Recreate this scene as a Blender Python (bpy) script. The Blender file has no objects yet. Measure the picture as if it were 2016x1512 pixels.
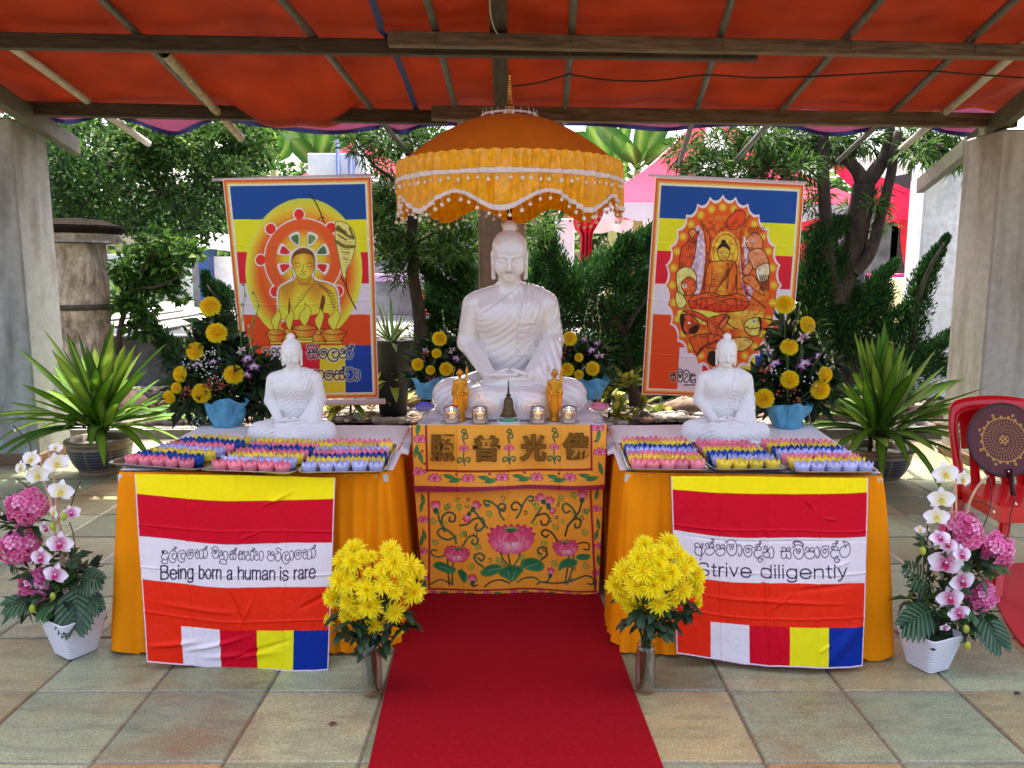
import bpy, math, random
import numpy as np
from mathutils import Vector, Matrix
random.seed(7); rng = np.random.default_rng(7)
SC = bpy.context.scene; COL = SC.collection
R = math.radians
# ---------------------------------------------------------------- camera, sky, sun, exposure
CAM_F, CAM_T, CAM_H = 1560.0, R(8.25), 1.55
cd = bpy.data.cameras.new("camera"); cam = bpy.data.objects.new("camera", cd); COL.objects.link(cam)
cam.location = (0, 0, CAM_H); cam.rotation_euler = (R(90) - CAM_T, 0, 0)
cd.sensor_width = 36; cd.lens = 36 * CAM_F / 2016; cd.clip_end = 500; cd.clip_start = .05
SC.camera = cam
SUN_EL, SUN_AZ = R(64), R(0)
w = bpy.data.worlds.new("World"); SC.world = w; w.use_nodes = True
nt = w.node_tree; bg = nt.nodes["Background"]; sk = nt.nodes.new("ShaderNodeTexSky")
sk.sky_type = 'NISHITA'; sk.sun_disc = False; sk.sun_elevation = SUN_EL; sk.sun_rotation = SUN_AZ
sk.air_density = .7; sk.dust_density = 8.0; sk.ozone_density = .2
nt.links.new(sk.outputs[0], bg.inputs[0]); bg.inputs[1].default_value = .15
ld = bpy.data.lights.new("sun", 'SUN'); ld.energy = 2.0; ld.angle = R(.5); ld.color = (1, .93, .82)
sun = bpy.data.objects.new("sun", ld); COL.objects.link(sun); sun.location = (-8, 12, 15)
sd = Vector((math.sin(SUN_AZ) * math.cos(SUN_EL), math.cos(SUN_AZ) * math.cos(SUN_EL), math.sin(SUN_EL)))
sun.rotation_euler = (-sd).to_track_quat('-Z', 'Y').to_euler()
vs = SC.view_settings; SC.display_settings.display_device = 'sRGB'
vs.view_transform = 'Standard'; vs.look = 'None'; vs.gamma = 1; vs.use_curve_mapping = False; vs.exposure = 2.42
SC.cycles.max_bounces = 10; SC.cycles.transparent_max_bounces = 16; SC.cycles.use_denoising = True
SC.cycles.sample_clamp_indirect = 8
# ---------------------------------------------------------------- measuring: photo pixel <-> point
_F = np.array([0, math.cos(CAM_T), -math.sin(CAM_T)]); _U = np.array([0, math.sin(CAM_T), math.cos(CAM_T)]); _X = np.array([1., 0, 0]); _O = np.array([0, 0, CAM_H])
def ray(x, y): return _F + (x - 1008) / CAM_F * _X - (y - 756) / CAM_F * _U
def at(x, y, Y):
    r = ray(x, y); return _O + r * Y / r[1]
def gz(x, y, z=0.):
    r = ray(x, y); return _O + r * (z - CAM_H) / r[2]
def pr(p):
    d = np.asarray(p, float) - _O; ww = d @ _F
    return 1008 + CAM_F * (d @ _X) / ww, 756 - CAM_F * (d @ _U) / ww
# ---------------------------------------------------------------- materials
def lin(c):
    c = np.asarray(c, float) / 255.; return np.where(c <= .04045, c / 12.92, ((c + .055) / 1.055) ** 2.4)
def mat(name, col=(200, 200, 200), rough=.6, var=0., vs=6., metal=0., spec=.5, bump=0., bs=60., coat=0., sheen=0., trans=0., vcol=False,
        col2=None, emit=None, glass=False, stretch=(1, 1, 1), sss=0., crough=.05, bdist=.002, detail=6, obj_rand=0.):
    m = bpy.data.materials.new(name); m.use_nodes = True; n = m.node_tree.nodes; L = m.node_tree.links
    b = n["Principled BSDF"]; b.inputs["Roughness"].default_value = rough; b.inputs["Metallic"].default_value = metal
    b.inputs["Specular IOR Level"].default_value = spec
    b.inputs["Coat Weight"].default_value = coat; b.inputs["Coat Roughness"].default_value = crough
    b.inputs["Sheen Weight"].default_value = sheen
    c1 = (*lin(col), 1); b.inputs["Base Color"].default_value = c1
    tc = n.new("ShaderNodeTexCoord"); mp = n.new("ShaderNodeMapping"); mp.inputs["Scale"].default_value = stretch
    L.new(tc.outputs["Object"], mp.inputs[0]); src = None
    if vcol:
        a = n.new("ShaderNodeAttribute"); a.attribute_name = "Col"; src = a.outputs["Color"]
    if var > 0 or col2 is not None:
        nz = n.new("ShaderNodeTexNoise"); nz.inputs["Scale"].default_value = vs; nz.inputs["Detail"].default_value = detail; nz.inputs["Roughness"].default_value = .62
        L.new(mp.outputs[0], nz.inputs["Vector"])
        if col2 is not None:
            rp = n.new("ShaderNodeValToRGB"); rp.color_ramp.elements[0].position = .36; rp.color_ramp.elements[1].position = .66
            rp.color_ramp.elements[0].color = c1; rp.color_ramp.elements[1].color = (*lin(col2), 1)
            L.new(nz.outputs["Fac"], rp.inputs[0]); base = rp.outputs[0]
            if src is not None:
                mx0 = n.new("ShaderNodeMix"); mx0.data_type = 'RGBA'; mx0.blend_type = 'MULTIPLY'; mx0.inputs[0].default_value = 1
                L.new(src, mx0.inputs[6]); L.new(base, mx0.inputs[7]); base = mx0.outputs[2]
            src = base
        if var > 0:
            nz2 = n.new("ShaderNodeTexNoise"); nz2.inputs["Scale"].default_value = vs * 2.3; nz2.inputs["Detail"].default_value = detail
            L.new(mp.outputs[0], nz2.inputs["Vector"])
            mr = n.new("ShaderNodeMapRange"); mr.inputs[1].default_value = .3; mr.inputs[2].default_value = .7; mr.inputs[3].default_value = 1 - var; mr.inputs[4].default_value = 1 + var * .6
            L.new(nz2.outputs["Fac"], mr.inputs[0])
            mx = n.new("ShaderNodeMix"); mx.data_type = 'RGBA'; mx.blend_type = 'MULTIPLY'; mx.inputs[0].default_value = 1
            if src is not None: L.new(src, mx.inputs[6])
            else: mx.inputs[6].default_value = c1
            L.new(mr.outputs[0], mx.inputs[7]); src = mx.outputs[2]
    if obj_rand > 0:
        oi = n.new("ShaderNodeObjectInfo"); mr3 = n.new("ShaderNodeMapRange"); mr3.inputs[3].default_value = 1 - obj_rand; mr3.inputs[4].default_value = 1 + obj_rand * .5
        L.new(oi.outputs["Random"], mr3.inputs[0]); mx3 = n.new("ShaderNodeMix"); mx3.data_type = 'RGBA'; mx3.blend_type = 'MULTIPLY'; mx3.inputs[0].default_value = 1
        if src is not None: L.new(src, mx3.inputs[6])
        else: mx3.inputs[6].default_value = c1
        L.new(mr3.outputs[0], mx3.inputs[7]); src = mx3.outputs[2]
    if src is not None: L.new(src, b.inputs["Base Color"])
    if bump > 0:
        nb = n.new("ShaderNodeTexNoise"); nb.inputs["Scale"].default_value = bs; nb.inputs["Detail"].default_value = 5
        L.new(mp.outputs[0], nb.inputs["Vector"]); bp = n.new("ShaderNodeBump"); bp.inputs["Strength"].default_value = bump; bp.inputs["Distance"].default_value = bdist
        L.new(nb.outputs["Fac"], bp.inputs["Height"]); L.new(bp.outputs[0], b.inputs["Normal"])
    if sss > 0:
        b.inputs["Subsurface Weight"].default_value = sss; b.inputs["Subsurface Radius"].default_value = (1, .8, .6); b.inputs["Subsurface Scale"].default_value = .01
    if emit is not None:
        b.inputs["Emission Color"].default_value = (*lin(emit[0]), 1); b.inputs["Emission Strength"].default_value = emit[1]
    if trans > 0:      # light passing through thin cloth or leaf
        t = n.new("ShaderNodeBsdfTranslucent"); ms = n.new("ShaderNodeMixShader"); ms.inputs[0].default_value = trans
        if src is not None: L.new(src, t.inputs[0])
        else: t.inputs[0].default_value = c1
        L.new(b.outputs[0], ms.inputs[1]); L.new(t.outputs[0], ms.inputs[2]); L.new(ms.outputs[0], n["Material Output"].inputs[0])
    if glass:
        b.inputs["Transmission Weight"].default_value = 1; b.inputs["IOR"].default_value = 1.45
    return m
# ---------------------------------------------------------------- mesh building
class MB:
    def __init__(s): s.V = []; s.Q = []; s.T = []; s.C = []; s.n = 0
    def add(s, v, q=None, t=None, c=None):
        v = np.asarray(v, float).reshape(-1, 3); k = len(v)
        if q is not None and len(q): s.Q.append(np.asarray(q, np.int64).reshape(-1, 4) + s.n)
        if t is not None and len(t): s.T.append(np.asarray(t, np.int64).reshape(-1, 3) + s.n)
        cc = np.ones((k, 3)) if c is None else np.broadcast_to(np.asarray(c, float), (k, 3))
        s.V.append(v); s.C.append(cc); s.n += k; return s
    def grid(s, P, c=None, closed=False):   # P (n,m,3)
        P = np.asarray(P, float); n, m = P.shape[:2]; i = np.arange(n * m).reshape(n, m)
        if closed: i = np.concatenate([i, i[:, :1]], 1)
        q = np.stack([i[:-1, :-1], i[:-1, 1:], i[1:, 1:], i[1:, :-1]], -1)
        if c is not None: c = np.asarray(c, float); c = c.reshape(-1, 3) if c.ndim > 1 else c
        return s.add(P, q=q, c=c)
    def box(s, ctr, size, rot=None, c=None, bev=0.):
        x, y, z = np.array(size) / 2.
        if bev <= 0:
            v = np.array([[i, j, k] for i in (-x, x) for j in (-y, y) for k in (-z, z)])
            q = [[0, 1, 3, 2], [4, 6, 7, 5], [0, 4, 5, 1], [2, 3, 7, 6], [0, 2, 6, 4], [1, 5, 7, 3]]
            t = None
        else:
            b = min(bev, x * .9, y * .9, z * .9); v = []
            for i in (-1, 1):
                for j in (-1, 1):
                    for k in (-1, 1): v += [[i * x, j * (y - b), k * (z - b)], [i * (x - b), j * y, k * (z - b)], [i * (x - b), j * (y - b), k * z]]
            v = np.array(v); I = lambda i, j, k, a: 3 * (4 * i + 2 * j + k) + a
            q = []; t = []
            for a in (0, 1): q.append([I(a, 0, 0, 0), I(a, 0, 1, 0), I(a, 1, 1, 0), I(a, 1, 0, 0)]); q.append([I(0, a, 0, 1), I(0, a, 1, 1), I(1, a, 1, 1), I(1, a, 0, 1)]); q.append([I(0, 0, a, 2), I(0, 1, a, 2), I(1, 1, a, 2), I(1, 0, a, 2)])
            for a in (0, 1):
                for e in (0, 1):
                    q.append([I(a, e, 0, 0), I(a, e, 1, 0), I(a, e, 1, 1), I(a, e, 0, 1)])
                    q.append([I(a, 0, e, 0), I(a, 1, e, 0), I(a, 1, e, 2), I(a, 0, e, 2)])
                    q.append([I(0, a, e, 1), I(1, a, e, 1), I(1, a, e, 2), I(0, a, e, 2)])
            for i in (0, 1):
                for j in (0, 1):
                    for k in (0, 1): t.append([I(i, j, k, 0), I(i, j, k, 1), I(i, j, k, 2)])
        if rot is not None: v = v @ np.array(rot).T
        return s.add(v + np.array(ctr), q=q, t=t, c=c)
    def tube(s, P, r, n=8, c=None, cap=True):
        P = np.asarray(P, float); k = len(P); r = np.broadcast_to(np.asarray(r, float), (k,))
        d = np.gradient(P, axis=0); d /= np.linalg.norm(d, axis=1)[:, None] + 1e-12
        u = np.cross(d[0], [0, 0, 1.]); u = u if np.linalg.norm(u) > .05 else np.cross(d[0], [1., 0, 0]); u /= np.linalg.norm(u)
        a = np.linspace(0, 2 * np.pi, n, endpoint=False); rings = []
        for i in range(k):
            u = u - d[i] * (u @ d[i]); u /= np.linalg.norm(u) + 1e-12; w_ = np.cross(d[i], u)
            rings.append(P[i] + r[i] * (np.cos(a)[:, None] * u + np.sin(a)[:, None] * w_))
        base = s.n
        if c is not None and np.ndim(c) == 2: c = np.repeat(np.asarray(c), n, 0)
        s.grid(np.array(rings), c=c, closed=True)
        if cap:
            for e, Pc in ((0, P[0]), (k - 1, P[-1])):
                i0 = base + e * n; cc = None if c is None else (c if np.ndim(c) == 1 else c[e * n])
                s.add([Pc], c=cc); ci = s.n - 1; j = np.arange(n)
                s.T.append(np.stack([np.full(n, ci), i0 + j, i0 + (j + 1) % n], 1))
        return s
    def lathe(s, prof, ctr=(0, 0, 0), n=32, c=None, ang=None):
        prof = np.asarray(prof, float); a = np.linspace(0, 2 * np.pi, n, endpoint=False)
        P = np.stack([prof[:, 0:1] * np.cos(a), prof[:, 0:1] * np.sin(a), np.repeat(prof[:, 1:2], n, 1)], -1) + np.array(ctr)
        if c is not None and np.ndim(c) == 2: c = np.repeat(np.asarray(c)[:, None], n, 1)
        return s.grid(P, c=c, closed=True)
    def ball(s, ctr, r, n=12, c=None):
        t = np.linspace(0.001, np.pi - .001, n // 2 + 1); p = np.stack([np.sin(t), -np.cos(t)], 1); m = MB(); m.lathe(p, n=n)
        r = np.broadcast_to(np.asarray(r, float), (3,)); return s.add(m.V[0] * r + np.array(ctr), q=m.Q[0], c=c)
    def merge(s, o, M=None, c=None):
        for k in range(1):
            V = np.concatenate(o.V); C = np.concatenate(o.C) if c is None else c
            if M is not None: M = np.array(M); V = V @ M[:3, :3].T + M[:3, 3]
            s.add(V, q=np.concatenate(o.Q) if o.Q else None, t=np.concatenate(o.T) if o.T else None, c=C)
        return s
    def data(s, name, m, smooth=True):
        V = np.concatenate(s.V); C = np.concatenate(s.C)
        Q = np.concatenate(s.Q) if s.Q else np.zeros((0, 4), np.int64); T = np.concatenate(s.T) if s.T else np.zeros((0, 3), np.int64)
        me = bpy.data.meshes.new(name); me.vertices.add(len(V)); me.vertices.foreach_set("co", V.astype(np.float32).ravel())
        me.loops.add(Q.size + T.size); me.loops.foreach_set("vertex_index", np.concatenate([Q.ravel(), T.ravel()]).astype(np.int32))
        me.polygons.add(len(Q) + len(T)); ls = np.concatenate([np.arange(len(Q)) * 4, Q.size + np.arange(len(T)) * 3]).astype(np.int32)
        me.polygons.foreach_set("loop_start", ls)
        me.polygons.foreach_set("use_smooth", np.full(len(Q) + len(T), bool(smooth)))
        me.update(calc_edges=True); me.validate()
        at_ = me.attributes.new("Col", 'FLOAT_COLOR', 'POINT')
        at_.data.foreach_set("color", np.concatenate([C, np.ones((len(C), 1))], 1).astype(np.float32).ravel())
        me.materials.append(m); return me
    def build(s, name, m, parent=None, smooth=True, kind=None, origin=None):
        off = np.zeros(3); p = parent
        while p is not None: off += np.array(p.location); p = p.parent
        if parent is None and origin is not None: off = np.array(origin, float)
        if off.any(): s.V = [v - off for v in s.V]
        o = bpy.data.objects.new(name, s.data(name, m, smooth)); COL.objects.link(o)
        if parent is not None: o.parent = parent
        elif origin is not None: o.location = origin
        if kind: o["kind"] = kind
        return o
def tag(o, label=None, cat=None, group=None, kind=None):
    if label: o["label"] = label
    if cat: o["category"] = cat
    if group: o["group"] = group
    if kind: o["kind"] = kind
    return o
def thing(name, label, cat, loc=(0, 0, 0), group=None):
    o = bpy.data.objects.new(name, None); COL.objects.link(o); o.location = [float(v) for v in loc]; o.empty_display_size = .1
    return tag(o, label, cat, group)
def copy_tree(o, parent=None):
    c = o.copy(); COL.objects.link(c); c.parent = parent
    for ch in list(o.children): copy_tree(ch, c)
    return c
def put(o, loc, rz=0, sc=1., label=None, group=None, rx=0, ry=0):
    o.location = [float(v) for v in loc]; o.rotation_euler = (rx, ry, rz); o.scale = (sc,) * 3 if np.ndim(sc) == 0 else sc
    return tag(o, label, None, group)
def spl(P, n=8, closed=False):   # Catmull-Rom through points
    P = np.asarray(P, float); K = len(P)
    if K < 3 and not closed: return np.linspace(P[0], P[-1], n + 1)
    Q = np.concatenate([P[-1:], P, P[:2]]) if closed else np.concatenate([2 * P[:1] - P[1:2], P, 2 * P[-1:] - P[-2:-1]])
    t = np.linspace(0, 1, n, endpoint=False)[:, None]; out = []
    for i in range(len(Q) - 3):
        a, b, c, d = Q[i:i + 4]; out.append(.5 * (2 * b + (c - a) * t + (2 * a - 5 * b + 4 * c - d) * t ** 2 + (3 * b - a - 3 * c + d) * t ** 3))
    if not closed: out.append(P[-1:])
    return np.concatenate(out)
def rotm(ax, ang): return np.array(Matrix.Rotation(ang, 3, Vector(ax)))
def M4(loc=(0, 0, 0), rot=None, sc=1.):
    M = np.eye(4); M[:3, :3] = (np.eye(3) if rot is None else rot) * sc; M[:3, 3] = loc; return M
def unit(v): v = np.asarray(v, float); return v / (np.linalg.norm(v, axis=-1, keepdims=True) + 1e-12)
def frame(z, up=(0, 0, 1)):      # rotation whose z axis is given
    z = unit(z); x = np.cross(up, z); x = unit(x) if np.linalg.norm(x) > .02 else np.array([1., 0, 0]); return np.stack([x, np.cross(z, x), z], 1)
_g = rng.random((64, 64, 64))
def vnoise(p):                   # smooth value noise, p (...,3), range 0..1
    p = np.asarray(p, float); i = np.floor(p).astype(int); f = p - i; f = f * f * (3 - 2 * f); r = 0
    for a in (0, 1):
        for b in (0, 1):
            for c in (0, 1):
                r = r + _g[(i[..., 0] + a) % 64, (i[..., 1] + b) % 64, (i[..., 2] + c) % 64] * (f[..., 0] if a else 1 - f[..., 0]) * (f[..., 1] if b else 1 - f[..., 1]) * (f[..., 2] if c else 1 - f[..., 2])
    return r
def leafcards(mb, P, D, L, W, C, N=None, fold=.25, droop=0.):
    """many small folded leaves: base points P, directions D, lengths, widths, colours"""
    P = np.asarray(P, float); n = len(P); D = unit(D); L = np.broadcast_to(L, (n,))[:, None]; W = np.broadcast_to(W, (n,))[:, None]
    if N is None: N = rng.normal(size=(n, 3)) + np.array([0, 0, .8])
    S = unit(np.cross(D, N)); N = unit(np.cross(S, D))
    m = P + D * L * .45; tip = P + D * L - np.array([0, 0, 1.]) * L * droop
    V = np.stack([P, m + S * W / 2 + N * W * fold, tip, m - S * W / 2 + N * W * fold, m], 1).reshape(-1, 3)
    i = np.arange(n)[:, None] * 5
    T = np.concatenate([i + np.array([[0, 4, 1]]), i + np.array([[1, 4, 2]]), i + np.array([[0, 3, 4]]), i + np.array([[4, 3, 2]])])
    mb.add(V, t=T, c=np.repeat(np.broadcast_to(C, (n, 3)), 5, 0)); return mb
def blade(mb, base, d, up, L, W, droop=.3, nseg=8, c0=(0, .1, 0), c1=None, fold=.15, twist=0., prof=None, cm=None):
    """one long leaf: a curved, folded strip with a darker or paler middle"""
    base = np.asarray(base, float); d = unit(d); t = np.linspace(0, 1, nseg + 1); up = np.asarray(up, float)
    s = unit(np.cross(d, up)); u = np.cross(s, d)
    ctr = base + np.outer(t * L, d) + np.outer(-droop * L * t ** 2.2, [0, 0, 1.]) 
    wd = W * (np.sin(np.pi * np.clip(t * .93 + .07, 0, 1)) ** .75 if prof is None else np.interp(t, prof[0], prof[1]))
    wd[-1] = .0008
    a = twist * t; sv = np.cos(a)[:, None] * s + np.sin(a)[:, None] * u; nv = np.cos(a)[:, None] * u - np.sin(a)[:, None] * s
    G = np.stack([ctr - sv * wd[:, None] / 2 + nv * wd[:, None] * fold, ctr - sv * wd[:, None] / 4 + nv * wd[:, None] * fold * .35, ctr, ctr + sv * wd[:, None] / 4 + nv * wd[:, None] * fold * .35, ctr + sv * wd[:, None] / 2 + nv * wd[:, None] * fold], 1)
    c0 = np.asarray(c0, float); c1 = c0 if c1 is None else np.asarray(c1, float); cm = c1 if cm is None else np.asarray(cm, float)
    Cc = np.stack([c0, c1, cm, c1, c0])[None].repeat(nseg + 1, 0)
    return mb.grid(G, c=Cc)
# ---------------------------------------------------------------- marching a signed distance field (surface nets)
def sculpt(f, lo, hi, h, B=8, margin=1.7):
    lo = np.asarray(lo, float); nb = np.ceil((np.asarray(hi) - lo) / (h * B)).astype(int); n = nb * B + 1
    bc = np.stack(np.meshgrid(*[np.arange(k) for k in nb], indexing='ij'), -1).reshape(-1, 3)
    ctr = lo + (bc + .5) * B * h; d = f(ctr); rad = B * h * .87 * margin
    act = bc[np.abs(d) < rad]; D = np.ones(n, np.float32)
    for b, dv in zip(bc[d <= -rad], d[d <= -rad]): D[tuple(slice(int(v) * B, int(v) * B + B + 1) for v in b)] = -1
    loc = np.stack(np.meshgrid(*[np.arange(B + 1)] * 3, indexing='ij'), -1).reshape(-1, 3)
    for k in range(0, len(act), 400):
        a = act[k:k + 400]; I = a[:, None] * B + loc[None]; v = f(lo + I.reshape(-1, 3) * h)
        I = I.reshape(-1, 3); D[I[:, 0], I[:, 1], I[:, 2]] = v
    s = D < 0; cnt = sum(s[a:a + n[0] - 1, b:b + n[1] - 1, c:c + n[2] - 1].astype(np.uint8) for a in (0, 1) for b in (0, 1) for c in (0, 1))
    cells = np.argwhere((cnt > 0) & (cnt < 8)); m = n - 1
    flat = (cells[:, 0] * m[1] + cells[:, 1]) * m[2] + cells[:, 2]
    cor = np.array([[a, b, c] for a in (0, 1) for b in (0, 1) for c in (0, 1)])
    val = np.stack([D[cells[:, 0] + a, cells[:, 1] + b, cells[:, 2] + c] for a, b, c in cor], 1)
    acc = np.zeros((len(cells), 3)); num = np.zeros(len(cells))
    for i in range(8):
        for j in range(i + 1, 8):
            if np.abs(cor[i] - cor[j]).sum() != 1: continue
            x = (val[:, i] < 0) != (val[:, j] < 0); t = val[:, i] / np.where(x, val[:, i] - val[:, j], 1)
            acc += np.where(x[:, None], cor[i] + t[:, None] * (cor[j] - cor[i]), 0); num += x
    V = lo + (cells + acc / num[:, None]) * h; Q = []
    look = lambda c: np.searchsorted(flat, (c[:, 0] * m[1] + c[:, 1]) * m[2] + c[:, 2])
    for ax in range(3):
        u, v_ = [(1, 2), (2, 0), (0, 1)][ax]; sl = [slice(None)] * 3; s0 = list(sl); s1 = list(sl); s0[ax] = slice(0, -1); s1[ax] = slice(1, None)
        e = np.argwhere(s[tuple(s0)] != s[tuple(s1)]); ok = (e[:, u] > 0) & (e[:, v_] > 0) & (e[:, u] < m[u]) & (e[:, v_] < m[v_]); e = e[ok]
        du = np.zeros(3, int); du[u] = 1; dv = np.zeros(3, int); dv[v_] = 1
        q = np.stack([look(e - du - dv), look(e - dv), look(e), look(e - du)], 1)
        flip = ~s[e[:, 0], e[:, 1], e[:, 2]]; q[flip] = q[flip][:, ::-1]; Q.append(q)
    return V, np.concatenate(Q)
def smin(a, b, k): h = np.clip(.5 + .5 * (b - a) / k, 0, 1); return b + (a - b) * h - k * h * (1 - h)
def s_cap(p, a, b, ra, rb):
    a = np.asarray(a, p.dtype); b = np.asarray(b, p.dtype); ba = b - a; t = np.clip(((p - a) @ ba) / (ba @ ba), 0, 1); return np.linalg.norm(p - a - t[:, None] * ba, axis=1) - (ra + (rb - ra) * t)
def s_ell(p, c, r, rot=None):
    q = p - np.asarray(c, p.dtype)
    if rot is not None: q = q @ rot
    r = np.asarray(r, p.dtype); k0 = np.linalg.norm(q / r, axis=1); k1 = np.linalg.norm(q / (r * r), axis=1); return k0 * (k0 - 1) / (k1 + 1e-9)
# ---------------------------------------------------------------- printing flat art on cloth (colour per vertex, traced in photo pixels)
class Art:
    def __init__(s, px, py, col): s.X = px; s.Y = py; s.c = np.empty((len(px), 3)); s.c[:] = col; s.crop(0, 0, 1)
    def crop(s, ox, oy, k): s.x = (s.X - ox) * k; s.y = (s.Y - oy) * k; s.k = k
    def inside(s, P):
        P = np.asarray(P, float); lo = P.min(0); hi = P.max(0); i = np.where((s.x >= lo[0]) & (s.x <= hi[0]) & (s.y >= lo[1]) & (s.y <= hi[1]))[0]
        x = s.x[i]; y = s.y[i]; r = np.zeros(len(i), bool)
        for (x0, y0), (x1, y1) in zip(P, np.roll(P, -1, 0)):
            if y0 == y1: continue
            r ^= ((y0 > y) != (y1 > y)) & (x < (x1 - x0) * (y - y0) / (y1 - y0) + x0)
        return i[r]
    def poly(s, P, col, sm=0, line=None, lw=2.):
        P = spl(P, sm, True) if sm else np.asarray(P, float); i = s.inside(P); s.c[i] = col(s.x[i], s.y[i]) if callable(col) else col
        if line is not None: s.line(np.concatenate([P, P[:1]]), lw, line)
    def ell(s, c, rx, ry, col, a=1.):
        d = ((s.x - c[0]) / rx) ** 2 + ((s.y - c[1]) / ry) ** 2; i = np.where(d < 1)[0]
        v = col(np.sqrt(d[i]), s.x[i], s.y[i]) if callable(col) else np.asarray(col, float); s.c[i] = s.c[i] * (1 - a) + v * a
    def line(s, P, wd, col, sm=0, soft=None, a=1.):
        P = spl(P, sm) if sm else np.asarray(P, float); wd = wd / 2.; soft = .5 * wd if soft is None else soft; R_ = wd + soft
        lo = P.min(0) - R_; hi = P.max(0) + R_; i = np.where((s.x >= lo[0]) & (s.x <= hi[0]) & (s.y >= lo[1]) & (s.y <= hi[1]))[0]
        if not len(i): return
        q = np.stack([s.x[i], s.y[i]], 1); d = np.full(len(i), 1e9)
        for A, B in zip(P[:-1], P[1:]):
            b = B - A; t = np.clip(((q - A) @ b) / (b @ b + 1e-9), 0, 1); d = np.minimum(d, np.linalg.norm(q - A - t[:, None] * b, axis=1))
        m = (a * np.clip((R_ - d) / (2 * soft + 1e-9), 0, 1))[:, None]; s.c[i] = s.c[i] * (1 - m) + np.asarray(col, float) * m
    def tris(s, V, T, col):
        lo = V.min(0); hi = V.max(0); I = np.where((s.x >= lo[0]) & (s.x <= hi[0]) & (s.y >= lo[1]) & (s.y <= hi[1]))[0]; x = s.x[I]; y = s.y[I]; hit = np.zeros(len(I), bool)
        for a, b, c in V[T]:
            m = np.where((x >= min(a[0], b[0], c[0])) & (x <= max(a[0], b[0], c[0])) & (y >= min(a[1], b[1], c[1])) & (y <= max(a[1], b[1], c[1])))[0]
            if not len(m): continue
            e = lambda p, q: (q[0] - p[0]) * (y[m] - p[1]) - (q[1] - p[1]) * (x[m] - p[0])
            w0, w1, w2 = e(a, b), e(b, c), e(c, a); hit[m[((w0 >= 0) & (w1 >= 0) & (w2 >= 0)) | ((w0 <= 0) & (w1 <= 0) & (w2 <= 0))]] = True
        s.c[I[hit]] = col
def textmesh(body, offset=0., extrude=0., bevel=0.):
    c = bpy.data.curves.new("t", 'FONT'); c.body = body; c.offset = offset; c.extrude = extrude; c.bevel_depth = bevel; c.resolution_u = 6
    o = bpy.data.objects.new("t", c); COL.objects.link(o); dg = bpy.context.evaluated_depsgraph_get(); e = o.evaluated_get(dg); m = e.to_mesh()
    m.calc_loop_triangles(); V = np.array([v.co[:] for v in m.vertices]); T = np.array([t.vertices[:] for t in m.loop_triangles]); e.to_mesh_clear()
    bpy.data.objects.remove(o); bpy.data.curves.remove(c); return V, T
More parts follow.
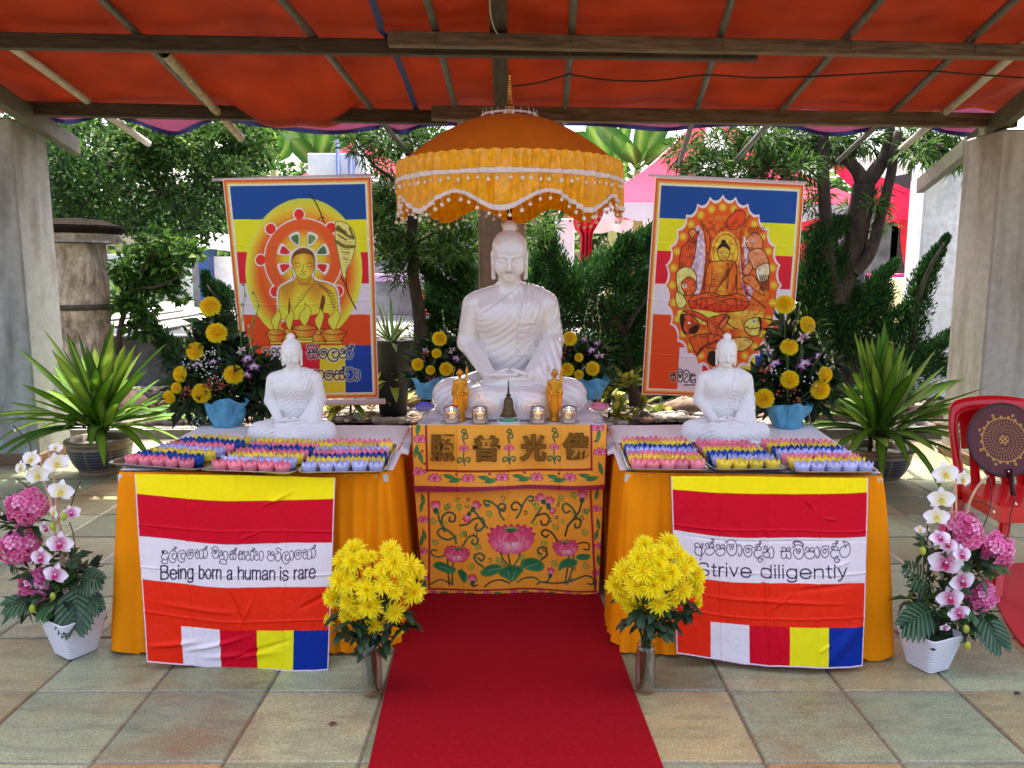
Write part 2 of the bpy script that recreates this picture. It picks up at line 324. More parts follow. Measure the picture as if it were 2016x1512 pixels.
# ================================================================ SETTING: ground, paving, garden bed, terrace
G = lambda *a: np.array(lin(a))
m_ground = mat("soil", (88, 82, 66), .95, var=.4, vs=3, bump=.5, bs=20, bdist=.02)
m = MB(); m.grid([[[-90, -8, -.04], [90, -8, -.04]], [[-90, 160, -.04], [90, 160, -.04]]]); m.build("ground", m_ground, kind="structure")
def slate_material():
    m = mat("slate", (255, 255, 255), .46, vcol=True, var=.1, vs=9, bump=.55, bs=9, bdist=.009, stretch=(1, 1.7, 1))
    n = m.node_tree.nodes; L = m.node_tree.links; b = n["Principled BSDF"]; src = b.inputs["Base Color"].links[0].from_socket
    tc = n.new("ShaderNodeTexCoord"); mp = n.new("ShaderNodeMapping"); mp.inputs["Scale"].default_value = (1.6, 6, 1); L.new(tc.outputs["Object"], mp.inputs[0])
    nz = n.new("ShaderNodeTexNoise"); nz.inputs["Scale"].default_value = 2.2; nz.inputs["Detail"].default_value = 9; nz.inputs["Distortion"].default_value = 1.1; L.new(mp.outputs[0], nz.inputs["Vector"])
    rp = n.new("ShaderNodeValToRGB"); E = rp.color_ramp.elements; E[0].position = .3; E[0].color = (.42, .45, .44, 1); E[1].position = .74; E[1].color = (1.25, 1.02, .78, 1)
    e = E.new(.5); e.color = (.95, 1, .95, 1); e = E.new(.43); e.color = (.74, .79, .76, 1); L.new(nz.outputs["Fac"], rp.inputs[0])
    mx = n.new("ShaderNodeMix"); mx.data_type = 'RGBA'; mx.blend_type = 'MULTIPLY'; mx.inputs[0].default_value = .5; L.new(src, mx.inputs[6]); L.new(rp.outputs[0], mx.inputs[7]); L.new(mx.outputs[2], b.inputs["Base Color"])
    # thin pale scratches and dark veins
    vo = n.new("ShaderNodeTexNoise"); vo.inputs["Scale"].default_value = 5; vo.inputs["Detail"].default_value = 2; vo.inputs["Distortion"].default_value = 2.5; L.new(mp.outputs[0], vo.inputs["Vector"])
    r2 = n.new("ShaderNodeValToRGB"); E = r2.color_ramp.elements; E[0].position = .485; E[0].color = (0, 0, 0, 1); E[1].position = .515; E[1].color = (0, 0, 0, 1); e = E.new(.5); e.color = (.32, .32, .32, 1); L.new(vo.outputs["Fac"], r2.inputs[0])
    m2 = n.new("ShaderNodeMix"); m2.data_type = 'RGBA'; m2.blend_type = 'MIX'; L.new(r2.outputs[0], m2.inputs[0]); L.new(mx.outputs[2], m2.inputs[6]); m2.inputs[7].default_value = (.2, .18, .13, 1); L.new(m2.outputs[2], b.inputs["Base Color"])
    ru = n.new("ShaderNodeTexNoise"); ru.inputs["Scale"].default_value = 1.5; ru.inputs["Detail"].default_value = 7; ru.inputs["Roughness"].default_value = .65; L.new(tc.outputs["Object"], ru.inputs["Vector"])
    r3 = n.new("ShaderNodeValToRGB"); E = r3.color_ramp.elements; E[0].position = .5; E[0].color = (0, 0, 0, 1); E[1].position = .68; E[1].color = (.8, .75, .75, 1); L.new(ru.outputs["Fac"], r3.inputs[0])
    m3 = n.new("ShaderNodeMix"); m3.data_type = 'RGBA'; L.new(r3.outputs[0], m3.inputs[0]); L.new(m2.outputs[2], m3.inputs[6]); m3.inputs[7].default_value = (.21, .115, .055, 1)
    gr = n.new("ShaderNodeTexNoise"); gr.inputs["Scale"].default_value = 130; gr.inputs["Detail"].default_value = 3; L.new(tc.outputs["Object"], gr.inputs["Vector"]); g2 = n.new("ShaderNodeMapRange"); g2.inputs[1].default_value = .35; g2.inputs[2].default_value = .65; g2.inputs[3].default_value = .72; g2.inputs[4].default_value = 1.2; L.new(gr.outputs["Fac"], g2.inputs[0])
    m4 = n.new("ShaderNodeMix"); m4.data_type = 'RGBA'; m4.blend_type = 'MULTIPLY'; m4.inputs[0].default_value = 1; L.new(m3.outputs[2], m4.inputs[6]); L.new(g2.outputs[0], m4.inputs[7]); L.new(m4.outputs[2], b.inputs["Base Color"])
    mr = n.new("ShaderNodeMapRange"); mr.inputs[3].default_value = .28; mr.inputs[4].default_value = .62; L.new(nz.outputs["Fac"], mr.inputs[0]); L.new(mr.outputs[0], b.inputs["Roughness"])
    return m
TS, J = .428, .02
ix = np.arange(-16, 17); iy = np.arange(-1, 17)
xs = np.concatenate([[k * TS + .803 - J / 2, k * TS + .803, k * TS + .803 + J / 2] for k in ix]); ys = np.concatenate([[k * TS + .608 - J / 2, k * TS + .608, k * TS + .608 + J / 2] for k in iy])
ys = ys[ys < 7.36]; GX, GY = np.meshgrid(xs, ys, indexing='ij'); nx, ny = GX.shape
jx = (np.arange(nx) % 3 == 1)[:, None]; jy = (np.arange(ny) % 3 == 1)[None]; joint = jx | jy
sx = ((np.arange(nx) + 1) // 3)[:, None] + 0 * GY.astype(int); sy = ((np.arange(ny) + 1) // 3)[None] + 0 * sx
pal = np.array([lin(c) for c in [(158, 160, 138), (150, 156, 136), (166, 160, 132), (162, 152, 124), (142, 148, 132), (156, 144, 114), (146, 152, 128), (168, 150, 118), (154, 162, 142), (172, 166, 140), (138, 140, 116), (172, 138, 100)]])
ci = (sx * 7 + sy * 13 + (sx * sy * 5) % 11 + (sx + 3 * sy) % 4) % len(pal); slabcol = pal[ci] * [.93, .98, .85] * (.85 + .25 * ((sx * 29 + sy * 17) % 7 / 7.))[..., None]
GZ = np.where(joint, -.007, 0) + .0 * GX; dz = (((sx * 31 + sy * 11) % 9) - 4) * .0005; GZ = GZ + np.where(joint, 0, dz)
jit = (vnoise(np.stack([GX * 3, GY * 3, 0 * GX], -1)) - .5) * .012; GXj = GX + jit; GYj = GY + (vnoise(np.stack([GX * 3, GY * 3, 9 + 0 * GX], -1)) - .5) * .012
m = MB(); m.grid(np.stack([GXj, GYj, GZ], -1), c=np.where(joint[..., None], lin((112, 98, 86)), slabcol)); m.build("stone_floor", slate_material(), kind="structure", smooth=False)
m_kerb = mat("kerb_stone", (160, 160, 148), .8, var=.25, vs=8, bump=.4, bs=40)
m = MB(); m.box((0, 7.42, .0), (12, .14, .12), bev=.012); m.build("kerb", m_kerb, kind="structure")
m = MB(); n_ = 40; X_, Y_ = np.meshgrid(np.linspace(-7, 7, n_ * 2), np.linspace(7.48, 9.9, n_), indexing='ij'); m.grid(np.stack([X_, Y_, .02 + .1 * vnoise(np.stack([X_, Y_, 0 * X_], -1) * 1.3)], -1)); m.build("garden_bed", mat("bed_soil", (60, 50, 40), .95, var=.4, vs=10, bump=.6, bs=40, bdist=.01), kind="structure")
TZ = float(at(260, 658, 9.95)[2])
m_terr = mat("terrace_concrete", (205, 203, 196), .8, var=.15, vs=1.5, bump=.2, bs=30)
m = MB(); m.box((0, 20, TZ - .05), (30, 20, .1)); m.build("terrace", m_terr, kind="structure")
m_grey = mat("weathered_render", (134, 134, 130), .85, var=.35, vs=2.5, col2=(104, 104, 102), bump=.3, bs=30)
m = MB(); m.box((0, 9.97, TZ / 2 - .02), (16, .16, TZ + .0), bev=.01); tag(m.build("retaining_wall", m_grey), "low grey rendered wall behind the pebble bed holding up the terrace", "wall")
# strip shadows on the terrace, put in as thin dark slats
md = mat("dark_strip", (70, 70, 66), .8)
for k, (x0, y0, x1, y1) in enumerate([(215, 632, 360, 612), (225, 645, 400, 618), (330, 650, 420, 628)]):
    a = gz(x0, y0, TZ + .01); b = gz(x1, y1, TZ + .01); m = MB(); d = unit(b - a); s = np.array([-d[1], d[0], 0]) * .06
    m.grid([[a - s, a + s], [b - s, b + s]]); m.box((a + b) / 2 + [0, 0, .01], (np.linalg.norm(b - a), .07, .02), rot=np.stack([d, unit(s), [0, 0, 1]], 1)); tag(m.build("timber_batten", md), ["dark batten lying on the sunlit terrace, nearest the tree stump", "dark batten lying across the sunlit terrace, the longest of three", "dark batten lying on the sunlit terrace beside the juniper branch"][k], "batten", "battens on the terrace")
# pebbles
def stone(mb, c, r, col):
    u = np.linspace(0, 2 * np.pi, 9)[:-1]; v = np.array([-1, -.55, .1, .65, .98]); s = np.sqrt(np.clip(1 - v * v, .04, 1))
    P = np.stack([np.outer(s, np.cos(u)), np.outer(s, np.sin(u)), np.repeat(v[:, None], 8, 1)], -1); P = P * (1 + .35 * (vnoise(P * 1.3 + rng.random(3) * 50) - .5))[..., None]
    P = P @ rotm((0, 0, 1), rng.random() * 6.3).T; mb.grid(P * r + np.asarray(c), c=col, closed=True)
m = MB()
for k in range(2300):
    x = rng.uniform(-5, 5); y = 7.5 + 2.3 * rng.random() ** 1.3; r = rng.uniform(.025, .07); g = rng.choice(5, p=[.3, .25, .2, .15, .1]); col = lin([(132, 124, 112), (108, 98, 88), (150, 146, 138), (126, 96, 74), (84, 80, 76)][g])
    z = .02 + .1 * float(vnoise(np.array([x, y, 0]) * 1.3)) + r * .25; stone(m, (x, y, z), (r * rng.uniform(1, 1.6), r, r * .6), col)
tag(m.build("pebbles", mat("pebble", (255, 255, 255), .8, vcol=True, var=.3, vs=30), smooth=True), "river pebbles covering the planting bed", "pebbles", kind="stuff")
m_rock = mat("boulder", (128, 104, 84), .9, var=.45, vs=7, col2=(96, 80, 70), bump=.9, bs=18, bdist=.02)
for k, (x, y, wd, lab) in enumerate([(238, 815, 120, "rounded brown boulder right of the left potted dracaena"), (345, 805, 70, "small brown boulder under the left flower basket"), (1345, 815, 75, "flat brown boulder behind the right table left of the small statue"), (1640, 820, 105, "broad brown boulder behind the right blue basket"), (820, 800, 60, "small grey brown boulder behind the purple lotus bowl")]):
    p = gz(x, y, .08); rr = wd * p[1] / CAM_F / 2; m = MB(); u = np.linspace(0, 2 * np.pi, 25)[:-1]; v = np.linspace(-.98, .98, 12); s = np.sqrt(1 - v * v)
    P = np.stack([np.outer(s, np.cos(u)), np.outer(s, np.sin(u)), np.repeat(v[:, None], 24, 1)], -1); P = P * (.75 + .5 * vnoise(P * 1.6 + k * 7))[..., None]
    m.grid(P * [rr, rr * .8, rr * .6] + [p[0], p[1], .1 + rr * .2], closed=True); o = m.build("boulder", m_rock, origin=p); tag(o, lab, "boulder", "boulders in the planting bed")
# ================================================================ PILLARS
def concrete_stained(name, col, stain, sc):
    m = mat(name, col, .82, var=.14, vs=7, bump=.35, bs=55, bdist=.002); n = m.node_tree.nodes; L = m.node_tree.links; b = n["Principled BSDF"]; src = b.inputs["Base Color"].links[0].from_socket
    tc = n.new("ShaderNodeTexCoord"); mp = n.new("ShaderNodeMapping"); mp.inputs["Scale"].default_value = sc; L.new(tc.outputs["Object"], mp.inputs[0])
    nz = n.new("ShaderNodeTexNoise"); nz.inputs["Scale"].default_value = 2.6; nz.inputs["Detail"].default_value = 8; nz.inputs["Roughness"].default_value = .6; L.new(mp.outputs[0], nz.inputs["Vector"])
    rp = n.new("ShaderNodeValToRGB"); rp.color_ramp.elements[0].position = .44; rp.color_ramp.elements[1].position = .68; rp.color_ramp.elements[0].color = (1, 1, 1, 1); rp.color_ramp.elements[1].color = (*(np.array(stain) / 255.), 1); L.new(nz.outputs["Fac"], rp.inputs[0])
    mx = n.new("ShaderNodeMix"); mx.data_type = 'RGBA'; mx.blend_type = 'MULTIPLY'; mx.inputs[0].default_value = 1; L.new(src, mx.inputs[6]); L.new(rp.outputs[0], mx.inputs[7]); L.new(mx.outputs[2], b.inputs["Base Color"])
    return m
m_conL = concrete_stained("stained_concrete", (168, 174, 172), (140, 133, 124), (2.2, 2.2, .55)); m_conR = concrete_stained("buff_concrete", (178, 175, 166), (170, 162, 148), (3, 3, .35)); m_conC = concrete_stained("brown_concrete", (140, 126, 110), (150, 140, 128), (3, 3, .35))
m_skirt = mat("skirting", (120, 96, 72), .8, var=.2, vs=10)
def pillar(x0, x1, y0, y1, z1, m, lab, plinth=True):
    t = thing("concrete_pillar", lab, "pillar", ((x0 + x1) / 2, (y0 + y1) / 2, 0)); b = MB(); b.box(((x0 + x1) / 2, (y0 + y1) / 2, z1 / 2), (x1 - x0, y1 - y0, z1), bev=.014); b.build("shaft", m, t, smooth=False)
    if plinth: b = MB(); b.box(((x0 + x1) / 2, (y0 + y1) / 2, .045), (x1 - x0 + .03, y1 - y0 + .03, .09), bev=.008); b.build("plinth", m_skirt, t, smooth=False)
    return t
pillar(-4.7, -3.78, 6.19, 6.66, 2.68, m_conL, "grey stained concrete pillar at the left with brown plinth")
pillar(3.645, 4.6, 6.1, 6.6, 2.58, m_conR, "buff streaked concrete pillar at the right behind the red chair")
pillar(-.27, .108, 6.42, 6.78, 2.72, m_conC, "brownish concrete pillar right behind the large white statue", False)
# ================================================================ CANOPY ROOF
S_ = .1216; ZB = float(at(1000, 226, 6.3)[2])
def roofpt(x, y, off=0.):
    r = ray(x, y); t = (ZB + off + S_ * 6.3 - CAM_H) / (r[2] + S_ * r[1]); return _O + r * t
m_wood = mat("old_timber", (118, 98, 76), .85, var=.4, vs=5, col2=(78, 64, 52), stretch=(.6, 6, 6), bump=.5, bs=30, bdist=.003)
m_wood2 = mat("dark_timber", (74, 64, 52), .9, var=.4, vs=5, col2=(52, 42, 34), stretch=(.6, 6, 6), bump=.5, bs=30, bdist=.003)
def beam(name, a, b, wd, ht, m, lab, cat, bev=.006):
    a = np.asarray(a); b = np.asarray(b); d = unit(b - a); s = unit(np.cross([0, 0, 1.], d)); k = MB(); k.box((0, 0, 0), (np.linalg.norm(b - a), wd, ht), bev=bev); o = k.build(name, m, smooth=False)
    o.location = (a + b) / 2; o.rotation_euler = Matrix(np.stack([d, s, np.cross(d, s)], 1)).to_euler(); return tag(o, lab, cat)
beam("timber_beam", roofpt(-60, 80) , roofpt(1490, 106), .07, .088, m_wood2, "dark timber beam across the upper left of the canopy", "beam")
beam("timber_beam", roofpt(768, 84, .0) + [0, -.075, .0], roofpt(2120, 112, .0) + [0, -.075, .0], .075, .08, m_wood, "weathered grey timber lapped in front of the dark upper beam", "beam")
beam("timber_beam", roofpt(30, 214), roofpt(880, 232), .08, .1, m_wood2, "dark timber beam over the left banner along the canopy back edge", "beam")
beam("timber_beam", roofpt(852, 231) + [0, -.085, .015], roofpt(1985, 246) + [0, -.085, .015], .08, .105, m_wood, "brown timber beam over the right banner along the canopy back edge", "beam")
m_steel = mat("painted_steel", (84, 86, 62), .55, var=.35, vs=5, metal=.1, bump=.2, bs=20)
beam("steel_rafter", roofpt(-90, 130, -.06), roofpt(150, 290, -.06), .075, .14, m_steel, "sloping grey green steel rafter over the left pillar", "rafter")
beam("steel_rafter", roofpt(2110, 125, -.06), roofpt(1812, 366, -.06), .075, .15, m_steel, "sloping olive steel rafter over the right pillar with open end", "rafter")
beam("centre_rafter", roofpt(978, -60, .085), roofpt(988, 235, .085), .105, .075, m_wood2, "dark mossy timber rafter above the umbrella finial", "rafter")
m_pipe = mat("grey_pipe", (84, 81, 73), .5, var=.25, vs=6); m_pvc = mat("white_pipe", (172, 166, 150), .45, var=.2, vs=5); m_bam = mat("bamboo", (150, 136, 104), .6, var=.35, vs=8)
for x0, y0, x1, y1, r, mm, lab in [(-60, 35, 292, 282, .03, m_pvc, "white plastic pipe under the red canopy, leftmost of all"), (170, -30, 420, 216, .024, m_pipe, "grey pipe behind the short bamboo pole under the canopy"), (530, -30, 803, 298, .024, m_pipe, "grey pipe under the canopy just left of the blue strap"),
        (832, -30, 908, 250, .024, m_pipe, "grey pipe under the canopy between blue strap and centre rafter"), (1131, -30, 1112, 240, .024, m_pipe, "grey pipe under the canopy, first one right of the centre rafter"), (1449, -30, 1338, 322, .024, m_pipe, "grey pipe under the canopy ending above the right banner's left corner"), (1760, -30, 1447, 318, .024, m_pipe, "grey pipe ending over the middle of the right banner"), (2035, -35, 1650, 317, .024, m_pipe, "grey pipe ending over the dark forked tree"), (2100, 20, 1776, 292, .03, m_pvc, "white plastic pipe under the red canopy, rightmost of all")]:
    a = roofpt(x0, y0, .06); b = roofpt(x1, y1, .06); k = MB(); k.tube(np.linspace(a, b, 14) + np.outer(np.sin(np.linspace(0, 6, 14)) * .004, [1, 0, 1]), r, 10); tag(k.build("canopy_pipe", mm), lab, "pipe", "pipes carrying the canopy")
a = roofpt(323, 103, .0); b = roofpt(474, 271, .0); k = MB(); tt = np.linspace(0, 1, 60); k.tube(a + np.outer(tt, b - a), .032 + .004 * (np.abs((tt * 7) % 1 - .5) > .44), 12, cap=False); tag(k.build("bamboo_pole", m_bam), "short hollow bamboo pole lashed under the canopy on the left", "pole")
# the canvas
m_tarp = mat("red_canvas", (130, 38, 13), .75, var=.3, vs=1.3, bump=.25, bs=400, bdist=.001, trans=.05, spec=.15)
X_, Y_ = np.meshgrid(np.linspace(-5.6, 5.6, 260), np.linspace(2.7, 6.62, 110), indexing='ij'); base = ZB + S_ * (6.3 - Y_) + .14
sag = .04 * (np.abs(np.sin(X_ * 2.35 + .25 * (Y_ - 6) + .6))) ** .8; w1 = (vnoise(np.stack([X_ * 1.6 + Y_ * .9, Y_ * .5, 0 * X_], -1)) - .5) * .045 + (vnoise(np.stack([X_ * 5 + Y_ * 2.2, Y_ * 1.2, 5 + 0 * X_], -1)) - .5) * .02
bx = at(585, 240, 6.3)[0]; bulge = .225 * np.exp(-((X_ - bx) / .42) ** 4) * np.exp(-((Y_ - 6.28) / .38) ** 2) + .05 * np.exp(-((X_ + 3) / .5) ** 2) * np.exp(-((Y_ - 6.3) / .4) ** 2)
fold = .018 * np.sin(X_ * 26 + 3 * Y_) * np.exp(-((X_ - bx - .25) / .3) ** 2) * np.exp(-((Y_ - 5.5) / .6) ** 2)
m = MB(); m.grid(np.stack([X_, Y_ + .04 * np.sin(X_ * 3), base - sag + w1 - bulge + fold], -1)); m.build("canvas", m_tarp)
tarp = bpy.data.objects["canvas"]; tarp.name = "canvas_canopy"; tag(tarp, "red canvas canopy stretched over the altar on pipes", "canopy")
# pink cloth hanging at the back edge
m_pink = mat("pink_cloth", (118, 56, 88), .85, var=.15, vs=5, trans=.14, bump=.2, bs=150, vcol=False); m_navy = mat("navy_hem", (28, 36, 84), .7, var=.2, vs=10, trans=.1)
edge = spl([(60, 238), (95, 236), (140, 244), (205, 230), (262, 241), (345, 266), (425, 238), (520, 250), (640, 264), (735, 256), (752, 250), (790, 264), (835, 250), (930, 247), (1060, 247), (1180, 248), (1300, 258), (1370, 252), (1440, 248), (1540, 250), (1640, 268), (1715, 257), (1800, 246), (1860, 262), (1960, 275)], 10)
top = np.array([at(x, 212, 6.7) for x, _ in edge]); bot = np.array([at(x, y + 1, 7.05) for x, y in edge]); hem = np.array([at(x, y - 7, 7.045) for x, y in edge]); t = np.linspace(0, 1, 9)[:, None, None]
P = top[None] * (1 - t) + hem[None] * t; P[..., 1] += .03 * np.sin(np.arange(len(edge)) * .55) * t[..., 0]; root = thing("pink_valance", "pink cloth strip with navy hem hanging in scallops at the canopy back edge", "valance", P[0].mean(0))
m = MB(); m.grid(P); m.build("cloth", m_pink, root); m = MB(); m.grid(np.stack([P[-1] + [0, -.004, .012], bot + [0, -.004, 0]])); m.build("hem", m_navy, root)
# blue strap and wires
pts = [roofpt(724, -25, .055), roofpt(748, 45, .055), roofpt(748, 58, .05), roofpt(768, 78, .055), roofpt(776, 100, .055), roofpt(800, 160, .055), roofpt(824, 228, .055)]; pts = spl(pts, 6); m = MB(); m.grid(np.stack([pts - [.022, 0, 0], pts + [.022, 0, 0]], 1)); tag(m.build("strap", mat("blue_strap", (22, 38, 92), .6)), "dark blue strap stretched under the red canopy left of the umbrella", "strap")
m_wire = mat("black_wire", (30, 28, 26), .6); m_wireL = mat("pale_wire", (170, 168, 150), .6)
cab = spl([roofpt(x, y, .03) for x, y in [(1008, 170), (1060, 163), (1118, 147), (1130, 148), (1200, 158), (1290, 159), (1390, 148), (1480, 153), (1560, 152), (1620, 150), (1690, 146), (1815, 140), (1920, 147), (2060, 156)]], 6); m = MB(); m.tube(cab, .006, 6); tag(m.build("cable", m_wire), "thin black cable slung across the pipes under the canopy", "cable")
cab = spl([roofpt(x, y, .02) + [0, -.03, 0] for x, y in [(964, -20), (966, 30), (975, 62), (990, 80), (1000, 90)]], 6); m = MB(); m.tube(cab, .004, 6); tag(m.build("wire", m_wireL), "pale wire running down the centre rafter to the upper beam", "wire")
for k, (x, y0, y1) in enumerate([(608, 62, 104), (862, 60, 104), (1122, 70, 118), (1412, 80, 122), (1658, 84, 124), (1897, 92, 128)]):
    a = roofpt(x, y0, .02) + [0, -.13, 0]; b = roofpt(x - 4, y1, -.03) + [0, -.13, 0]; m = MB(); m.tube([a, (a + b) / 2 + [.004, -.004, 0], b], .003, 5); m.tube([b, b + [.01, .05, .0]], .003, 5)
    tag(m.build("tie_wire", m_wire), ["tie wire round the dark upper beam left of the blue strap", "tie wire on the grey lapped beam between strap and centre rafter", "tie wire on the lapped beam, first right of the centre rafter", "tie wire on the lapped beam, second right of the centre rafter", "tie wire on the lapped beam, third right of the centre rafter", "tie wire on the lapped beam nearest the right pillar"][k], "wire", "wires tying pipes to the beams")
# ================================================================ RED CARPET
c = [gz(728, 1512), gz(1303, 1512), gz(1178, 1172), gz(804, 1172)]; l0, r0 = c[0], c[1]; l1, r1 = c[3], c[2]
X_, Y_ = np.meshgrid(np.linspace(0, 1, 60), np.linspace(-.75, 1, 160), indexing='ij'); P = (l0 + (l1 - l0) * Y_[..., None]) * (1 - X_[..., None]) + (r0 + (r1 - r0) * Y_[..., None]) * X_[..., None]
P[..., 0] += .006 * (vnoise(P * 2.2) - .5); P[..., 2] = .009 + .007 * vnoise(P * [2.5, 1.4, 1]) + .004 * np.exp(-((X_ - .5) * 2 / .02 - np.sign(X_ - .5) * 50) ** 2 / 4)
m = MB(); m.grid(P); e_ = np.concatenate([P[0], P[:, -1], P[::-1][0][::-1]]); m.grid(np.stack([e_, e_ * [1, 1, 0] + [0, 0, -.002]]))
tag(m.build("carpet", mat("red_carpet", (142, 10, 24), .95, var=.14, vs=30, bump=1., bs=500, bdist=.002, sheen=.0, spec=.1)), "long plain red carpet leading up to the altar", "carpet")
# ================================================================ TABLES
m_skt = mat("saffron_cloth", (255, 150, 0), .75, spec=.15, var=.06, vs=4, bump=.2, bs=500, bdist=.0006, trans=.1)
m_lace = mat("lace", (244, 238, 234), .75, var=.12, vs=50, bump=1., bs=70, bdist=.006)
m_plast = mat("table_plastic", (210, 205, 195), .6); m_leg = mat("table_steel", (120, 120, 120), .4, metal=.8)
def skirt(mb, cor, z0, z1, flare, lam, amp, seed=0, rows=26, step=.012, inner=0):
    cor = np.asarray(cor, float); P = []; N = []; L = 0
    for a, b in zip(cor[:-1], cor[1:]):
        d = b - a; l = np.linalg.norm(d); k = int(l / step); t = np.linspace(0, 1, k)[:, None]; P.append(a + t * d); N.append(np.repeat([[d[1] / l, -d[0] / l]], k, 0))
    P = np.concatenate(P); N = np.concatenate(N); ker = np.ones(7) / 7
    N = unit(np.stack([np.convolve(np.pad(N[:, i], 3, mode='edge'), ker, 'valid') for i in (0, 1)], 1)); P = np.stack([np.convolve(np.pad(P[:, i], 3, mode='edge'), ker, 'valid') for i in (0, 1)], 1)
    s = np.concatenate([[0], np.cumsum(np.linalg.norm(np.diff(P, axis=0), axis=1))]); z = np.zeros_like(s)
    ph = 2 * np.pi * (s / lam + 1.6 * vnoise(np.stack([s * 4, z + seed, z], 1)) + .6 * vnoise(np.stack([s * 11, z + seed, z], 1))); am = amp * (.35 + 1.3 * vnoise(np.stack([s * 3, z + seed + 9, z], 1)))
    wv = np.sin(ph) * .7 + .3 * np.sin(2.1 * ph + 1); h = np.linspace(0, 1, rows)
    fl_ = np.where(N[:, 0] * inner > .5, .03, flare)[None]; off = fl_ * h[:, None] ** .8 + am * wv * (np.clip(h, .0, 1)[:, None] ** .55) * (.75 + .25 * np.sin(3 * h[:, None] + s * 4)) + .004 * np.sin(ph * 2.3) * np.exp(-h[:, None] * 7)
    zz = z0 + (z1 - z0) * h[:, None] + (0 * s)[None] + (h[:, None] ** 4) * (.012 * wv + .01 * (vnoise(np.stack([s * 5, z, z + 3], 1)) - .5))[None]
    mb.grid(np.stack([P[None, :, 0] + N[None, :, 0] * off, P[None, :, 1] + N[None, :, 1] * off, np.maximum(zz, .006)], -1)[:, ::-1])
ZT = .745
def side_table(cor, lab, seed):
    FL, FR, BL, BR = [np.array(c) for c in cor]; t = thing("side_table", lab, "table", ((FL + BR) / 2)[[0, 1]].tolist() + [0])
    b = MB(); P = np.array([[[*FL, ZT - .012], [*FR, ZT - .012]], [[*BL, ZT - .012], [*BR, ZT - .012]]]); b.grid(P); b.grid(P - [0, 0, .03]); b.grid(np.array([P.reshape(4, 3)[[0, 1, 3, 2, 0]], P.reshape(4, 3)[[0, 1, 3, 2, 0]] - [0, 0, .03]])); b.build("tabletop", m_plast, t)
    for c in (FL, FR, BL, BR):
        c = c * .88 + (FL + BR) / 2 * .12; b = MB(); b.tube([[*c, 0], [*c, ZT - .042]], .016, 8); b.build("leg", m_leg, t)
    b = MB(); skirt(b, [BL, FL, FR, BR, BL], ZT - .002, .014, .085, .055, .028, seed, inner=1 if seed == 1 else -1); b.build("skirt", m_skt, t); return t
LT = [(-1.585, 3.10), (-.5, 3.10), (-1.61, 4.03), (-.53, 4.05)]; RT = [(.455, 3.10), (1.465, 3.04), (.5, 4.05), (1.56, 4.09)]
side_table(LT, "left table with pleated saffron skirt under the trays of lotus candles", 1); side_table(RT, "right table with pleated saffron skirt under the trays of lotus candles", 5)
def lace(cor, hang_side, lab):
    FL, FR, BL, BR = [np.array(c, float) for c in cor]; n, k = 150, 130; u = np.linspace(-.02 if hang_side < 0 else .004, 1.02 if hang_side > 0 else .996, n)[:, None]; v = np.linspace(.01, 1.02, k)[None]
    P = (FL * (1 - u[..., None]) + FR * u[..., None]) * (1 - v[..., None]) + (BL * (1 - u[..., None]) + BR * u[..., None]) * v[..., None]
    z = np.full(P.shape[:2], ZT + .003) + .003 * vnoise(np.stack([P[..., 0] * 9, P[..., 1] * 9, 0 * P[..., 0]], -1)); sc = .014 * np.abs(np.sin(np.arange(k) * .55))[None] + .008 * np.sin(np.arange(k) * .13)[None]
    d = np.clip(u - .985, 0, 1) / .035 if hang_side > 0 else np.clip(.015 - u, 0, 1) / .035
    tp = np.clip((v - .3) / .15, 0, 1); d = d * tp; z = z - d * (.02 + sc * 1.1); P[..., 0] += hang_side * d * (.012 + .3 * sc)
    d2 = np.clip(v - .985, 0, 1) / .035; z = z - d2 * .05 - d2 * .02 * np.abs(np.sin(np.arange(n) * .5))[:, None]
    d3 = np.clip(.015 - u, 0, 1) / .035 if hang_side > 0 else np.clip(u - .985, 0, 1) / .035 * tp; z = z - 0 * d3
    m = MB(); m.grid(np.concatenate([P, z[..., None]], -1)); tag(m.build("lace_tablecloth", m_lace), lab, "tablecloth", "white lace tablecloths")
lace(LT, 1, "white lace cloth on the left table behind the candle trays"); lace(RT, -1, "white lace cloth on the right table behind the candle trays")
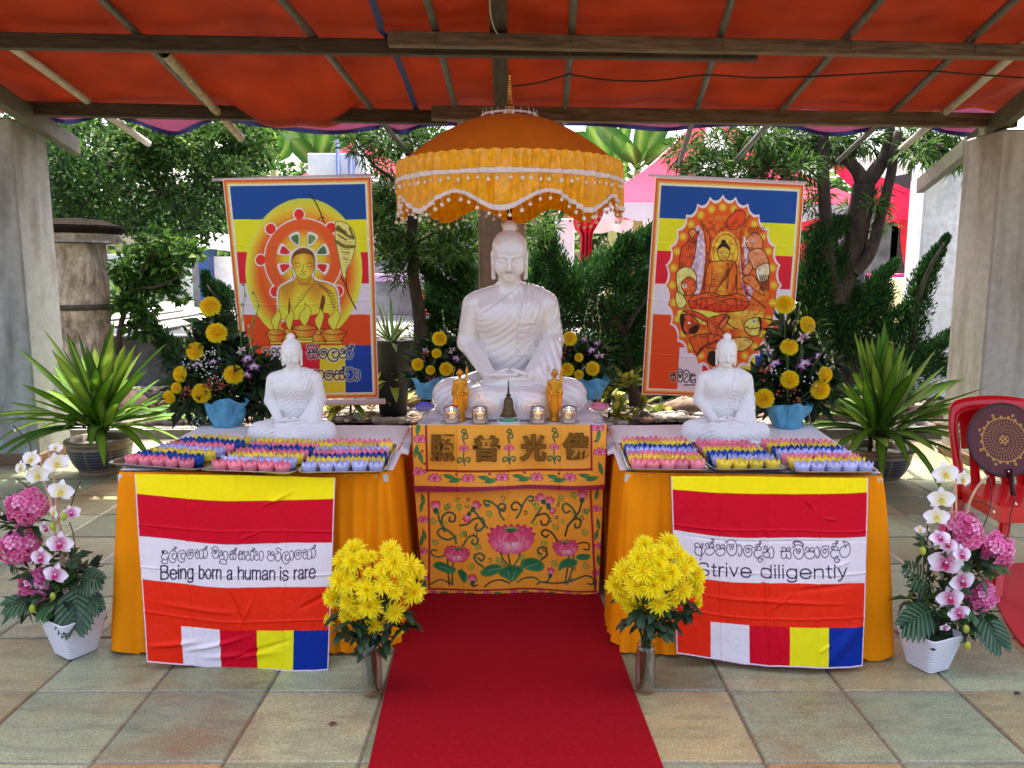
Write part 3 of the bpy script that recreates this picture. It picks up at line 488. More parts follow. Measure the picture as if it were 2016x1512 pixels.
# ================================================================ SINHALA LETTERS as pen strokes
GL = {
 'la': [[(400, 355), (440, 348), (472, 342), (435, 352), (402, 400), (415, 462), (455, 487), (495, 450), (512, 380), (490, 300), (430, 270), (362, 302), (326, 380), (328, 460), (357, 530), (410, 567), (470, 550), (500, 492)]],
 'hal': [[(450, 180), (470, 192), (502, 186), (490, 232), (442, 236), (397, 243)], [(470, 192), (460, 255)]],
 'kom': [[(1510, 350), (1508, 310), (1450, 285), (1350, 310), (1298, 400), (1320, 500), (1390, 567), (1460, 550), (1507, 470), (1490, 385), (1420, 353), (1360, 390), (1368, 450), (1420, 462), (1442, 410), (1412, 372)]],
 'bha': [[(930, 342), (980, 336), (1030, 320), (1020, 270), (985, 265), (970, 300), (1000, 332), (965, 350), (960, 420), (985, 482), (1030, 472), (1060, 410), (1050, 362), (1010, 402)], [(1050, 362), (1070, 290), (1120, 268), (1150, 330), (1152, 420), (1120, 482), (1080, 487), (1060, 460)]],
 'aa': [[(1165, 310), (1190, 275), (1240, 310), (1260, 400), (1242, 510), (1200, 557), (1167, 530), (1172, 490)]],
 'ma': [[(860, 195), (880, 228), (930, 180), (1000, 150), (1080, 180), (1130, 280), (1132, 420), (1090, 510), (1010, 547), (930, 500), (884, 400), (890, 310), (930, 260), (960, 272), (958, 350), (1000, 392), (1045, 352), (1047, 262), (998, 282), (1000, 330), (1032, 332)]],
 'na': [[(1840, 380), (1808, 350), (1830, 300), (1872, 312), (1870, 400), (1840, 457), (1790, 452), (1790, 530), (1850, 582), (1920, 542), (1930, 470), (1880, 430)], [(1882, 425), (1920, 340), (1980, 310), (2030, 380), (2036, 480), (2010, 570), (1960, 592), (1930, 560)]],
 'sa': [[(160, 420), (190, 422), (240, 402), (213, 350), (250, 310), (300, 340), (320, 412), (340, 340), (390, 310), (427, 350), (400, 392), (370, 372)], [(230, 420), (195, 480), (210, 560), (260, 592), (310, 552), (320, 470), (327, 552), (375, 592), (425, 552), (430, 460), (390, 415), (230, 418)]],
 'ta': [[(220, 345), (200, 330), (220, 308), (257, 330), (230, 390), (188, 440), (190, 500), (230, 532), (280, 512), (310, 450), (290, 402), (240, 402)], [(292, 400), (310, 320), (350, 303), (385, 340), (387, 440), (360, 520), (330, 537), (310, 500)]],
 'pa': [[(380, 310), (343, 280), (370, 233), (420, 255), (445, 342), (465, 270), (520, 243), (562, 290), (550, 342), (508, 312)], [(380, 347), (333, 395), (345, 460), (400, 512), (490, 512), (557, 460), (567, 395), (530, 350), (380, 347)]],
 'tta': [[(1012, 330), (1010, 312), (985, 330), (958, 380), (950, 440), (970, 502), (1010, 522), (1057, 490), (1082, 420), (1072, 330), (1030, 290), (980, 272), (963, 240), (980, 203), (1030, 203), (1072, 232), (1082, 270)]],
 'a': [[(120, 300), (88, 290), (83, 240), (130, 213), (190, 245), (217, 312)], [(110, 318), (84, 360), (84, 430), (120, 492), (190, 522), (260, 512), (302, 460)], [(110, 318), (242, 322)], [(248, 330), (250, 520), (213, 637)], [(240, 330), (245, 260), (285, 228), (282, 300), (268, 352)]],
 'da': [[(1600, 387), (1568, 340), (1600, 308), (1642, 340), (1600, 387)], [(1590, 308), (1660, 300), (1722, 330), (1747, 402), (1620, 395), (1558, 450), (1570, 540), (1632, 597), (1700, 590), (1747, 543), (1680, 560), (1648, 620), (1680, 692), (1742, 692), (1782, 640), (1750, 610), (1730, 640)]],
 'du': [[(215, 300), (190, 327), (163, 300), (185, 263), (240, 265), (287, 300), (297, 332), (220, 335), (165, 372), (148, 420), (180, 472), (240, 487), (290, 460), (297, 430)], [(150, 515), (180, 500), (148, 540), (200, 572), (285, 577), (297, 480)]],
 'uu': [[(1550, 555), (1580, 545), (1548, 590), (1600, 612), (1715, 617), (1722, 530)]],
 'tha': [[(1785, 330), (1770, 283), (1708, 290), (1648, 350), (1633, 430), (1670, 522), (1750, 557), (1840, 522), (1892, 440), (1902, 330), (1870, 230), (1800, 178), (1710, 168)], [(1745, 183), (1760, 242), (1810, 267), (1862, 220)]],
 'is': [[(520, 247), (493, 210), (520, 180), (600, 168), (690, 190), (732, 240), (715, 282)]],
 'dap': [[(200, 190), (168, 170), (190, 138), (240, 143), (267, 192), (210, 200), (168, 230), (168, 270), (210, 297), (270, 278), (240, 300), (238, 340), (290, 347), (292, 325)]],
 'ha': [[(340, 200), (308, 180), (310, 145), (350, 133), (372, 170), (340, 202), (303, 220), (308, 270), (360, 292), (412, 280), (432, 230), (400, 198), (370, 225)], [(400, 200), (400, 150), (440, 133), (477, 160), (477, 262)]],
 'va': [[(1520, 520), (1540, 470), (1600, 458), (1652, 500), (1662, 580), (1620, 652), (1550, 652), (1513, 600), (1560, 562)]],
 'ba': [[(490, 390), (520, 358), (542, 400), (500, 440), (478, 500), (520, 522), (572, 470), (577, 380), (550, 310), (500, 298), (473, 350)]]}
GL['hal0'] = [[(1695, 180), (1710, 192), (1737, 190), (1725, 250), (1650, 245), (1603, 262)], [(1705, 192), (1682, 297)]]
def box_of(g): a = np.concatenate([np.array(s, float) for s in GL[g]]); return a.min(0), a.max(0)
def glyph(art, g, x0, y0, x1, y1, wd, col):     # a letter drawn into a box
    lo, hi = box_of(g); 
    for s in GL[g]: art.line((np.array(s, float) - lo) / (hi - lo) * [x1 - x0, y1 - y0] + [x0, y0], wd, col, sm=5, soft=wd * .35)
def glyph_s(art, g, dx, dy, wd, col):            # a letter shifted from where it was first traced
    lo, hi = box_of(g); glyph(art, g, lo[0] + dx, lo[1] + dy, hi[0] + dx, hi[1] + dy, wd, col)
LAT = {   # plain round pen letters: strokes in a box with base line 0, x-height 72, capitals 100
 'B': (66, [[(4, 0), (4, 100), (38, 100), (58, 92), (60, 76), (52, 58), (36, 53), (4, 53)], [(36, 53), (58, 46), (66, 27), (58, 8), (38, 0), (4, 0)]], 'PP'), 'e': (54, [[(2, 38), (52, 38), (50, 52), (42, 66), (27, 72), (12, 66), (3, 50), (2, 34), (6, 14), (16, 2), (30, -1), (44, 4), (51, 18)]], 'L'),
 'i': (6, [[(3, 0), (3, 72)], [(3, 93), (3, 100)]], 'PP'), 'n': (46, [[(3, 0), (3, 72)], [(3, 48), (12, 66), (26, 72), (40, 66), (44, 50), (44, 0)]], 'PL'), 'g': (50, [[(46, 52), (38, 68), (25, 72), (10, 64), (2, 44), (2, 28), (10, 8), (25, 0), (38, 4), (46, 20)], [(46, 72), (46, -2), (42, -20), (26, -27), (10, -24), (4, -12)]], 'LL'),
 'b': (50, [[(3, 0), (3, 100)], [(3, 52), (12, 68), (26, 72), (41, 64), (48, 44), (48, 28), (41, 8), (26, 0), (12, 4), (3, 20)]], 'PL'), 'o': (52, [[(26, 72), (10, 64), (2, 44), (2, 28), (10, 8), (26, 0), (42, 8), (50, 28), (50, 44), (42, 64), (26, 72)]], 'L'), 'r': (26, [[(3, 0), (3, 72)], [(3, 46), (9, 64), (18, 70), (26, 69)]], 'PL'),
 'a': (50, [[(5, 54), (12, 68), (26, 72), (40, 68), (44, 54), (44, 14), (48, 0)], [(44, 42), (24, 38), (8, 32), (2, 18), (8, 3), (20, -1), (34, 5), (44, 20)]], 'LL'), 'h': (46, [[(3, 0), (3, 100)], [(3, 48), (12, 66), (26, 72), (40, 66), (44, 50), (44, 0)]], 'PL'), 'u': (46, [[(43, 72), (43, 0)], [(43, 24), (34, 6), (20, 0), (7, 6), (2, 22), (2, 72)]], 'PL'), 'm': (74, [[(3, 0), (3, 72)], [(3, 50), (10, 66), (22, 72), (34, 66), (38, 50), (38, 0)], [(38, 50), (45, 66), (57, 72), (69, 66), (72, 50), (72, 0)]], 'PLL'),
 's': (44, [[(42, 52), (36, 67), (22, 72), (8, 66), (4, 53), (12, 42), (30, 35), (42, 26), (43, 12), (34, 1), (20, -1), (6, 5), (2, 20)]], 'L'), 'S': (62, [[(58, 72), (52, 92), (32, 101), (12, 94), (5, 76), (14, 60), (44, 48), (59, 34), (58, 14), (44, 1), (28, -1), (8, 8), (2, 30)]], 'L'), 't': (26, [[(13, 92), (13, 14), (18, 2), (27, 1)], [(2, 70), (26, 70)]], 'LP'), 'v': (46, [[(2, 72), (23, 2), (44, 72)]], 'P'),
 'd': (50, [[(47, 0), (47, 100)], [(47, 52), (38, 68), (24, 72), (9, 64), (2, 44), (2, 28), (9, 8), (24, 0), (38, 4), (47, 20)]], 'PL'), 'l': (6, [[(3, 0), (3, 100)]], 'P'), 'y': (46, [[(2, 72), (24, 4)], [(44, 72), (22, -4), (14, -22), (3, -26)]], 'PP')}
def latin(art, body, pts, hgt, col, wd=10.5):   # words set along a base line given in photo pixels
    p = np.asarray(pts, float); adv = [LAT[c][0] + 13 for c in body]; tot = sum(adv) - 13; x = 0; p[0, 0] += .7; p[-1, 0] -= 1.6; art.crop(0, 0, 1)
    for c, a in zip(body, adv):
        for s_, kind in zip(LAT[c][1], LAT[c][2]):
            q = np.array(s_, float); q = spl(q, 5) if kind == 'L' else np.concatenate([np.linspace(q[i], q[i + 1], 4) for i in range(len(q) - 1)]); X = p[0, 0] + (x + q[:, 0]) / tot * (p[-1, 0] - p[0, 0]); art.line(np.stack([X, np.interp(X, p[:, 0], p[:, 1]) - q[:, 1] / 100 * hgt], 1), hgt * wd / 100, col, soft=.5)
        x += a
# ================================================================ printed sheets
def sheet(corn, nu, nv, warp=None):
    """corn: TL,TR,BL,BR points; returns flat print surface, its photo pixels and the wrinkled surface"""
    u = np.linspace(0, 1, nu)[None, :, None]; v = np.linspace(0, 1, nv)[:, None, None]; TL, TR, BL, BR = [np.asarray(c, float) for c in corn]
    P = (TL * (1 - u) + TR * u) * (1 - v) + (BL * (1 - u) + BR * u) * v; return u[..., 0] + 0 * v[..., 0], v[..., 0] + 0 * u[..., 0], P
m_satin = mat("printed_satin", (255, 255, 255), .42, vcol=True, var=.035, vs=30, bump=.25, bs=700, bdist=.0005, spec=.12)
INK = (22, 12, 44)
def flag(corn, vb, ub, lab, text, seed, hemcol=(228, 200, 214)):
    u, v, P = sheet(corn, 470, 470); sagz = 4 * u * (1 - u) * np.clip(v * 9, 0, 1)
    P = P.copy(); P[..., 2] -= .022 * sagz; P[..., 2] += .006 * np.sin(u * 9 + seed) * np.clip(v * 4, 0, 1)
    px, py = pr(P.reshape(-1, 3)); art = Art(px, py, (255, 255, 255)); U = u.ravel(); Vv = v.ravel(); c = art.c
    YEL, RED, WHI, ORA, BLU = (250, 226, 10), (204, 0, 34), (226, 214, 218), (228, 40, 12), (8, 44, 140)
    c[:] = YEL; c[Vv > vb[0]] = RED; c[Vv > vb[1]] = WHI; c[Vv > vb[2]] = ORA; low = Vv > vb[3]
    for uu, col in zip(ub, (WHI, RED, (232, 218, 22), BLU)): c[low & (U > uu)] = col
    for vv in vb[:3]: c[np.abs(Vv - vv) < .0022] *= .86
    c[(U < .006) | (U > .994) | (Vv > .9935)] = hemcol; text(art)
    n = lambda a, b, s: vnoise(np.stack([u * a, v * b, 0 * u + s], -1)) - .5
    Y = .016 * np.sin(u * 7.5 + .8 * v + seed) * (.25 + .75 * v) + .02 * n(2.2, 3, seed) * v + .006 * n(5, 2.2, seed + 3) + .0045 * np.abs(n(9 + seed, 7, 8)) + .0035 * n(16, 5, 2)
    for (a, b, cc, dd, wdt, hh) in CREASE[seed]:
        dx, dy = cc - a, dd - b; t = np.clip(((u - a) * dx + (v - b) * dy) / (dx * dx + dy * dy), 0, 1); q = np.hypot(u - a - t * dx, v - b - t * dy); Y = Y + hh * np.exp(-(q / wdt) ** 2) * np.sin(np.pi * np.clip(t, .03, .97))
    Y = Y + sum(.0035 * np.exp(-((u - q - .006 * np.sin(v * 5 + q * 9)) / .006) ** 2) for q in (.25, .5, .75)) + sum(.0035 * np.exp(-((v - q - .006 * np.sin(u * 6 + q * 7)) / .006) ** 2) for q in (.27, .5, .74)) + .0015 * n(60, 40, 4); W = P.copy(); W[..., 1] -= Y + .012; W[..., 2] += -.006 * np.abs(n(6, 3, 5)) * v
    m = MB(); m.grid(W, c=lin(art.c)); back = W[::-8, ::8] + [0, .003, 0]; o = m.build("striped_flag", m_satin); return tag(o, lab, "flag")
CREASE = {1: [(.0, .92, .3, .86, .012, .012), (.18, .93, .55, .82, .01, .012), (.42, .95, .8, .84, .01, -.012), (.62, .14, .8, .06, .008, .01), (.5, .31, .62, .27, .006, .008), (.83, .68, .99, .6, .01, -.012), (.05, .68, .55, .7, .012, .006), (.46, .6, .53, .79, .012, -.01), (.58, .62, .5, .79, .01, .008), (.25, .95, .75, .9, .015, .01), (.7, .22, .72, .5, .03, .006)],
          2: [(.0, .33, 1., .325, .006, -.006), (.1, .64, .95, .66, .009, .008), (.6, .6, .98, .55, .012, -.01), (.68, .09, .73, .16, .006, .009), (.47, .1, .47, .95, .012, -.008), (.75, .92, .82, .87, .007, .01), (.77, .2, .85, .21, .006, .008), (.8, .98, .99, .75, .03, .014), (.5, .7, .62, .6, .01, .008), (.8, .47, .92, .43, .006, .008)]}
def textL(A):
    A.crop(310, 1060, 12.6); w_ = 17; g = lambda k, dx=0, dy=0: glyph_s(A, k, dx, dy, w_, INK)
    g('du'); A.ell((188, 292), 28, 34, INK); g('la'); g('hal'); g('la', 207); glyph(A, 'kom', 748, 260, 906, 482, w_, INK); g('bha'); glyph(A, 'aa', 1160, 260, 1252, 487, w_, INK); glyph(A, 'hal', 1143, 178, 1250, 262, w_, INK)
    glyph(A, 'ma', 1353, 188, 1530, 484, w_, INK); glyph(A, 'na', 1548, 293, 1758, 522, w_, INK); g('uu'); sa = lambda x: glyph(A, 'sa', x, 298, x + 168, 518, w_, INK)
    sa(1785); glyph(A, 'hal', 1872, 222, 1978, 298, w_, INK); sa(2003)
    X = 2016; glyph(A, 'ta', X + 186, 303, X + 388, 535, w_, INK); glyph(A, 'hal', X + 298, 225, X + 412, 305, w_, INK); glyph(A, 'ta', X + 404, 298, X + 628, 525, w_, INK); glyph(A, 'pa', X + 730, 283, X + 918, 516, w_, INK); glyph(A, 'tta', X + 948, 196, X + 1084, 520, w_, INK)
    glyph(A, 'la', X + 1110, 288, X + 1302, 582, w_, INK); glyph(A, 'aa', X + 1310, 266, X + 1396, 498, w_, INK); glyph(A, 'kom', X + 1415, 242, X + 1585, 472, w_, INK); glyph(A, 'bha', X + 1600, 225, X + 1845, 458, w_, INK); glyph(A, 'aa', X + 1850, 195, X + 1938, 438, w_, INK); glyph(A, 'hal', X + 1832, 118, X + 1940, 202, w_, INK)
    for wd_, p in (("Being", [(320, 1136), (384, 1137)]), ("born", [(393, 1137), (438, 1138.5)]), ("a", [(447.5, 1139), (459.5, 1139.5)]), ("human", [(469, 1139.5), (545, 1138.5)]), ("is", [(553.5, 1138.5), (571.5, 1137.5)]), ("rare", [(581, 1136.5), (625, 1132.5)])): latin(A, wd_, p, {"Being": 26, "a": 25}.get(wd_, 25), INK)
def textR(A):
    A.crop(1360, 1050, 12.6); w_ = 19; g = lambda k, dx=0, dy=0: glyph_s(A, k, dx, dy, w_, INK)
    g('a'); g('pa'); glyph(A, 'hal', 432, 122, 565, 245, w_, INK); g('pa', 275, 25); g('ma'); g('aa'); g('kom'); g('da'); g('hal0'); g('na'); X = 2016; g('sa', X); glyph(A, 'ma', X + 470, 243, X + 738, 592, w_, INK); glyph_s(A, 'is', X, 0, w_ + 8, INK)
    g('pa', X + 440, 65); glyph(A, 'aa', X + 1036, 293, X + 1117, 562, w_, INK); g('kom', X - 145, -15); g('da', X - 148, -20); g('hal0', X - 148, -30); g('tha', X)
    for wd_, p in (("Strive", [(1371, 1131), (1479, 1135)]), ("diligently", [(1496, 1135.5), (1666, 1133)])): latin(A, wd_, p, 25, INK)
YT, YB = 3.035, 2.92
flag([at(268.7, 931, YT), at(662.5, 938, YT), at(296, 1298, YB), at(648, 1313, YB)], (.108, .333, .563, .79), (.19, .394, .60, .806), "five coloured satin flag reading Being born a human is rare", textL, 1)
flag([at(1319, 935, YT), at(1707, 939, YT - .03), at(1331, 1286, YB), at(1698, 1307, YB - .03)], (.075, .305, .553, .785), (.19, .395, .60, .808), "five coloured satin flag reading Strive diligently", textR, 2)
# ================================================================ ALTAR
t = thing("altar_table", "middle altar table carrying the large white statue", "table", (0, 4.05, 0)); b = MB(); b.box((0, 4.07, .812), (.9, .88, .03), bev=.004); b.build("tabletop", m_plast, t)
for sx_ in (-.38, .38):
    for sy_ in (3.72, 4.42): b = MB(); b.tube([[sx_, sy_, 0], [sx_, sy_, .797]], .018, 8); b.build("leg", m_leg, t)
b = MB(); skirt(b, [(.43, 3.66), (.43, 4.5), (-.43, 4.5), (-.43, 3.66)], .8, .012, .03, .08, .012, 3); b.build("skirt", m_skt, t)
b = MB(); n_ = 90; X_, Y_ = np.meshgrid(np.linspace(-.455, .455, n_), np.linspace(3.585, 4.53, n_), indexing='ij'); b.grid(np.stack([X_, Y_, .8305 + .003 * vnoise(np.stack([X_ * 8, Y_ * 8, 0 * X_], -1)) - .03 * (np.clip(np.abs(X_) - .44, 0, 1) / .015)], -1)); tag(b.build("tablecloth", mat("white_cloth", (226, 218, 222), .5, var=.06, vs=20, bump=.3, bs=60)), "white cloth on the altar under the candles and bell", "tablecloth")
PK, PK2, PK3 = (236, 120, 150), (206, 24, 80), (250, 205, 205); GRN, GR2, GR3 = (24, 110, 66), (96, 160, 60), (20, 62, 40); BRN = (58, 40, 22); MAR = (132, 10, 34)
def petal(A, b, tip, wd, c0=PK3, c1=PK2, ln=None):
    b = np.array(b, float); tip = np.array(tip, float); d = tip - b; L = np.linalg.norm(d); d /= L; s = np.array([-d[1], d[0]]); P = spl([b, b + d * L * .3 + s * wd * .42, b + d * L * .65 + s * wd * .5, tip - d * L * .12 + s * wd * .2, tip, tip - d * L * .12 - s * wd * .2, b + d * L * .65 - s * wd * .5, b + d * L * .3 - s * wd * .42], 5, True)
    f = lambda x, y: np.array(c0) + (np.array(c1) - np.array(c0)) * np.clip((((x - b[0]) * d[0] + (y - b[1]) * d[1]) / L)[:, None] ** 1.6 + .25 * np.abs(((x - b[0]) * s[0] + (y - b[1]) * s[1]) / wd)[:, None], 0, 1)
    A.poly(P, f, 0, ln or (170, 16, 60), 2.2)
def lotus(A, x, y, r, rot=0, green=True):
    q = lambda a, l: (x + r * l * math.sin(R(a + rot)), y - r * l * .72 * math.cos(R(a + rot)))
    for a, l in ((-75, 1.02), (75, 1.02), (-55, 1.05), (55, 1.05), (-38, .95), (38, .95), (-20, .85), (20, .85), (0, .8)): petal(A, (x, y + r * .25), q(a, l), r * .42)
    if green: A.ell((x, y - r * .32), r * .36, r * .13, (150, 180, 60)); A.ell((x, y - r * .3), r * .32, r * .1, GRN)
    for a, l in ((-95, .95), (95, .95), (-60, .72), (60, .72), (-30, .6), (30, .6)): petal(A, (x, y + r * .5), q(a, l), r * .46, PK3, (226, 50, 100))
    petal(A, (x, y + r * .62), (x, y - r * .22), r * .55, (240, 160, 160), (222, 40, 90)); 
    for a in (-125, -150, 150, 125): petal(A, (x, y + r * .2), (x + r * .75 * math.sin(R(a)), y + r * .25 - r * .45 * math.cos(R(a))), r * .4, PK3, (226, 60, 110))
def bud(A, x, y, r, a=0):
    d = lambda k, l: (x + r * l * math.sin(R(a + k)), y - r * l * math.cos(R(a + k)))
    for k in (-32, 32, 0): petal(A, d(180, .6), d(k, 1.1), r * .75, PK3, (214, 20, 66))
    petal(A, d(180, 1.1), d(180, .1), r * .7, GRN, GR3, GR3)
def scroll(A, P, wd=9, col=GRN, edge=BRN): A.line(P, wd + 2, edge, sm=10); A.line(P, wd, col, sm=10)
def small_flower(A, x, y, r, fl=1):
    for a in (-100, -60, -20, 20, 60, 100): petal(A, (x, y + r * .4), (x + fl * r * 1.1 * math.sin(R(a)), y - r * .75 * math.cos(R(a))), r * .55, PK3, (216, 40, 96))
    petal(A, (x, y + r * .6), (x, y - r * .2), r * .6, (236, 120, 140), (190, 10, 60))
def small_leaf(A, x, y, r, ang):
    d = np.array([math.cos(R(ang)), math.sin(R(ang))]); petal(A, np.array([x, y]) - d * r, np.array([x, y]) + d * r, r * .62, GRN, GR2, GR3); A.line([np.array([x, y]) - d * r * 1.5, np.array([x, y]) + d * r], 2.5, (60, 150, 70))
m_emb = mat("embroidered_satin", (255, 255, 255), .42, vcol=True, var=.06, vs=60, bump=.6, bs=420, bdist=.0012, spec=.5)
GOLD = (250, 168, 44)
def altar_sheet(corn, nu, nv, paint, name, parent, dep, seed):
    u, v, P = sheet(corn, nu, nv); px, py = pr(P.reshape(-1, 3)); A = Art(px, py, GOLD); A.crop(790, 730, 3.286); paint(A); W = P.copy()
    n = lambda a, b, s: vnoise(np.stack([u * a, v * b, 0 * u + s], -1)) - .5
    Y = dep * (n(4, 3, seed) + .5 * n(9, 4, seed + 2)) * np.clip(v * 5, .15, 1) + .004 * (np.exp(-((u - .235) / .004) ** 2) + np.exp(-((u - .495) / .005) ** 2) + np.exp(-((u - .76) / .004) ** 2)) - .01 * v * np.sin(u * 12)
    W[..., 1] -= Y; W[..., 2] -= .005 * np.sin(u * 9) * v; m = MB(); m.grid(W, c=lin(A.c)); return m.build(name, m_emb, parent), A, W
ac = thing("altar_cloth", "golden embroidered altar cloth with lotus scrolls and four raised characters", "altar cloth", at(1003, 836, 3.585))
def paint_low(A):
    A.c[A.x < 88] = MAR; A.c[A.x > 1304] = MAR; edge = (150, 10, 44)
    for x, y, f in ((140, 960, 1), (135, 1165, 1), (1262, 890, -1), (1280, 1130, -1), (1268, 1300, 1), (140, 1330, 1)): small_flower(A, x, y, 34, f)
    for x, y, a in ((140, 830, 75), (130, 880, 100), (148, 1060, 80), (132, 1100, 100), (140, 1270, 85), (150, 1390, 95), (1265, 800, 100), (1275, 990, 80), (1262, 1060, 105), (1275, 1220, 85), (1255, 1370, 95)): small_leaf(A, x, y, 36, a)
    for x in range(205, 1260, 175): small_flower(A, x, 1437, 26); small_leaf(A, x + 75, 1438, 30, 8); small_leaf(A, x + 110, 1446, 24, -8)
    A.line([(176, 780), (182, 1100), (178, 1412)], 12, edge); A.line([(1224, 770), (1240, 1100), (1256, 1418)], 12, edge); A.line([(176, 1412), (1258, 1418)], 10, edge); A.line([(130, 1466), (1290, 1458)], 16, (140, 10, 40))
    S = [[(665, 965), (640, 930), (626, 885), (580, 848), (538, 842), (545, 868), (570, 870)], [(626, 885), (640, 862), (668, 865), (673, 890), (655, 906), (640, 893)], [(745, 955), (770, 915), (785, 870), (820, 820), (850, 815), (850, 840), (828, 842)], [(780, 880), (745, 850), (715, 870), (722, 900), (748, 898)],
         [(555, 1015), (520, 975), (490, 930), (465, 905)], [(380, 1000), (430, 990), (470, 960), (520, 955), (537, 995), (510, 1032), (480, 1020), (490, 992)], [(845, 985), (880, 930), (908, 885)], [(870, 940), (930, 925), (957, 955), (945, 992), (913, 998), (903, 972)],
         [(235, 910), (245, 960), (270, 1010), (310, 1040), (345, 1072), (355, 1115)], [(262, 985), (268, 940), (310, 915), (347, 935), (342, 972), (312, 972), (315, 948)], [(345, 1075), (300, 1092), (250, 1072), (235, 1040), (262, 1020), (282, 1040)], [(1165, 860), (1150, 910), (1120, 950), (1080, 1000), (1060, 1065)], [(1135, 945), (1110, 890), (1065, 858), (1043, 885), (1063, 917), (1092, 905)], [(1075, 1000), (1125, 955), (1160, 968), (1153, 1005), (1127, 1012), (1125, 988)],
         [(400, 1130), (430, 1080), (470, 1065), (497, 1090), (482, 1122), (455, 1110), (462, 1092)], [(1010, 1100), (975, 1050), (930, 1030), (908, 1055), (935, 1078), (952, 1062)], [(530, 1265), (490, 1235), (472, 1200), (505, 1178), (537, 1198), (522, 1226), (502, 1212)], [(905, 1228), (942, 1195), (930, 1150), (893, 1150), (884, 1178), (907, 1192)],
         [(190, 1382), (250, 1352), (320, 1372), (330, 1340)], [(540, 1392), (580, 1362), (640, 1352), (700, 1375)], [(750, 1372), (800, 1347), (862, 1345), (892, 1370), (878, 1388)], [(900, 1372), (1000, 1372), (1100, 1350), (1190, 1318), (1242, 1338), (1236, 1372), (1208, 1368)], [(290, 1190), (240, 1205), (200, 1190), (198, 1160), (230, 1162)], [(1130, 1120), (1180, 1105), (1215, 1120), (1208, 1152), (1180, 1150)], [(640, 1175), (660, 1220), (690, 1255)], [(690, 1185), (700, 1230), (705, 1265)], [(770, 1155), (762, 1210), (735, 1255)], [(300, 1215), (300, 1290), (310, 1385)], [(335, 1240), (330, 1300), (330, 1385)], [(1085, 1180), (1080, 1240), (1060, 1370)], [(1115, 1170), (1110, 1260), (1075, 1372)], [(450, 1375), (470, 1390), (490, 1380)], [(965, 1325), (945, 1365), (900, 1372)]]
    for k, P in enumerate(S): scroll(A, P, 9 if k < 18 else 7, (GRN, (20, 84, 70), GRN, (44, 60, 30))[k % 4])
    for P in [[(360, 905), (345, 868), (373, 850), (397, 878), (378, 892)], [(285, 875), (300, 850), (322, 875), (305, 890)], [(850, 880), (870, 865), (900, 885)], [(1020, 800), (1050, 810), (1040, 840), (1015, 835)], [(1105, 780), (1120, 800), (1110, 830)], [(395, 1040), (380, 1060), (410, 1075), (425, 1050), (405, 1030)], [(205, 990), (200, 960), (225, 965)], [(975, 1010), (1000, 985), (1025, 1010), (1005, 1030)], [(505, 1160), (480, 1140), (500, 1120)], [(905, 1110), (935, 1115), (925, 1140)], [(1190, 1060), (1205, 1035), (1175, 1030)], [(1170, 890), (1200, 905), (1190, 935)], [(610, 1225), (640, 1215), (660, 1230)], [(800, 1190), (780, 1215), (760, 1225)], [(960, 1250), (990, 1225), (1010, 1260)], [(450, 1280), (470, 1260), (440, 1240)], [(200, 1110), (225, 1090), (240, 1115)], [(590, 930), (560, 910), (545, 935)], [(1180, 1250), (1210, 1235), (1200, 1280)]]: c_ = np.mean(P, 0); a_ = np.linspace(0, 8.2, 26) + c_[0]; r_ = np.linspace(5, 23, 26); A.line(np.stack([c_[0] + r_ * np.cos(a_), c_[1] + r_ * np.sin(a_)], 1), 7.5, GR2)
    for k in range(60):
        c_ = rng.uniform([215, 810], [1200, 1350]); 
        if np.hypot((c_[0] - 712) / 190, (c_[1] - 1085) / 140) < 1 or min(np.hypot(c_[0] - 357, c_[1] - 1180), np.hypot(c_[0] - 1066, c_[1] - 1140)) < 95: continue
        a_ = np.linspace(0, rng.uniform(4, 7.5), 22) * rng.choice([-1, 1]) + rng.uniform(0, 6); r_ = np.linspace(3, rng.uniform(14, 24), 22); A.line(np.stack([c_[0] + r_ * np.cos(a_), c_[1] + r_ * np.sin(a_)], 1), 6, ((40, 110, 60), GR2, (90, 70, 24), GRN)[k % 4])
    lotus(A, 712, 1085, 160); lotus(A, 357, 1180, 88, 12); lotus(A, 1066, 1140, 88, -12)
    for x, y, r, a in ((222, 880, 42, 0), (478, 878, 40, 38), (428, 945, 36, 210), (905, 830, 40, -38), (958, 850, 38, 20), (972, 900, 30, 130), (1172, 812, 42, 8), (460, 1348, 36, -5), (967, 1308, 32, 8)): bud(A, x, y, r, a)
    lf = lambda P, c=GRN: (A.poly(P, GR2, 5, (60, 130, 50), 5), A.poly(np.array(P) * .88 + np.mean(P, 0) * .12, lambda x, y: np.array(c) + (np.array((60, 150, 100)) - np.array(c)) * np.clip((y[:, None] - np.min(np.array(P)[:, 1])) / np.ptp(np.array(P)[:, 1]), 0, 1) * .6, 5))
    lf([(515, 1310), (540, 1270), (600, 1250), (650, 1265), (630, 1300), (570, 1325)]); lf([(770, 1260), (810, 1220), (880, 1225), (925, 1265), (900, 1300), (830, 1295)]); lf([(625, 1305), (680, 1265), (720, 1260), (790, 1285), (760, 1330), (720, 1365), (690, 1350)]); lf([(205, 1260), (240, 1235), (300, 1255), (350, 1280), (330, 1310), (280, 1300), (240, 1285)]); lf([(365, 1290), (400, 1290), (425, 1320), (415, 1365), (385, 1340)]); lf([(1130, 1195), (1170, 1180), (1222, 1190), (1200, 1215), (1150, 1215)]); lf([(1030, 1240), (1080, 1210), (1140, 1225), (1110, 1265), (1060, 1265), (1020, 1290)])
    for P in ([(560, 1290), (640, 1275)], [(800, 1280), (890, 1250)], [(690, 1300), (712, 1360)], [(740, 1300), (716, 1360)], [(240, 1260), (320, 1290)]): A.line(P, 3, (150, 200, 130))
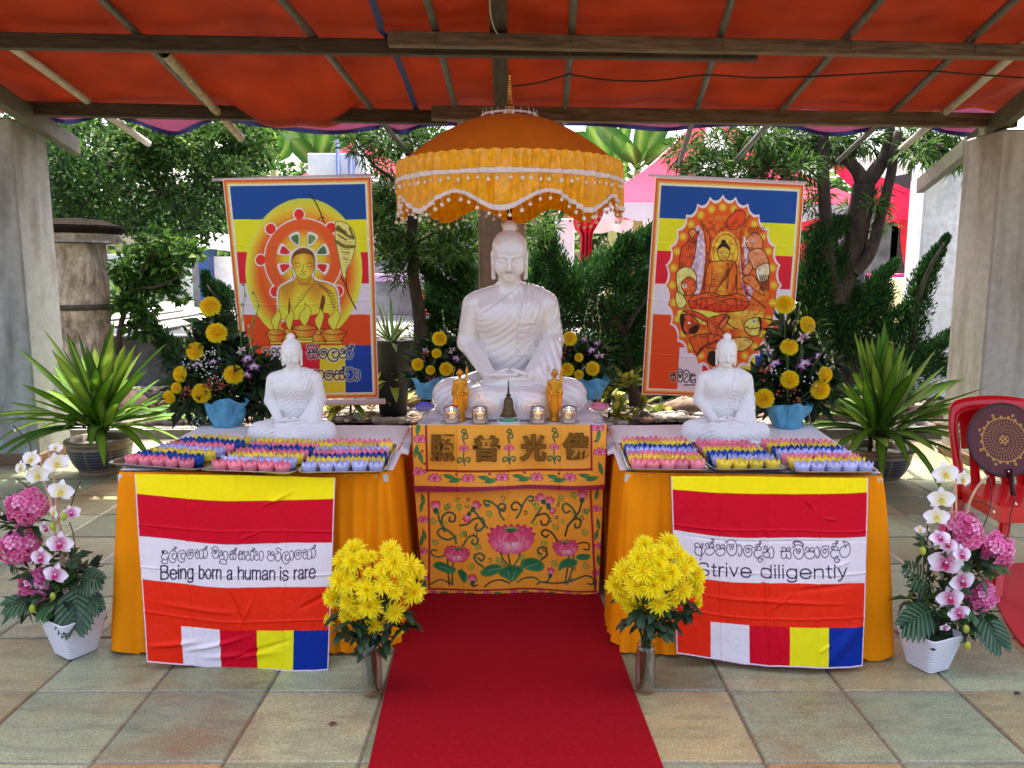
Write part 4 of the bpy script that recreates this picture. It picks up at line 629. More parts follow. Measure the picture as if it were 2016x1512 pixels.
low, A_, W_ = altar_sheet([at(815.5, 955, 3.6), at(1188, 955, 3.6), at(835, 1177, 3.615), at(1178, 1172, 3.615)], 560, 360, paint_low, "lower_panel", ac, .008, 4)
def paint_up(A):
    A.c[A.x < 72 + (A.y - 345) * .03] = MAR; A.c[A.x > 1330 - (A.y - 345) * .045] = MAR
    for x, y in ((122, 440), (112, 652), (215, 690), (432, 690), (652, 690), (876, 692), (1090, 682), (1285, 520), (1270, 365)): small_flower(A, x, y, 42)
    for x, y, a in ((312, 682, 14), (540, 692, 12), (762, 690, 12), (985, 687, 12), (1190, 672, 12), (108, 375, 100), (125, 560, 75), (96, 520, 100), (1275, 420, 100), (1290, 630, 75), (350, 705, -12), (580, 712, -10), (800, 708, -10), (1025, 705, -10), (1235, 690, -12)): small_leaf(A, x, y, 42, a)
    for x, y in ((355, 668), (572, 668), (798, 664), (1020, 662), (1255, 452), (135, 520), (150, 600)): A.ell((x, y), 9, 9, (160, 30, 70))
    edge = (140, 6, 26); A.line([(160, 340), (166, 652)], 12, edge); A.line([(1228, 335), (1230, 634)], 12, edge); A.line([(160, 642), (690, 652), (1232, 630)], 13, edge)
    A.poly([(40, 742), (690, 748), (1380, 728), (1380, 800), (40, 800)], (150, 12, 62))
    for x, y in ((405, 500), (698, 500), (990, 492)):
        scroll(A, [(x, y + 20), (x - 2, y + 60), (x + 5, y + 108)], 6, GRN); scroll(A, [(x + 5, y - 30), (x - 8, y - 70), (x + 15, y - 95), (x + 24, y - 68), (x + 4, y - 62)], 7, GRN); scroll(A, [(x + 2, y - 80), (x + 14, y - 110), (x - 2, y - 122), (x - 14, y - 104), (x, y - 98)], 7, (50, 110, 40))
        scroll(A, [(x, y + 88), (x - 20, y + 62), (x - 40, y + 70), (x - 34, y + 92), (x - 20, y + 82)], 7, GRN); scroll(A, [(x, y + 88), (x + 18, y + 60), (x + 38, y + 66), (x + 34, y + 88), (x + 20, y + 80)], 7, GRN); small_flower(A, x, y, 32)
up, A_, W_ = altar_sheet([at(809, 836.5, 3.582), at(1196.5, 836, 3.582), at(814, 968.5, 3.575), at(1189.5, 961.5, 3.575)], 560, 200, paint_up, "valance", ac, .005, 7)
m_gold = mat("gold_thread", (128, 88, 14), .34, metal=.4, var=.25, vs=80, bump=.7, bs=300, bdist=.002); m_out = mat("maroon_thread", (70, 14, 8), .8)
for ch, x0, y0, x1, y1 in (("照", 182, 412, 350, 588), ("普", 462, 415, 640, 588), ("光", 764, 410, 940, 586), ("佛", 1042, 398, 1216, 575)):
    k = None
    for off, ext, bev, mm, nm, sc_ in ((.05, .004, .0, m_out, "character_outline", 1.0), (.027, .03, .01, m_gold, "embroidered_character", .95)):
        V, T = textmesh(ch, off, ext, bev); lo = V.min(0); hi = V.max(0); uv = (V[:, :2] - (lo + hi)[:2] / 2) / (hi - lo)[:2] * sc_ + .5; zx = x0 + uv[:, 0] * (x1 - x0); zy = y1 - uv[:, 1] * (y1 - y0)
        P = np.array([at(790 + a / 3.286, 730 + c_ / 3.286, 3.571 - (.002 if nm[0] == 'c' else .004)) for a, c_ in zip(zx, zy)]); P[:, 1] -= (V[:, 2] - lo[2]) / (hi[2] - lo[2]) * (.002 if nm[0] == 'c' else .006)
        mb = MB(); mb.add(P, t=T); k = mb.build(nm, mm, ac if k is None else k, smooth=False)
# ================================================================ BANNERS
m_ban = mat("printed_canvas", (255, 255, 255), .7, vcol=True, var=.05, vs=40, bump=.3, bs=600, bdist=.0006)
m_rod = mat("white_rod", (214, 204, 206), .5)
def banner(corn, nu, nv, paint, lab, seed, hem):
    u, v, P = sheet(corn, nu, nv); px, py = pr(P.reshape(-1, 3)); A = Art(px, py, (255, 250, 240)); paint(A, u.ravel(), v.ravel())
    n = lambda a, b, s: vnoise(np.stack([u * a, v * b, 0 * u + s], -1)) - .5
    Y = .02 * n(2, 2.5, seed) + .006 * n(6, 5, seed + 1) + .012 * np.sin(u * 5 + seed) * (1 - v) * v * 4 + sum(.0035 * np.exp(-((v - q - .01 * np.sin(u * 4)) / .004) ** 2) for q in (.27, .53, .79))
    W = P.copy(); W[..., 1] -= Y; root = thing("hanging_banner", lab, "banner", P.mean((0, 1)), "printed banners"); m = MB(); m.grid(W, c=np.clip(lin(A.c) * 1.28, 0, .92)); m.build("print", m_ban, root)
    for a, b, r in hem: m = MB(); a = np.array(a); b = np.array(b); m.tube([a, a * .5 + b * .5, b], r, 12); m.build("rod", m_rod, root)
    return root
def frame_bands(A, u, v, fu, fv):
    d = np.minimum(np.minimum(u, 1 - u) / fu, np.minimum(v, 1 - v) / fv); xs_ = [0, .12, .2, .42, .66, .85, 1.0]; cs = np.array([(250, 225, 220), (244, 190, 170), (206, 74, 40), (220, 110, 50), (250, 200, 90), (255, 246, 214), (250, 244, 240)], float)
    A.c[:] = np.stack([np.interp(d, xs_, cs[:, i]) for i in range(3)], 1); return d >= 1
BLU, YEL, RED, WHI, ORA = (6, 70, 150), (244, 226, 30), (212, 24, 48), (226, 212, 218), (236, 74, 22)
def text_glow(A, items, wd, glow):
    for col, w_ in (((250, 244, 240), wd + glow), ((18, 14, 16), wd)):
        for g, x0, y0, x1, y1 in items: glyph(A, g, x0, y0, x1, y1, w_, col)
def paintL(A, u, v):
    ins = frame_bands(A, u, v, .043, .03); A.crop(400, 330, 3.025); y = A.y; x = A.x
    for lim, col in ((0, BLU), (309, YEL), (503, RED), (690, WHI), (875, ORA)): A.c[ins & (y > lim)] = col
    lowr = ins & (y > 1058); X = A.X
    A.c[lowr & (X > 534)] = WHI; A.c[lowr & (X > 583)] = RED; A.c[lowr & (X > 630)] = (226, 206, 40); A.c[lowr & (X > 680)] = (16, 66, 158)
    def glow(d, xx, yy):
        xs_ = [0, .5, .62, .75, .86, .95, 1.0]; cs = np.array([(248, 214, 60), (246, 190, 50), (240, 110, 36), (238, 84, 28), (246, 160, 44), (246, 214, 60), (228, 220, 80)], float); c = np.stack([np.interp(d, xs_, cs[:, i]) for i in range(3)], 1)
        top = np.clip((420 - yy) / 240, 0, 1)[:, None]; tt = np.clip((d - .7) / .3, 0, 1)[:, None]; return c * (1 - top * .85) + top * .85 * ((236, 220, 50) * (1 - tt) + np.array((176, 200, 70)) * tt)
    A.ell((600, 612), 345, 430, glow)
    for w_, col in ((14, (255, 240, 220)), (0, None)):
        for kx, ky in ((570, 278), (403, 365), (345, 550), (432, 738), (760, 358), (845, 550), (800, 735)): A.ell((kx, ky), 29 + w_ / 2, 31 + w_ / 2, col or (218, 48, 34))
        A.ell((595, 545), 226 + w_ / 2, 240 + w_ / 2, col or (236, 92, 36))
    A.ell((595, 545), 165, 178, lambda d, xx, yy: np.stack([np.interp(d, [0, .7, 1], [250, 244, 236]), np.interp(d, [0, .7, 1], [226, 196, 110]), np.interp(d, [0, .7, 1], [90, 50, 36])], 1))
    for k in range(8):
        a = R(22.5 + 45 * k); c = np.array([595 + 112 * math.cos(a), 545 + 122 * math.sin(a)]); W = [(595 + r_ * math.cos(a + da), 545 + r_ * 1.07 * math.sin(a + da)) for r_, da in ((72, 0), (150, -.24), (160, 0), (150, .24))]; A.poly(W, (252, 246, 236), 3, (200, 120, 70), 3)
        A.poly(np.array(W) * .66 + c * .34, ((208, 40, 44), (66, 110, 60), (208, 40, 44), (208, 40, 44), (208, 44, 44), (84, 120, 66), (110, 140, 80), (70, 110, 70))[k], 3)
    A.line([(628, 155), (655, 185), (685, 240), (718, 325)], 7, (40, 20, 20), sm=6); A.line([(680, 315), (705, 293), (722, 300)], 4, (40, 20, 20), sm=5)
    A.poly([(790, 322), (850, 330), (893, 380), (906, 450), (885, 540), (850, 610), (846, 660), (826, 640), (810, 560), (786, 440), (782, 370)], (222, 214, 120), 6, (90, 90, 40), 4)
    for P, w_ in (([(800, 350), (850, 400), (895, 420)], 16), ([(795, 365), (840, 385)], 22), ([(790, 440), (840, 470), (895, 470)], 18), ([(870, 360), (890, 410)], 12), ([(800, 400), (850, 430)], 9), ([(820, 500), (870, 510)], 5), ([(830, 540), (868, 550)], 4)): A.line(P, w_, (74, 70, 34), sm=4, a=.85)
    for k in range(12): A.line([(800 + 4 * k, 420 + 16 * k), (885 - 3 * k, 430 + 15 * k)], 2.5, (120, 110, 50))
    A.line([(818, 652), (846, 700), (866, 760), (908, 842)], 7, (50, 24, 16), sm=6); A.line([(846, 650), (850, 700)], 5, (60, 40, 20))
    body = [(478, 905), (456, 860), (452, 740), (480, 700), (540, 672), (556, 655), (640, 655), (668, 674), (740, 692), (786, 722), (798, 800), (800, 890), (760, 905)]; head = [(530, 585), (526, 540), (545, 500), (595, 480), (645, 500), (662, 545), (660, 590), (640, 640), (598, 664), (558, 645)]
    for w_, g_ in ((24, (255, 246, 236)),): A.line(spl(body + body[:1], 3), w_, g_); A.line(spl(head, 4, True), w_, g_)
    A.poly(body, lambda xx, yy: np.array((196, 140, 36)) + (np.array((250, 226, 60)) - np.array((196, 140, 36))) * np.clip((yy[:, None] - 690) / 130 + .35 * np.sin(xx[:, None] * .035), 0, 1), 4, (120, 70, 20), 3)
    A.poly([(556, 640), (640, 640), (650, 690), (545, 690)], (206, 156, 40), 2)
    A.poly(head, lambda xx, yy: np.array((248, 214, 70)) + (np.array((176, 116, 26)) - np.array((248, 214, 70))) * np.clip(np.abs(xx[:, None] - 588) / 75 + (560 - yy[:, None]) / 220, 0, 1), 4, (110, 62, 18), 3)
    A.poly([(528, 548), (545, 500), (595, 478), (645, 500), (662, 548), (640, 520), (596, 512), (550, 522)], (110, 60, 24), 4); A.ell((596, 492), 36, 14, (124, 70, 26))
    for P in ([(540, 575), (560, 568), (580, 576)], [(612, 576), (632, 566), (650, 573)], [(545, 586), (562, 592), (580, 586)], [(614, 586), (632, 592), (648, 585)], [(597, 575), (592, 605), (584, 616), (596, 622), (610, 616)], [(572, 634), (590, 630), (608, 634)], [(576, 640), (590, 646), (606, 640)], [(526, 590), (528, 620), (538, 660)], [(664, 580), (660, 620), (654, 665)], [(556, 664), (600, 690), (640, 662)], [(560, 690), (600, 700), (636, 690)]): A.line(P, 3.2, (96, 50, 14), sm=5)
    for k in range(9): A.line([(664, 680), (640 - 12 * k, 715 + 16 * k), (590 - 10 * k, 745 + 12 * k)], 3, (170, 116, 30), sm=5); A.line([(672, 682), (700 + 9 * k, 715 + 5 * k), (740 + 6 * k, 740 + 18 * k)], 2.6, (150, 98, 26), sm=4)
    for k in range(8): A.line([(732, 745 + 17 * k), (765, 750 + 17 * k), (796, 742 + 17 * k)], 2.6, (150, 98, 26), sm=4)
    A.poly([(512, 770), (522, 830), (532, 890), (508, 880)], (120, 60, 20), 3); A.poly([(706, 760), (724, 780), (716, 850), (692, 840)], (120, 60, 20), 3); A.poly([(712, 850), (730, 800), (740, 880)], (244, 214, 60), 2)
    A.poly([(478, 960), (500, 910), (560, 905), (600, 890), (680, 870), (740, 868), (760, 905), (750, 970)], (214, 52, 38), 3)
    def lamp(cx, cy, w_):
        A.poly([(cx - w_, cy - 8), (cx - w_ * .5, cy - 26), (cx, cy - 30), (cx + w_ * .5, cy - 26), (cx + w_, cy - 8), (cx + w_ * .8, cy + 18), (cx + w_ * .45, cy + 45), (cx - w_ * .45, cy + 45), (cx - w_ * .8, cy + 18)], lambda xx, yy: np.array((250, 180, 60)) + (np.array((224, 92, 28)) - np.array((250, 180, 60))) * np.clip(np.abs(xx[:, None] - cx + 20) / w_, 0, 1), 4, (70, 30, 10), 4)
        A.line([(cx - w_, cy - 8), (cx - w_ * .4, cy + 4), (cx + w_ * .4, cy + 4), (cx + w_, cy - 8)], 4, (70, 30, 10), sm=5); A.poly([(cx - w_ * .62, cy + 45), (cx + w_ * .62, cy + 45), (cx + w_ * .66, cy + 60), (cx - w_ * .66, cy + 60)], (236, 200, 60), 0, (80, 50, 10), 4)
        f = np.array([(0, -20), (-22, -50), (-28, -80), (-14, -105), (2, -125), (-2, -150), (22, -125), (30, -100), (22, -70), (14, -45)]) * [w_ / 62., 1.05] + [cx, cy]; A.poly(f, (248, 230, 70), 5, (150, 90, 10), 4)
    for a in ((516, 990, 52), (690, 990, 56), (436, 992, 58), (776, 990, 78), (606, 965, 76)): lamp(*a)
    A.crop(500, 670, 8.4); it = [('dap', 160, 132, 292, 348), ('ha', 300, 128, 480, 292), ('sa', 880, 140, 1056, 300), ('is', 885, 78, 1050, 150), ('kom', 1078, 140, 1200, 298), ('la', 1220, 138, 1405, 348), ('na', 1415, 140, 1622, 300), ('hal', 1555, 80, 1640, 140), ('kom', 110, 480, 215, 620), ('la', 222, 485, 395, 690), ('aa', 405, 495, 470, 640), ('hal', 490, 450, 560, 520), ('na', 955, 488, 1155, 645), ('kom', 1165, 500, 1300, 658), ('sa', 1300, 500, 1492, 658), ('hal', 1425, 435, 1495, 510), ('va', 1508, 462, 1668, 658), ('aa', 1672, 495, 1745, 660)]
    text_glow(A, it, 19, 24)
banner([at(439.5, 352.5, 4.42), at(731.2, 347.5, 4.42), at(484, 788, 4.86), at(745.5, 783, 4.86)], 420, 600, paintL, "printed banner with a red dharma wheel and golden seated figure, left of the umbrella", 1,
       [(at(418, 354, 4.43), at(735, 344.5, 4.43), .008), (at(470, 796, 4.87), at(758, 790, 4.87), .018)])
def paintR(A, u, v):
    ins = frame_bands(A, u, v, .045, .033); A.crop(1230, 330, 3.023); x, y = A.x, A.y; yl = y - (x - 200) * .045
    for lim, col in ((0, BLU), (299, YEL), (493, RED), (690, WHI), (873, ORA)): A.c[ins & (yl > lim)] = col
    lowr = ins & (yl > 1064)
    for xx, col in ((328, WHI), (470, RED), (640, (226, 206, 40)), (778, (16, 66, 158))): A.c[lowr & (x > xx - (y - 1064) * .06)] = col
    C = np.array([583., 700.]); th = np.arctan2((y - C[1]) / 522, (x - C[0]) / 335); rr = np.hypot((y - C[1]) / 522, (x - C[0]) / 335); NS = 28; ph = (th / (2 * np.pi) * NS) % 1; out = 1 - .062 * (1 - np.abs(2 * ph - 1) ** 2.4)
    A.c[rr < out + .035] = (246, 214, 226); i = rr < out; tcol = np.clip((rr[i] - .78) / .2, 0, 1)[:, None]; A.c[i] = np.array((230, 84, 24)) * (1 - tcol * .3) + np.array((246, 130, 30)) * tcol * .3
    for k in range(NS):
        a = 2 * np.pi * (k + .5 + .5) / NS - np.pi; A.ell((C[0] + 335 * .89 * math.cos(a), C[1] + 522 * .89 * math.sin(a)), 26, 30, lambda d, xx, yy: np.stack([np.interp(d, [0, .5, 1], [255, 252, 236]), np.interp(d, [0, .5, 1], [226, 190, 104]), np.interp(d, [0, .5, 1], [70, 50, 28])], 1), .9)
    inn = rr < .8; L_ = (52, 20, 12)
    A.c[inn] = np.array((240, 140, 40)) + (np.array((214, 84, 30)) - np.array((240, 140, 40))) * vnoise(np.stack([x[inn] * .02, y[inn] * .015, 0 * x[inn]], -1))[:, None]
    lav = (218, 190, 214)
    A.poly([(430, 345), (470, 400), (480, 560), (450, 740), (420, 760), (400, 640), (390, 480)], lav, 4); A.poly([(700, 400), (740, 470), (730, 600), (760, 740), (720, 790), (690, 600), (690, 480)], lav, 4)
    for P in ([(455, 320), (480, 400), (490, 540), (470, 700), (460, 760)], [(690, 250), (640, 300), (600, 350), (560, 380)], [(740, 290), (700, 360), (690, 420), (700, 600), (720, 760)], [(660, 250), (620, 330)], [(470, 340), (510, 420), (500, 560)]): A.line(P, 9, (120, 50, 18), sm=6); A.line(np.array(P) + [10, 0], 14, (206, 84, 30), sm=6)
    A.poly([(600, 330), (660, 260), (720, 270), (700, 340), (640, 370)], (222, 72, 30), 4, L_, 4)
    A.ell((603, 500), 84, 120, lambda d, xx, yy: np.stack([np.interp(d, [0, .8, .86, 1], [246, 250, 200, 250]), np.interp(d, [0, .8, .86, 1], [170, 190, 90, 226]), np.interp(d, [0, .8, .86, 1], [40, 60, 20, 90])], 1))
    def shp(P, col, lw=5, sm=5): A.poly(P, col, sm, L_, lw)
    # attendants and beasts in the scene
    shp([(330, 590), (340, 480), (380, 440), (400, 380), (425, 370), (430, 430), (420, 520), (395, 600), (360, 650)], (206, 78, 34)); shp([(385, 380), (410, 362), (430, 385), (420, 415), (395, 415)], (226, 130, 70)); shp([(400, 430), (445, 375), (420, 445)], (190, 60, 30))
    shp([(315, 620), (370, 590), (420, 620), (430, 680), (390, 740), (330, 760), (312, 700)], (232, 216, 120)); shp([(340, 690), (390, 650), (430, 690), (420, 740), (370, 760)], (220, 96, 40)); A.ell((360, 705), 14, 12, (250, 246, 220)); A.ell((360, 705), 6, 6, L_)
    shp([(310, 740), (350, 760), (370, 810), (330, 840), (306, 800)], (226, 220, 120))
    shp([(720, 440), (760, 390), (800, 400), (820, 450), (800, 500), (750, 500)], (226, 130, 84)); shp([(740, 500), (800, 480), (840, 520), (850, 600), (780, 610), (740, 560)], (232, 140, 96)); shp([(700, 620), (740, 560), (760, 600), (730, 640)], (226, 130, 84)); shp([(780, 600), (850, 570), (852, 660), (800, 680)], (244, 214, 170)); shp([(700, 660), (760, 640), (800, 700), (830, 760), (790, 740), (740, 700)], (230, 120, 60)); A.ell((765, 432), 10, 9, (250, 240, 220)); A.ell((765, 432), 5, 5, L_)
    for k in range(7): A.line([(745 + 12 * k, 400 - 5 * (k % 3)), (735 + 14 * k, 372), (755 + 12 * k, 355)], 4, L_, sm=4)
    for k in range(5): A.line([(800 + 12 * k, 640), (810 + 10 * k, 690), (800 + 12 * k, 730)], 6, L_, sm=4)
    A.line([(700, 470), (715, 440), (735, 440)], 6, (250, 246, 230), sm=4); A.line([(690, 690), (720, 730), (760, 720)], 8, (150, 70, 140), sm=4); A.line([(720, 740), (780, 790), (830, 830)], 9, (120, 40, 20), sm=4)
    A.ell((565, 560), 0.1, .1, L_)
    shp([(500, 575), (560, 555), (590, 552), (640, 556), (665, 580), (668, 700), (655, 760), (520, 760), (480, 745), (478, 690)], lambda xx, yy: np.array((246, 150, 44)) + (np.array((226, 88, 26)) - np.array((246, 150, 44))) * np.clip(np.abs(xx[:, None] - 575) / 90, 0, 1), 5)
    shp([(556, 500), (560, 470), (590, 452), (622, 470), (628, 510), (612, 545), (590, 556), (568, 540)], (250, 182, 70), 4); A.poly([(554, 500), (562, 465), (590, 440), (620, 462), (630, 505), (612, 480), (588, 472), (566, 482)], (44, 22, 20), 4); A.ell((591, 446), 16, 18, (44, 22, 20))
    for P in ([(568, 500), (582, 497)], [(600, 497), (616, 500)], [(570, 508), (582, 511)], [(600, 511), (614, 508)], [(590, 500), (587, 522), (594, 526)], [(580, 534), (592, 537), (604, 533)]): A.line(P, 3, L_)
    for k in range(9): A.line([(648 - 3 * k, 575 + 8 * k), (600 - 8 * k, 620 + 16 * k), (525, 640 + 14 * k)], 3.4, (130, 44, 16), sm=5)
    A.line([(612, 565), (610, 640), (612, 720), (618, 700), (620, 570)], 4, L_, sm=3); A.line([(524, 600), (520, 680), (508, 740), (560, 770)], 4, L_, sm=5); A.line([(664, 640), (655, 720), (600, 765)], 4, L_, sm=5)
    shp([(385, 790), (420, 760), (520, 745), (590, 765), (660, 750), (720, 770), (735, 810), (700, 850), (580, 858), (440, 856), (392, 830)], lambda xx, yy: np.array((238, 96, 30)) + (np.array((210, 50, 24)) - np.array((238, 96, 30))) * np.clip((yy[:, None] - 770) / 80, 0, 1), 5)
    for P in ([(400, 800), (480, 775), (560, 790), (640, 830)], [(720, 800), (640, 780), (560, 800), (470, 840)], [(430, 790), (425, 830)], [(460, 780), (452, 840)], [(490, 775), (486, 845)], [(660, 770), (670, 840)], [(690, 775), (700, 830)], [(540, 770), (600, 760), (640, 765)], [(520, 760), (560, 775), (610, 770)]): A.line(P, 4, L_, sm=5)
    A.poly([(320, 850), (420, 846), (560, 870), (520, 930), (380, 920), (330, 900)], (236, 216, 70), 3); A.poly([(560, 880), (800, 850), (800, 930), (640, 960)], (240, 170, 60), 3)
    shp([(335, 890), (370, 870), (410, 890), (440, 920), (440, 960), (400, 985), (360, 980), (345, 940)], (212, 84, 40)); A.ell((385, 925), 9, 7, (250, 240, 220)); A.poly([(330, 880), (350, 868), (360, 900), (352, 960), (375, 1000), (350, 985), (332, 930)], L_, 3); A.poly([(385, 960), (440, 935), (430, 985), (390, 990)], L_, 3)
    A.poly([(345, 850), (420, 855), (490, 890), (535, 935), (520, 945), (460, 905), (400, 880)], (206, 70, 40), 4, L_, 4); shp([(500, 900), (560, 880), (600, 880), (560, 940), (600, 1000), (540, 1010), (500, 960)], (220, 90, 40)); shp([(560, 940), (600, 890), (620, 900), (580, 960)], (226, 110, 60))
    shp([(390, 1020), (470, 990), (560, 1000), (600, 1040), (560, 1080), (460, 1070), (430, 1110)], (216, 88, 36)); A.line([(430, 1115), (480, 1060), (560, 1030)], 16, (120, 40, 24), sm=4); shp([(640, 1020), (720, 1010), (760, 1040), (700, 1090), (650, 1080)], (236, 190, 90))
    shp([(710, 930), (740, 900), (790, 895), (808, 930), (800, 990), (750, 1000), (715, 970)], (236, 206, 90)); A.ell((765, 915), 12, 11, (250, 250, 230)); A.ell((765, 915), 6, 6, L_); A.poly([(790, 890), (812, 900), (806, 960), (790, 990), (800, 940)], L_, 3); A.line([(720, 950), (760, 960), (790, 950)], 6, L_, sm=4)
    A.line([(600, 870), (625, 890), (610, 920), (640, 950), (670, 960)], 6, L_, sm=5); A.poly([(490, 1150), (500, 1100), (530, 1090), (560, 1120), (550, 1170), (520, 1180)], (40, 22, 18), 3)
    for k in range(26):
        a = rng.uniform(0, 6.28); q = np.array([C[0] + 240 * math.cos(a) * rng.uniform(.55, .98), 720 + 380 * math.sin(a) * rng.uniform(.6, .98)]); A.line([q, q + rng.uniform(-26, 26, 2), q + rng.uniform(-40, 40, 2)], 3, (110, 40, 16), sm=4, a=.7)
    A.c[inn] *= (.78 + .44 * vnoise(np.stack([A.X[inn] * .16, A.Y[inn] * .16, 0 * A.X[inn]], -1)))[:, None]; A.c[inn] *= (.86 + .28 * vnoise(np.stack([A.X[inn] * .9, A.Y[inn] * .35, 4 + 0 * A.X[inn]], -1)))[:, None]; A.c[:] = np.clip(A.c, 0, 255); A.crop(1300, 700, 10.08); it = [('sa', 193, 335, 303, 505), ('ma', 330, 320, 448, 525), ('is', 338, 272, 445, 335), ('ba', 465, 295, 582, 530), ('du', 598, 365, 692, 540), ('kom', 785, 365, 900, 520), ('hal', 1630, 310, 1700, 360), ('kom', 1745, 330, 1830, 500)]
    text_glow(A, it, 20, 12); A.line([(470, 583), (572, 583)], 22, (18, 14, 16)); A.line([(598, 583), (680, 583)], 20, (18, 14, 16))
banner([at(1290.5, 348, 4.42), at(1583.3, 362.5, 4.46), at(1263, 776, 4.86), at(1548, 787, 4.9)], 420, 600, paintR, "printed banner with a scalloped oval scene of a meditating figure, right of the umbrella", 3,
       [(at(1276, 345, 4.43), at(1588, 360.5, 4.47), .008)])
# ================================================================ BACKGROUND GARDEN
m_leaf = mat("foliage", (255, 255, 255), .62, vcol=True, trans=.28, spec=.16, var=.12, vs=2); m_bark = mat("bark", (66, 54, 44), .95, var=.5, vs=12, col2=(38, 31, 27), bump=1., bs=30, bdist=.01, stretch=(1, 1, .35))
DG = np.array([lin(c) for c in [(34, 62, 26), (48, 84, 34), (62, 104, 40), (40, 72, 40), (78, 120, 48)]]); LGn = np.array([lin(c) for c in [(70, 112, 40), (96, 140, 52), (120, 160, 64), (58, 96, 38), (140, 172, 84)]]); POD = np.array([lin(c) for c in [(48, 84, 34), (66, 106, 40), (88, 130, 52), (104, 142, 62), (38, 66, 30)]])
def pick(pal, n): return .66 * pal[rng.integers(0, len(pal), n)] * rng.uniform(.8, 1.2, (n, 1))
def px_in(poly, n):
    poly = np.array(poly, float); out = np.zeros((0, 2)); lo = poly.min(0); hi = poly.max(0)
    while len(out) < n:
        q = rng.uniform(lo, hi, (n * 3, 2)); x, y = q.T; r = np.zeros(len(q), bool)
        for (x0, y0), (x1, y1) in zip(poly, np.roll(poly, -1, 0)): r ^= ((y0 > y) != (y1 > y)) & (x < (x1 - x0) * (y - y0) / (y1 - y0 + 1e-9) + x0)
        out = np.concatenate([out, q[r]])
    return out[:n]
def clumps(mb, C, n, L, W, pal, up=.3, flat=.7, fold=.2, droop=.1):   # C rows: x,y,z,r ; leaves gathered in tufts
    C = np.asarray(C, float); k = rng.choice(len(C), n, p=C[:, 3] ** 2 / (C[:, 3] ** 2).sum()); d = unit(rng.normal(size=(n, 3))); rr = C[k, 3:4] * rng.random((n, 1)) ** .45; P = C[k, :3] + d * rr * [1, 1, flat]
    tone = .75 + .5 * vnoise(P * 2.3)[:, None]; D = unit(d + rng.normal(size=(n, 3)) * .6 + [0, 0, up]); return leafcards(mb, P, D, L * rng.uniform(.7, 1.25, n), W * rng.uniform(.75, 1.2, n), pick(pal, n) * tone, fold=fold, droop=droop)
def pxc(rows, Y, dy=.3): return np.array([[*at(x, y, Y + rng.uniform(-dy, dy)), r * Y / CAM_F] for x, y, r in rows])
def branch(mb, pts, Y, r0, r1, dy=None): 
    P = np.array([at(x, y, Y + (0 if dy is None else dy[i])) for i, (x, y) in enumerate(pts)]); P = spl(P, 7); P = P + (vnoise(np.stack([P[:, 2] * 6, P[:, 0] * 6, P[:, 1]], 1))[:, None] - .5) * .04; mb.tube(P, np.linspace(r0, r1, len(P)), 9); return P
def tree(name, lab, cat, loc, trunk, crown, group=None):
    t = thing(name, lab, cat, loc, group); trunk.build("trunk", m_bark, t); crown.build("crown", m_leaf, t); return t
# left broadleaf tree
T = MB(); Y = 10.6; branch(T, [(172, 660), (168, 480), (170, 400), (160, 340), (150, 290), (140, 250)], Y, .11, .04); branch(T, [(170, 400), (195, 350), (240, 310), (300, 290), (360, 280)], Y, .05, .02); branch(T, [(168, 420), (215, 385), (290, 375), (380, 390)], Y, .04, .015); branch(T, [(165, 370), (130, 320), (110, 280)], Y, .035, .015)
q = px_in([(85, 215), (520, 235), (548, 300), (520, 345), (452, 352), (440, 430), (395, 485), (340, 470), (310, 455), (262, 440), (180, 455), (100, 450)], 150); q = q[((q[:, 0] - 312) / 72) ** 2 + ((q[:, 1] - 350) / 20) ** 2 > .8]
Cr = MB(); C = np.array([[*at(x, y, Y + rng.uniform(-1.1, 1.1)), rng.uniform(.16, .32)] for x, y in q]); clumps(Cr, C, 16500, .085, .045, np.concatenate([DG, DG, LGn[:2]]), up=.1, flat=.8); C2 = C[(q[:, 0] > 250) & (q[:, 1] < 340)]; clumps(Cr, C2, 3500, .08, .042, LGn, up=.3)
tree("broadleaf_tree", "leafy dark tree with a thin trunk standing behind the tree stump", "tree", at(172, 660, Y), T, Cr)
# shrub with larger leaves
T = MB(); Y = 8.6; branch(T, [(235, 700), (240, 640), (262, 570), (300, 500), (330, 470)], Y, .035, .01); branch(T, [(262, 570), (320, 560), (360, 540)], Y, .02, .008); Cr = MB()
clumps(Cr, pxc([(240, 525, 20), (262, 550, 28), (300, 505, 32), (335, 520, 28), (372, 495, 20), (290, 560, 28), (330, 555, 24), (250, 600, 24), (285, 610, 22), (365, 475, 12), (300, 465, 22), (275, 650, 22), (355, 585, 14), (392, 500, 10), (330, 480, 18)], Y), 1900, .105, .05, np.concatenate([LGn[:4], DG[1:]]), up=.1, fold=.3)
tree("leafy_shrub", "light green shrub with big glossy leaves right of the tree stump", "shrub", at(240, 700, Y), T, Cr)
# junipers
def plume(mb, px, Y, r0, r1, n, pal=DG, L=.042, dy=0):
    P = spl(np.array([at(x, y, Y + dy * i) for i, (x, y) in enumerate(px)]), 10); T_ = unit(np.gradient(P, axis=0)); u = rng.random(n) ** .9; i = np.minimum((u * (len(P) - 1)).astype(int), len(P) - 2); c = P[i] + (P[i + 1] - P[i]) * rng.random((n, 1)); rad = (r0 + (r1 - r0) * u) * (1 + .45 * np.sin(u * 40) * rng.random(n)); d = unit(rng.normal(size=(n, 3))); s = rng.random(n) ** .4
    Q = c + d * (rad * s)[:, None]; D = unit(T_[i] * .9 + d * .75 + [0, 0, .25]); tone = (.45 + .75 * s * (.6 + .4 * vnoise(Q * 4)))[:, None]; leafcards(mb, Q, D, L * rng.uniform(.7, 1.4, n), L * .34 * rng.uniform(.8, 1.3, n), pick(pal, n) * tone, fold=.3)
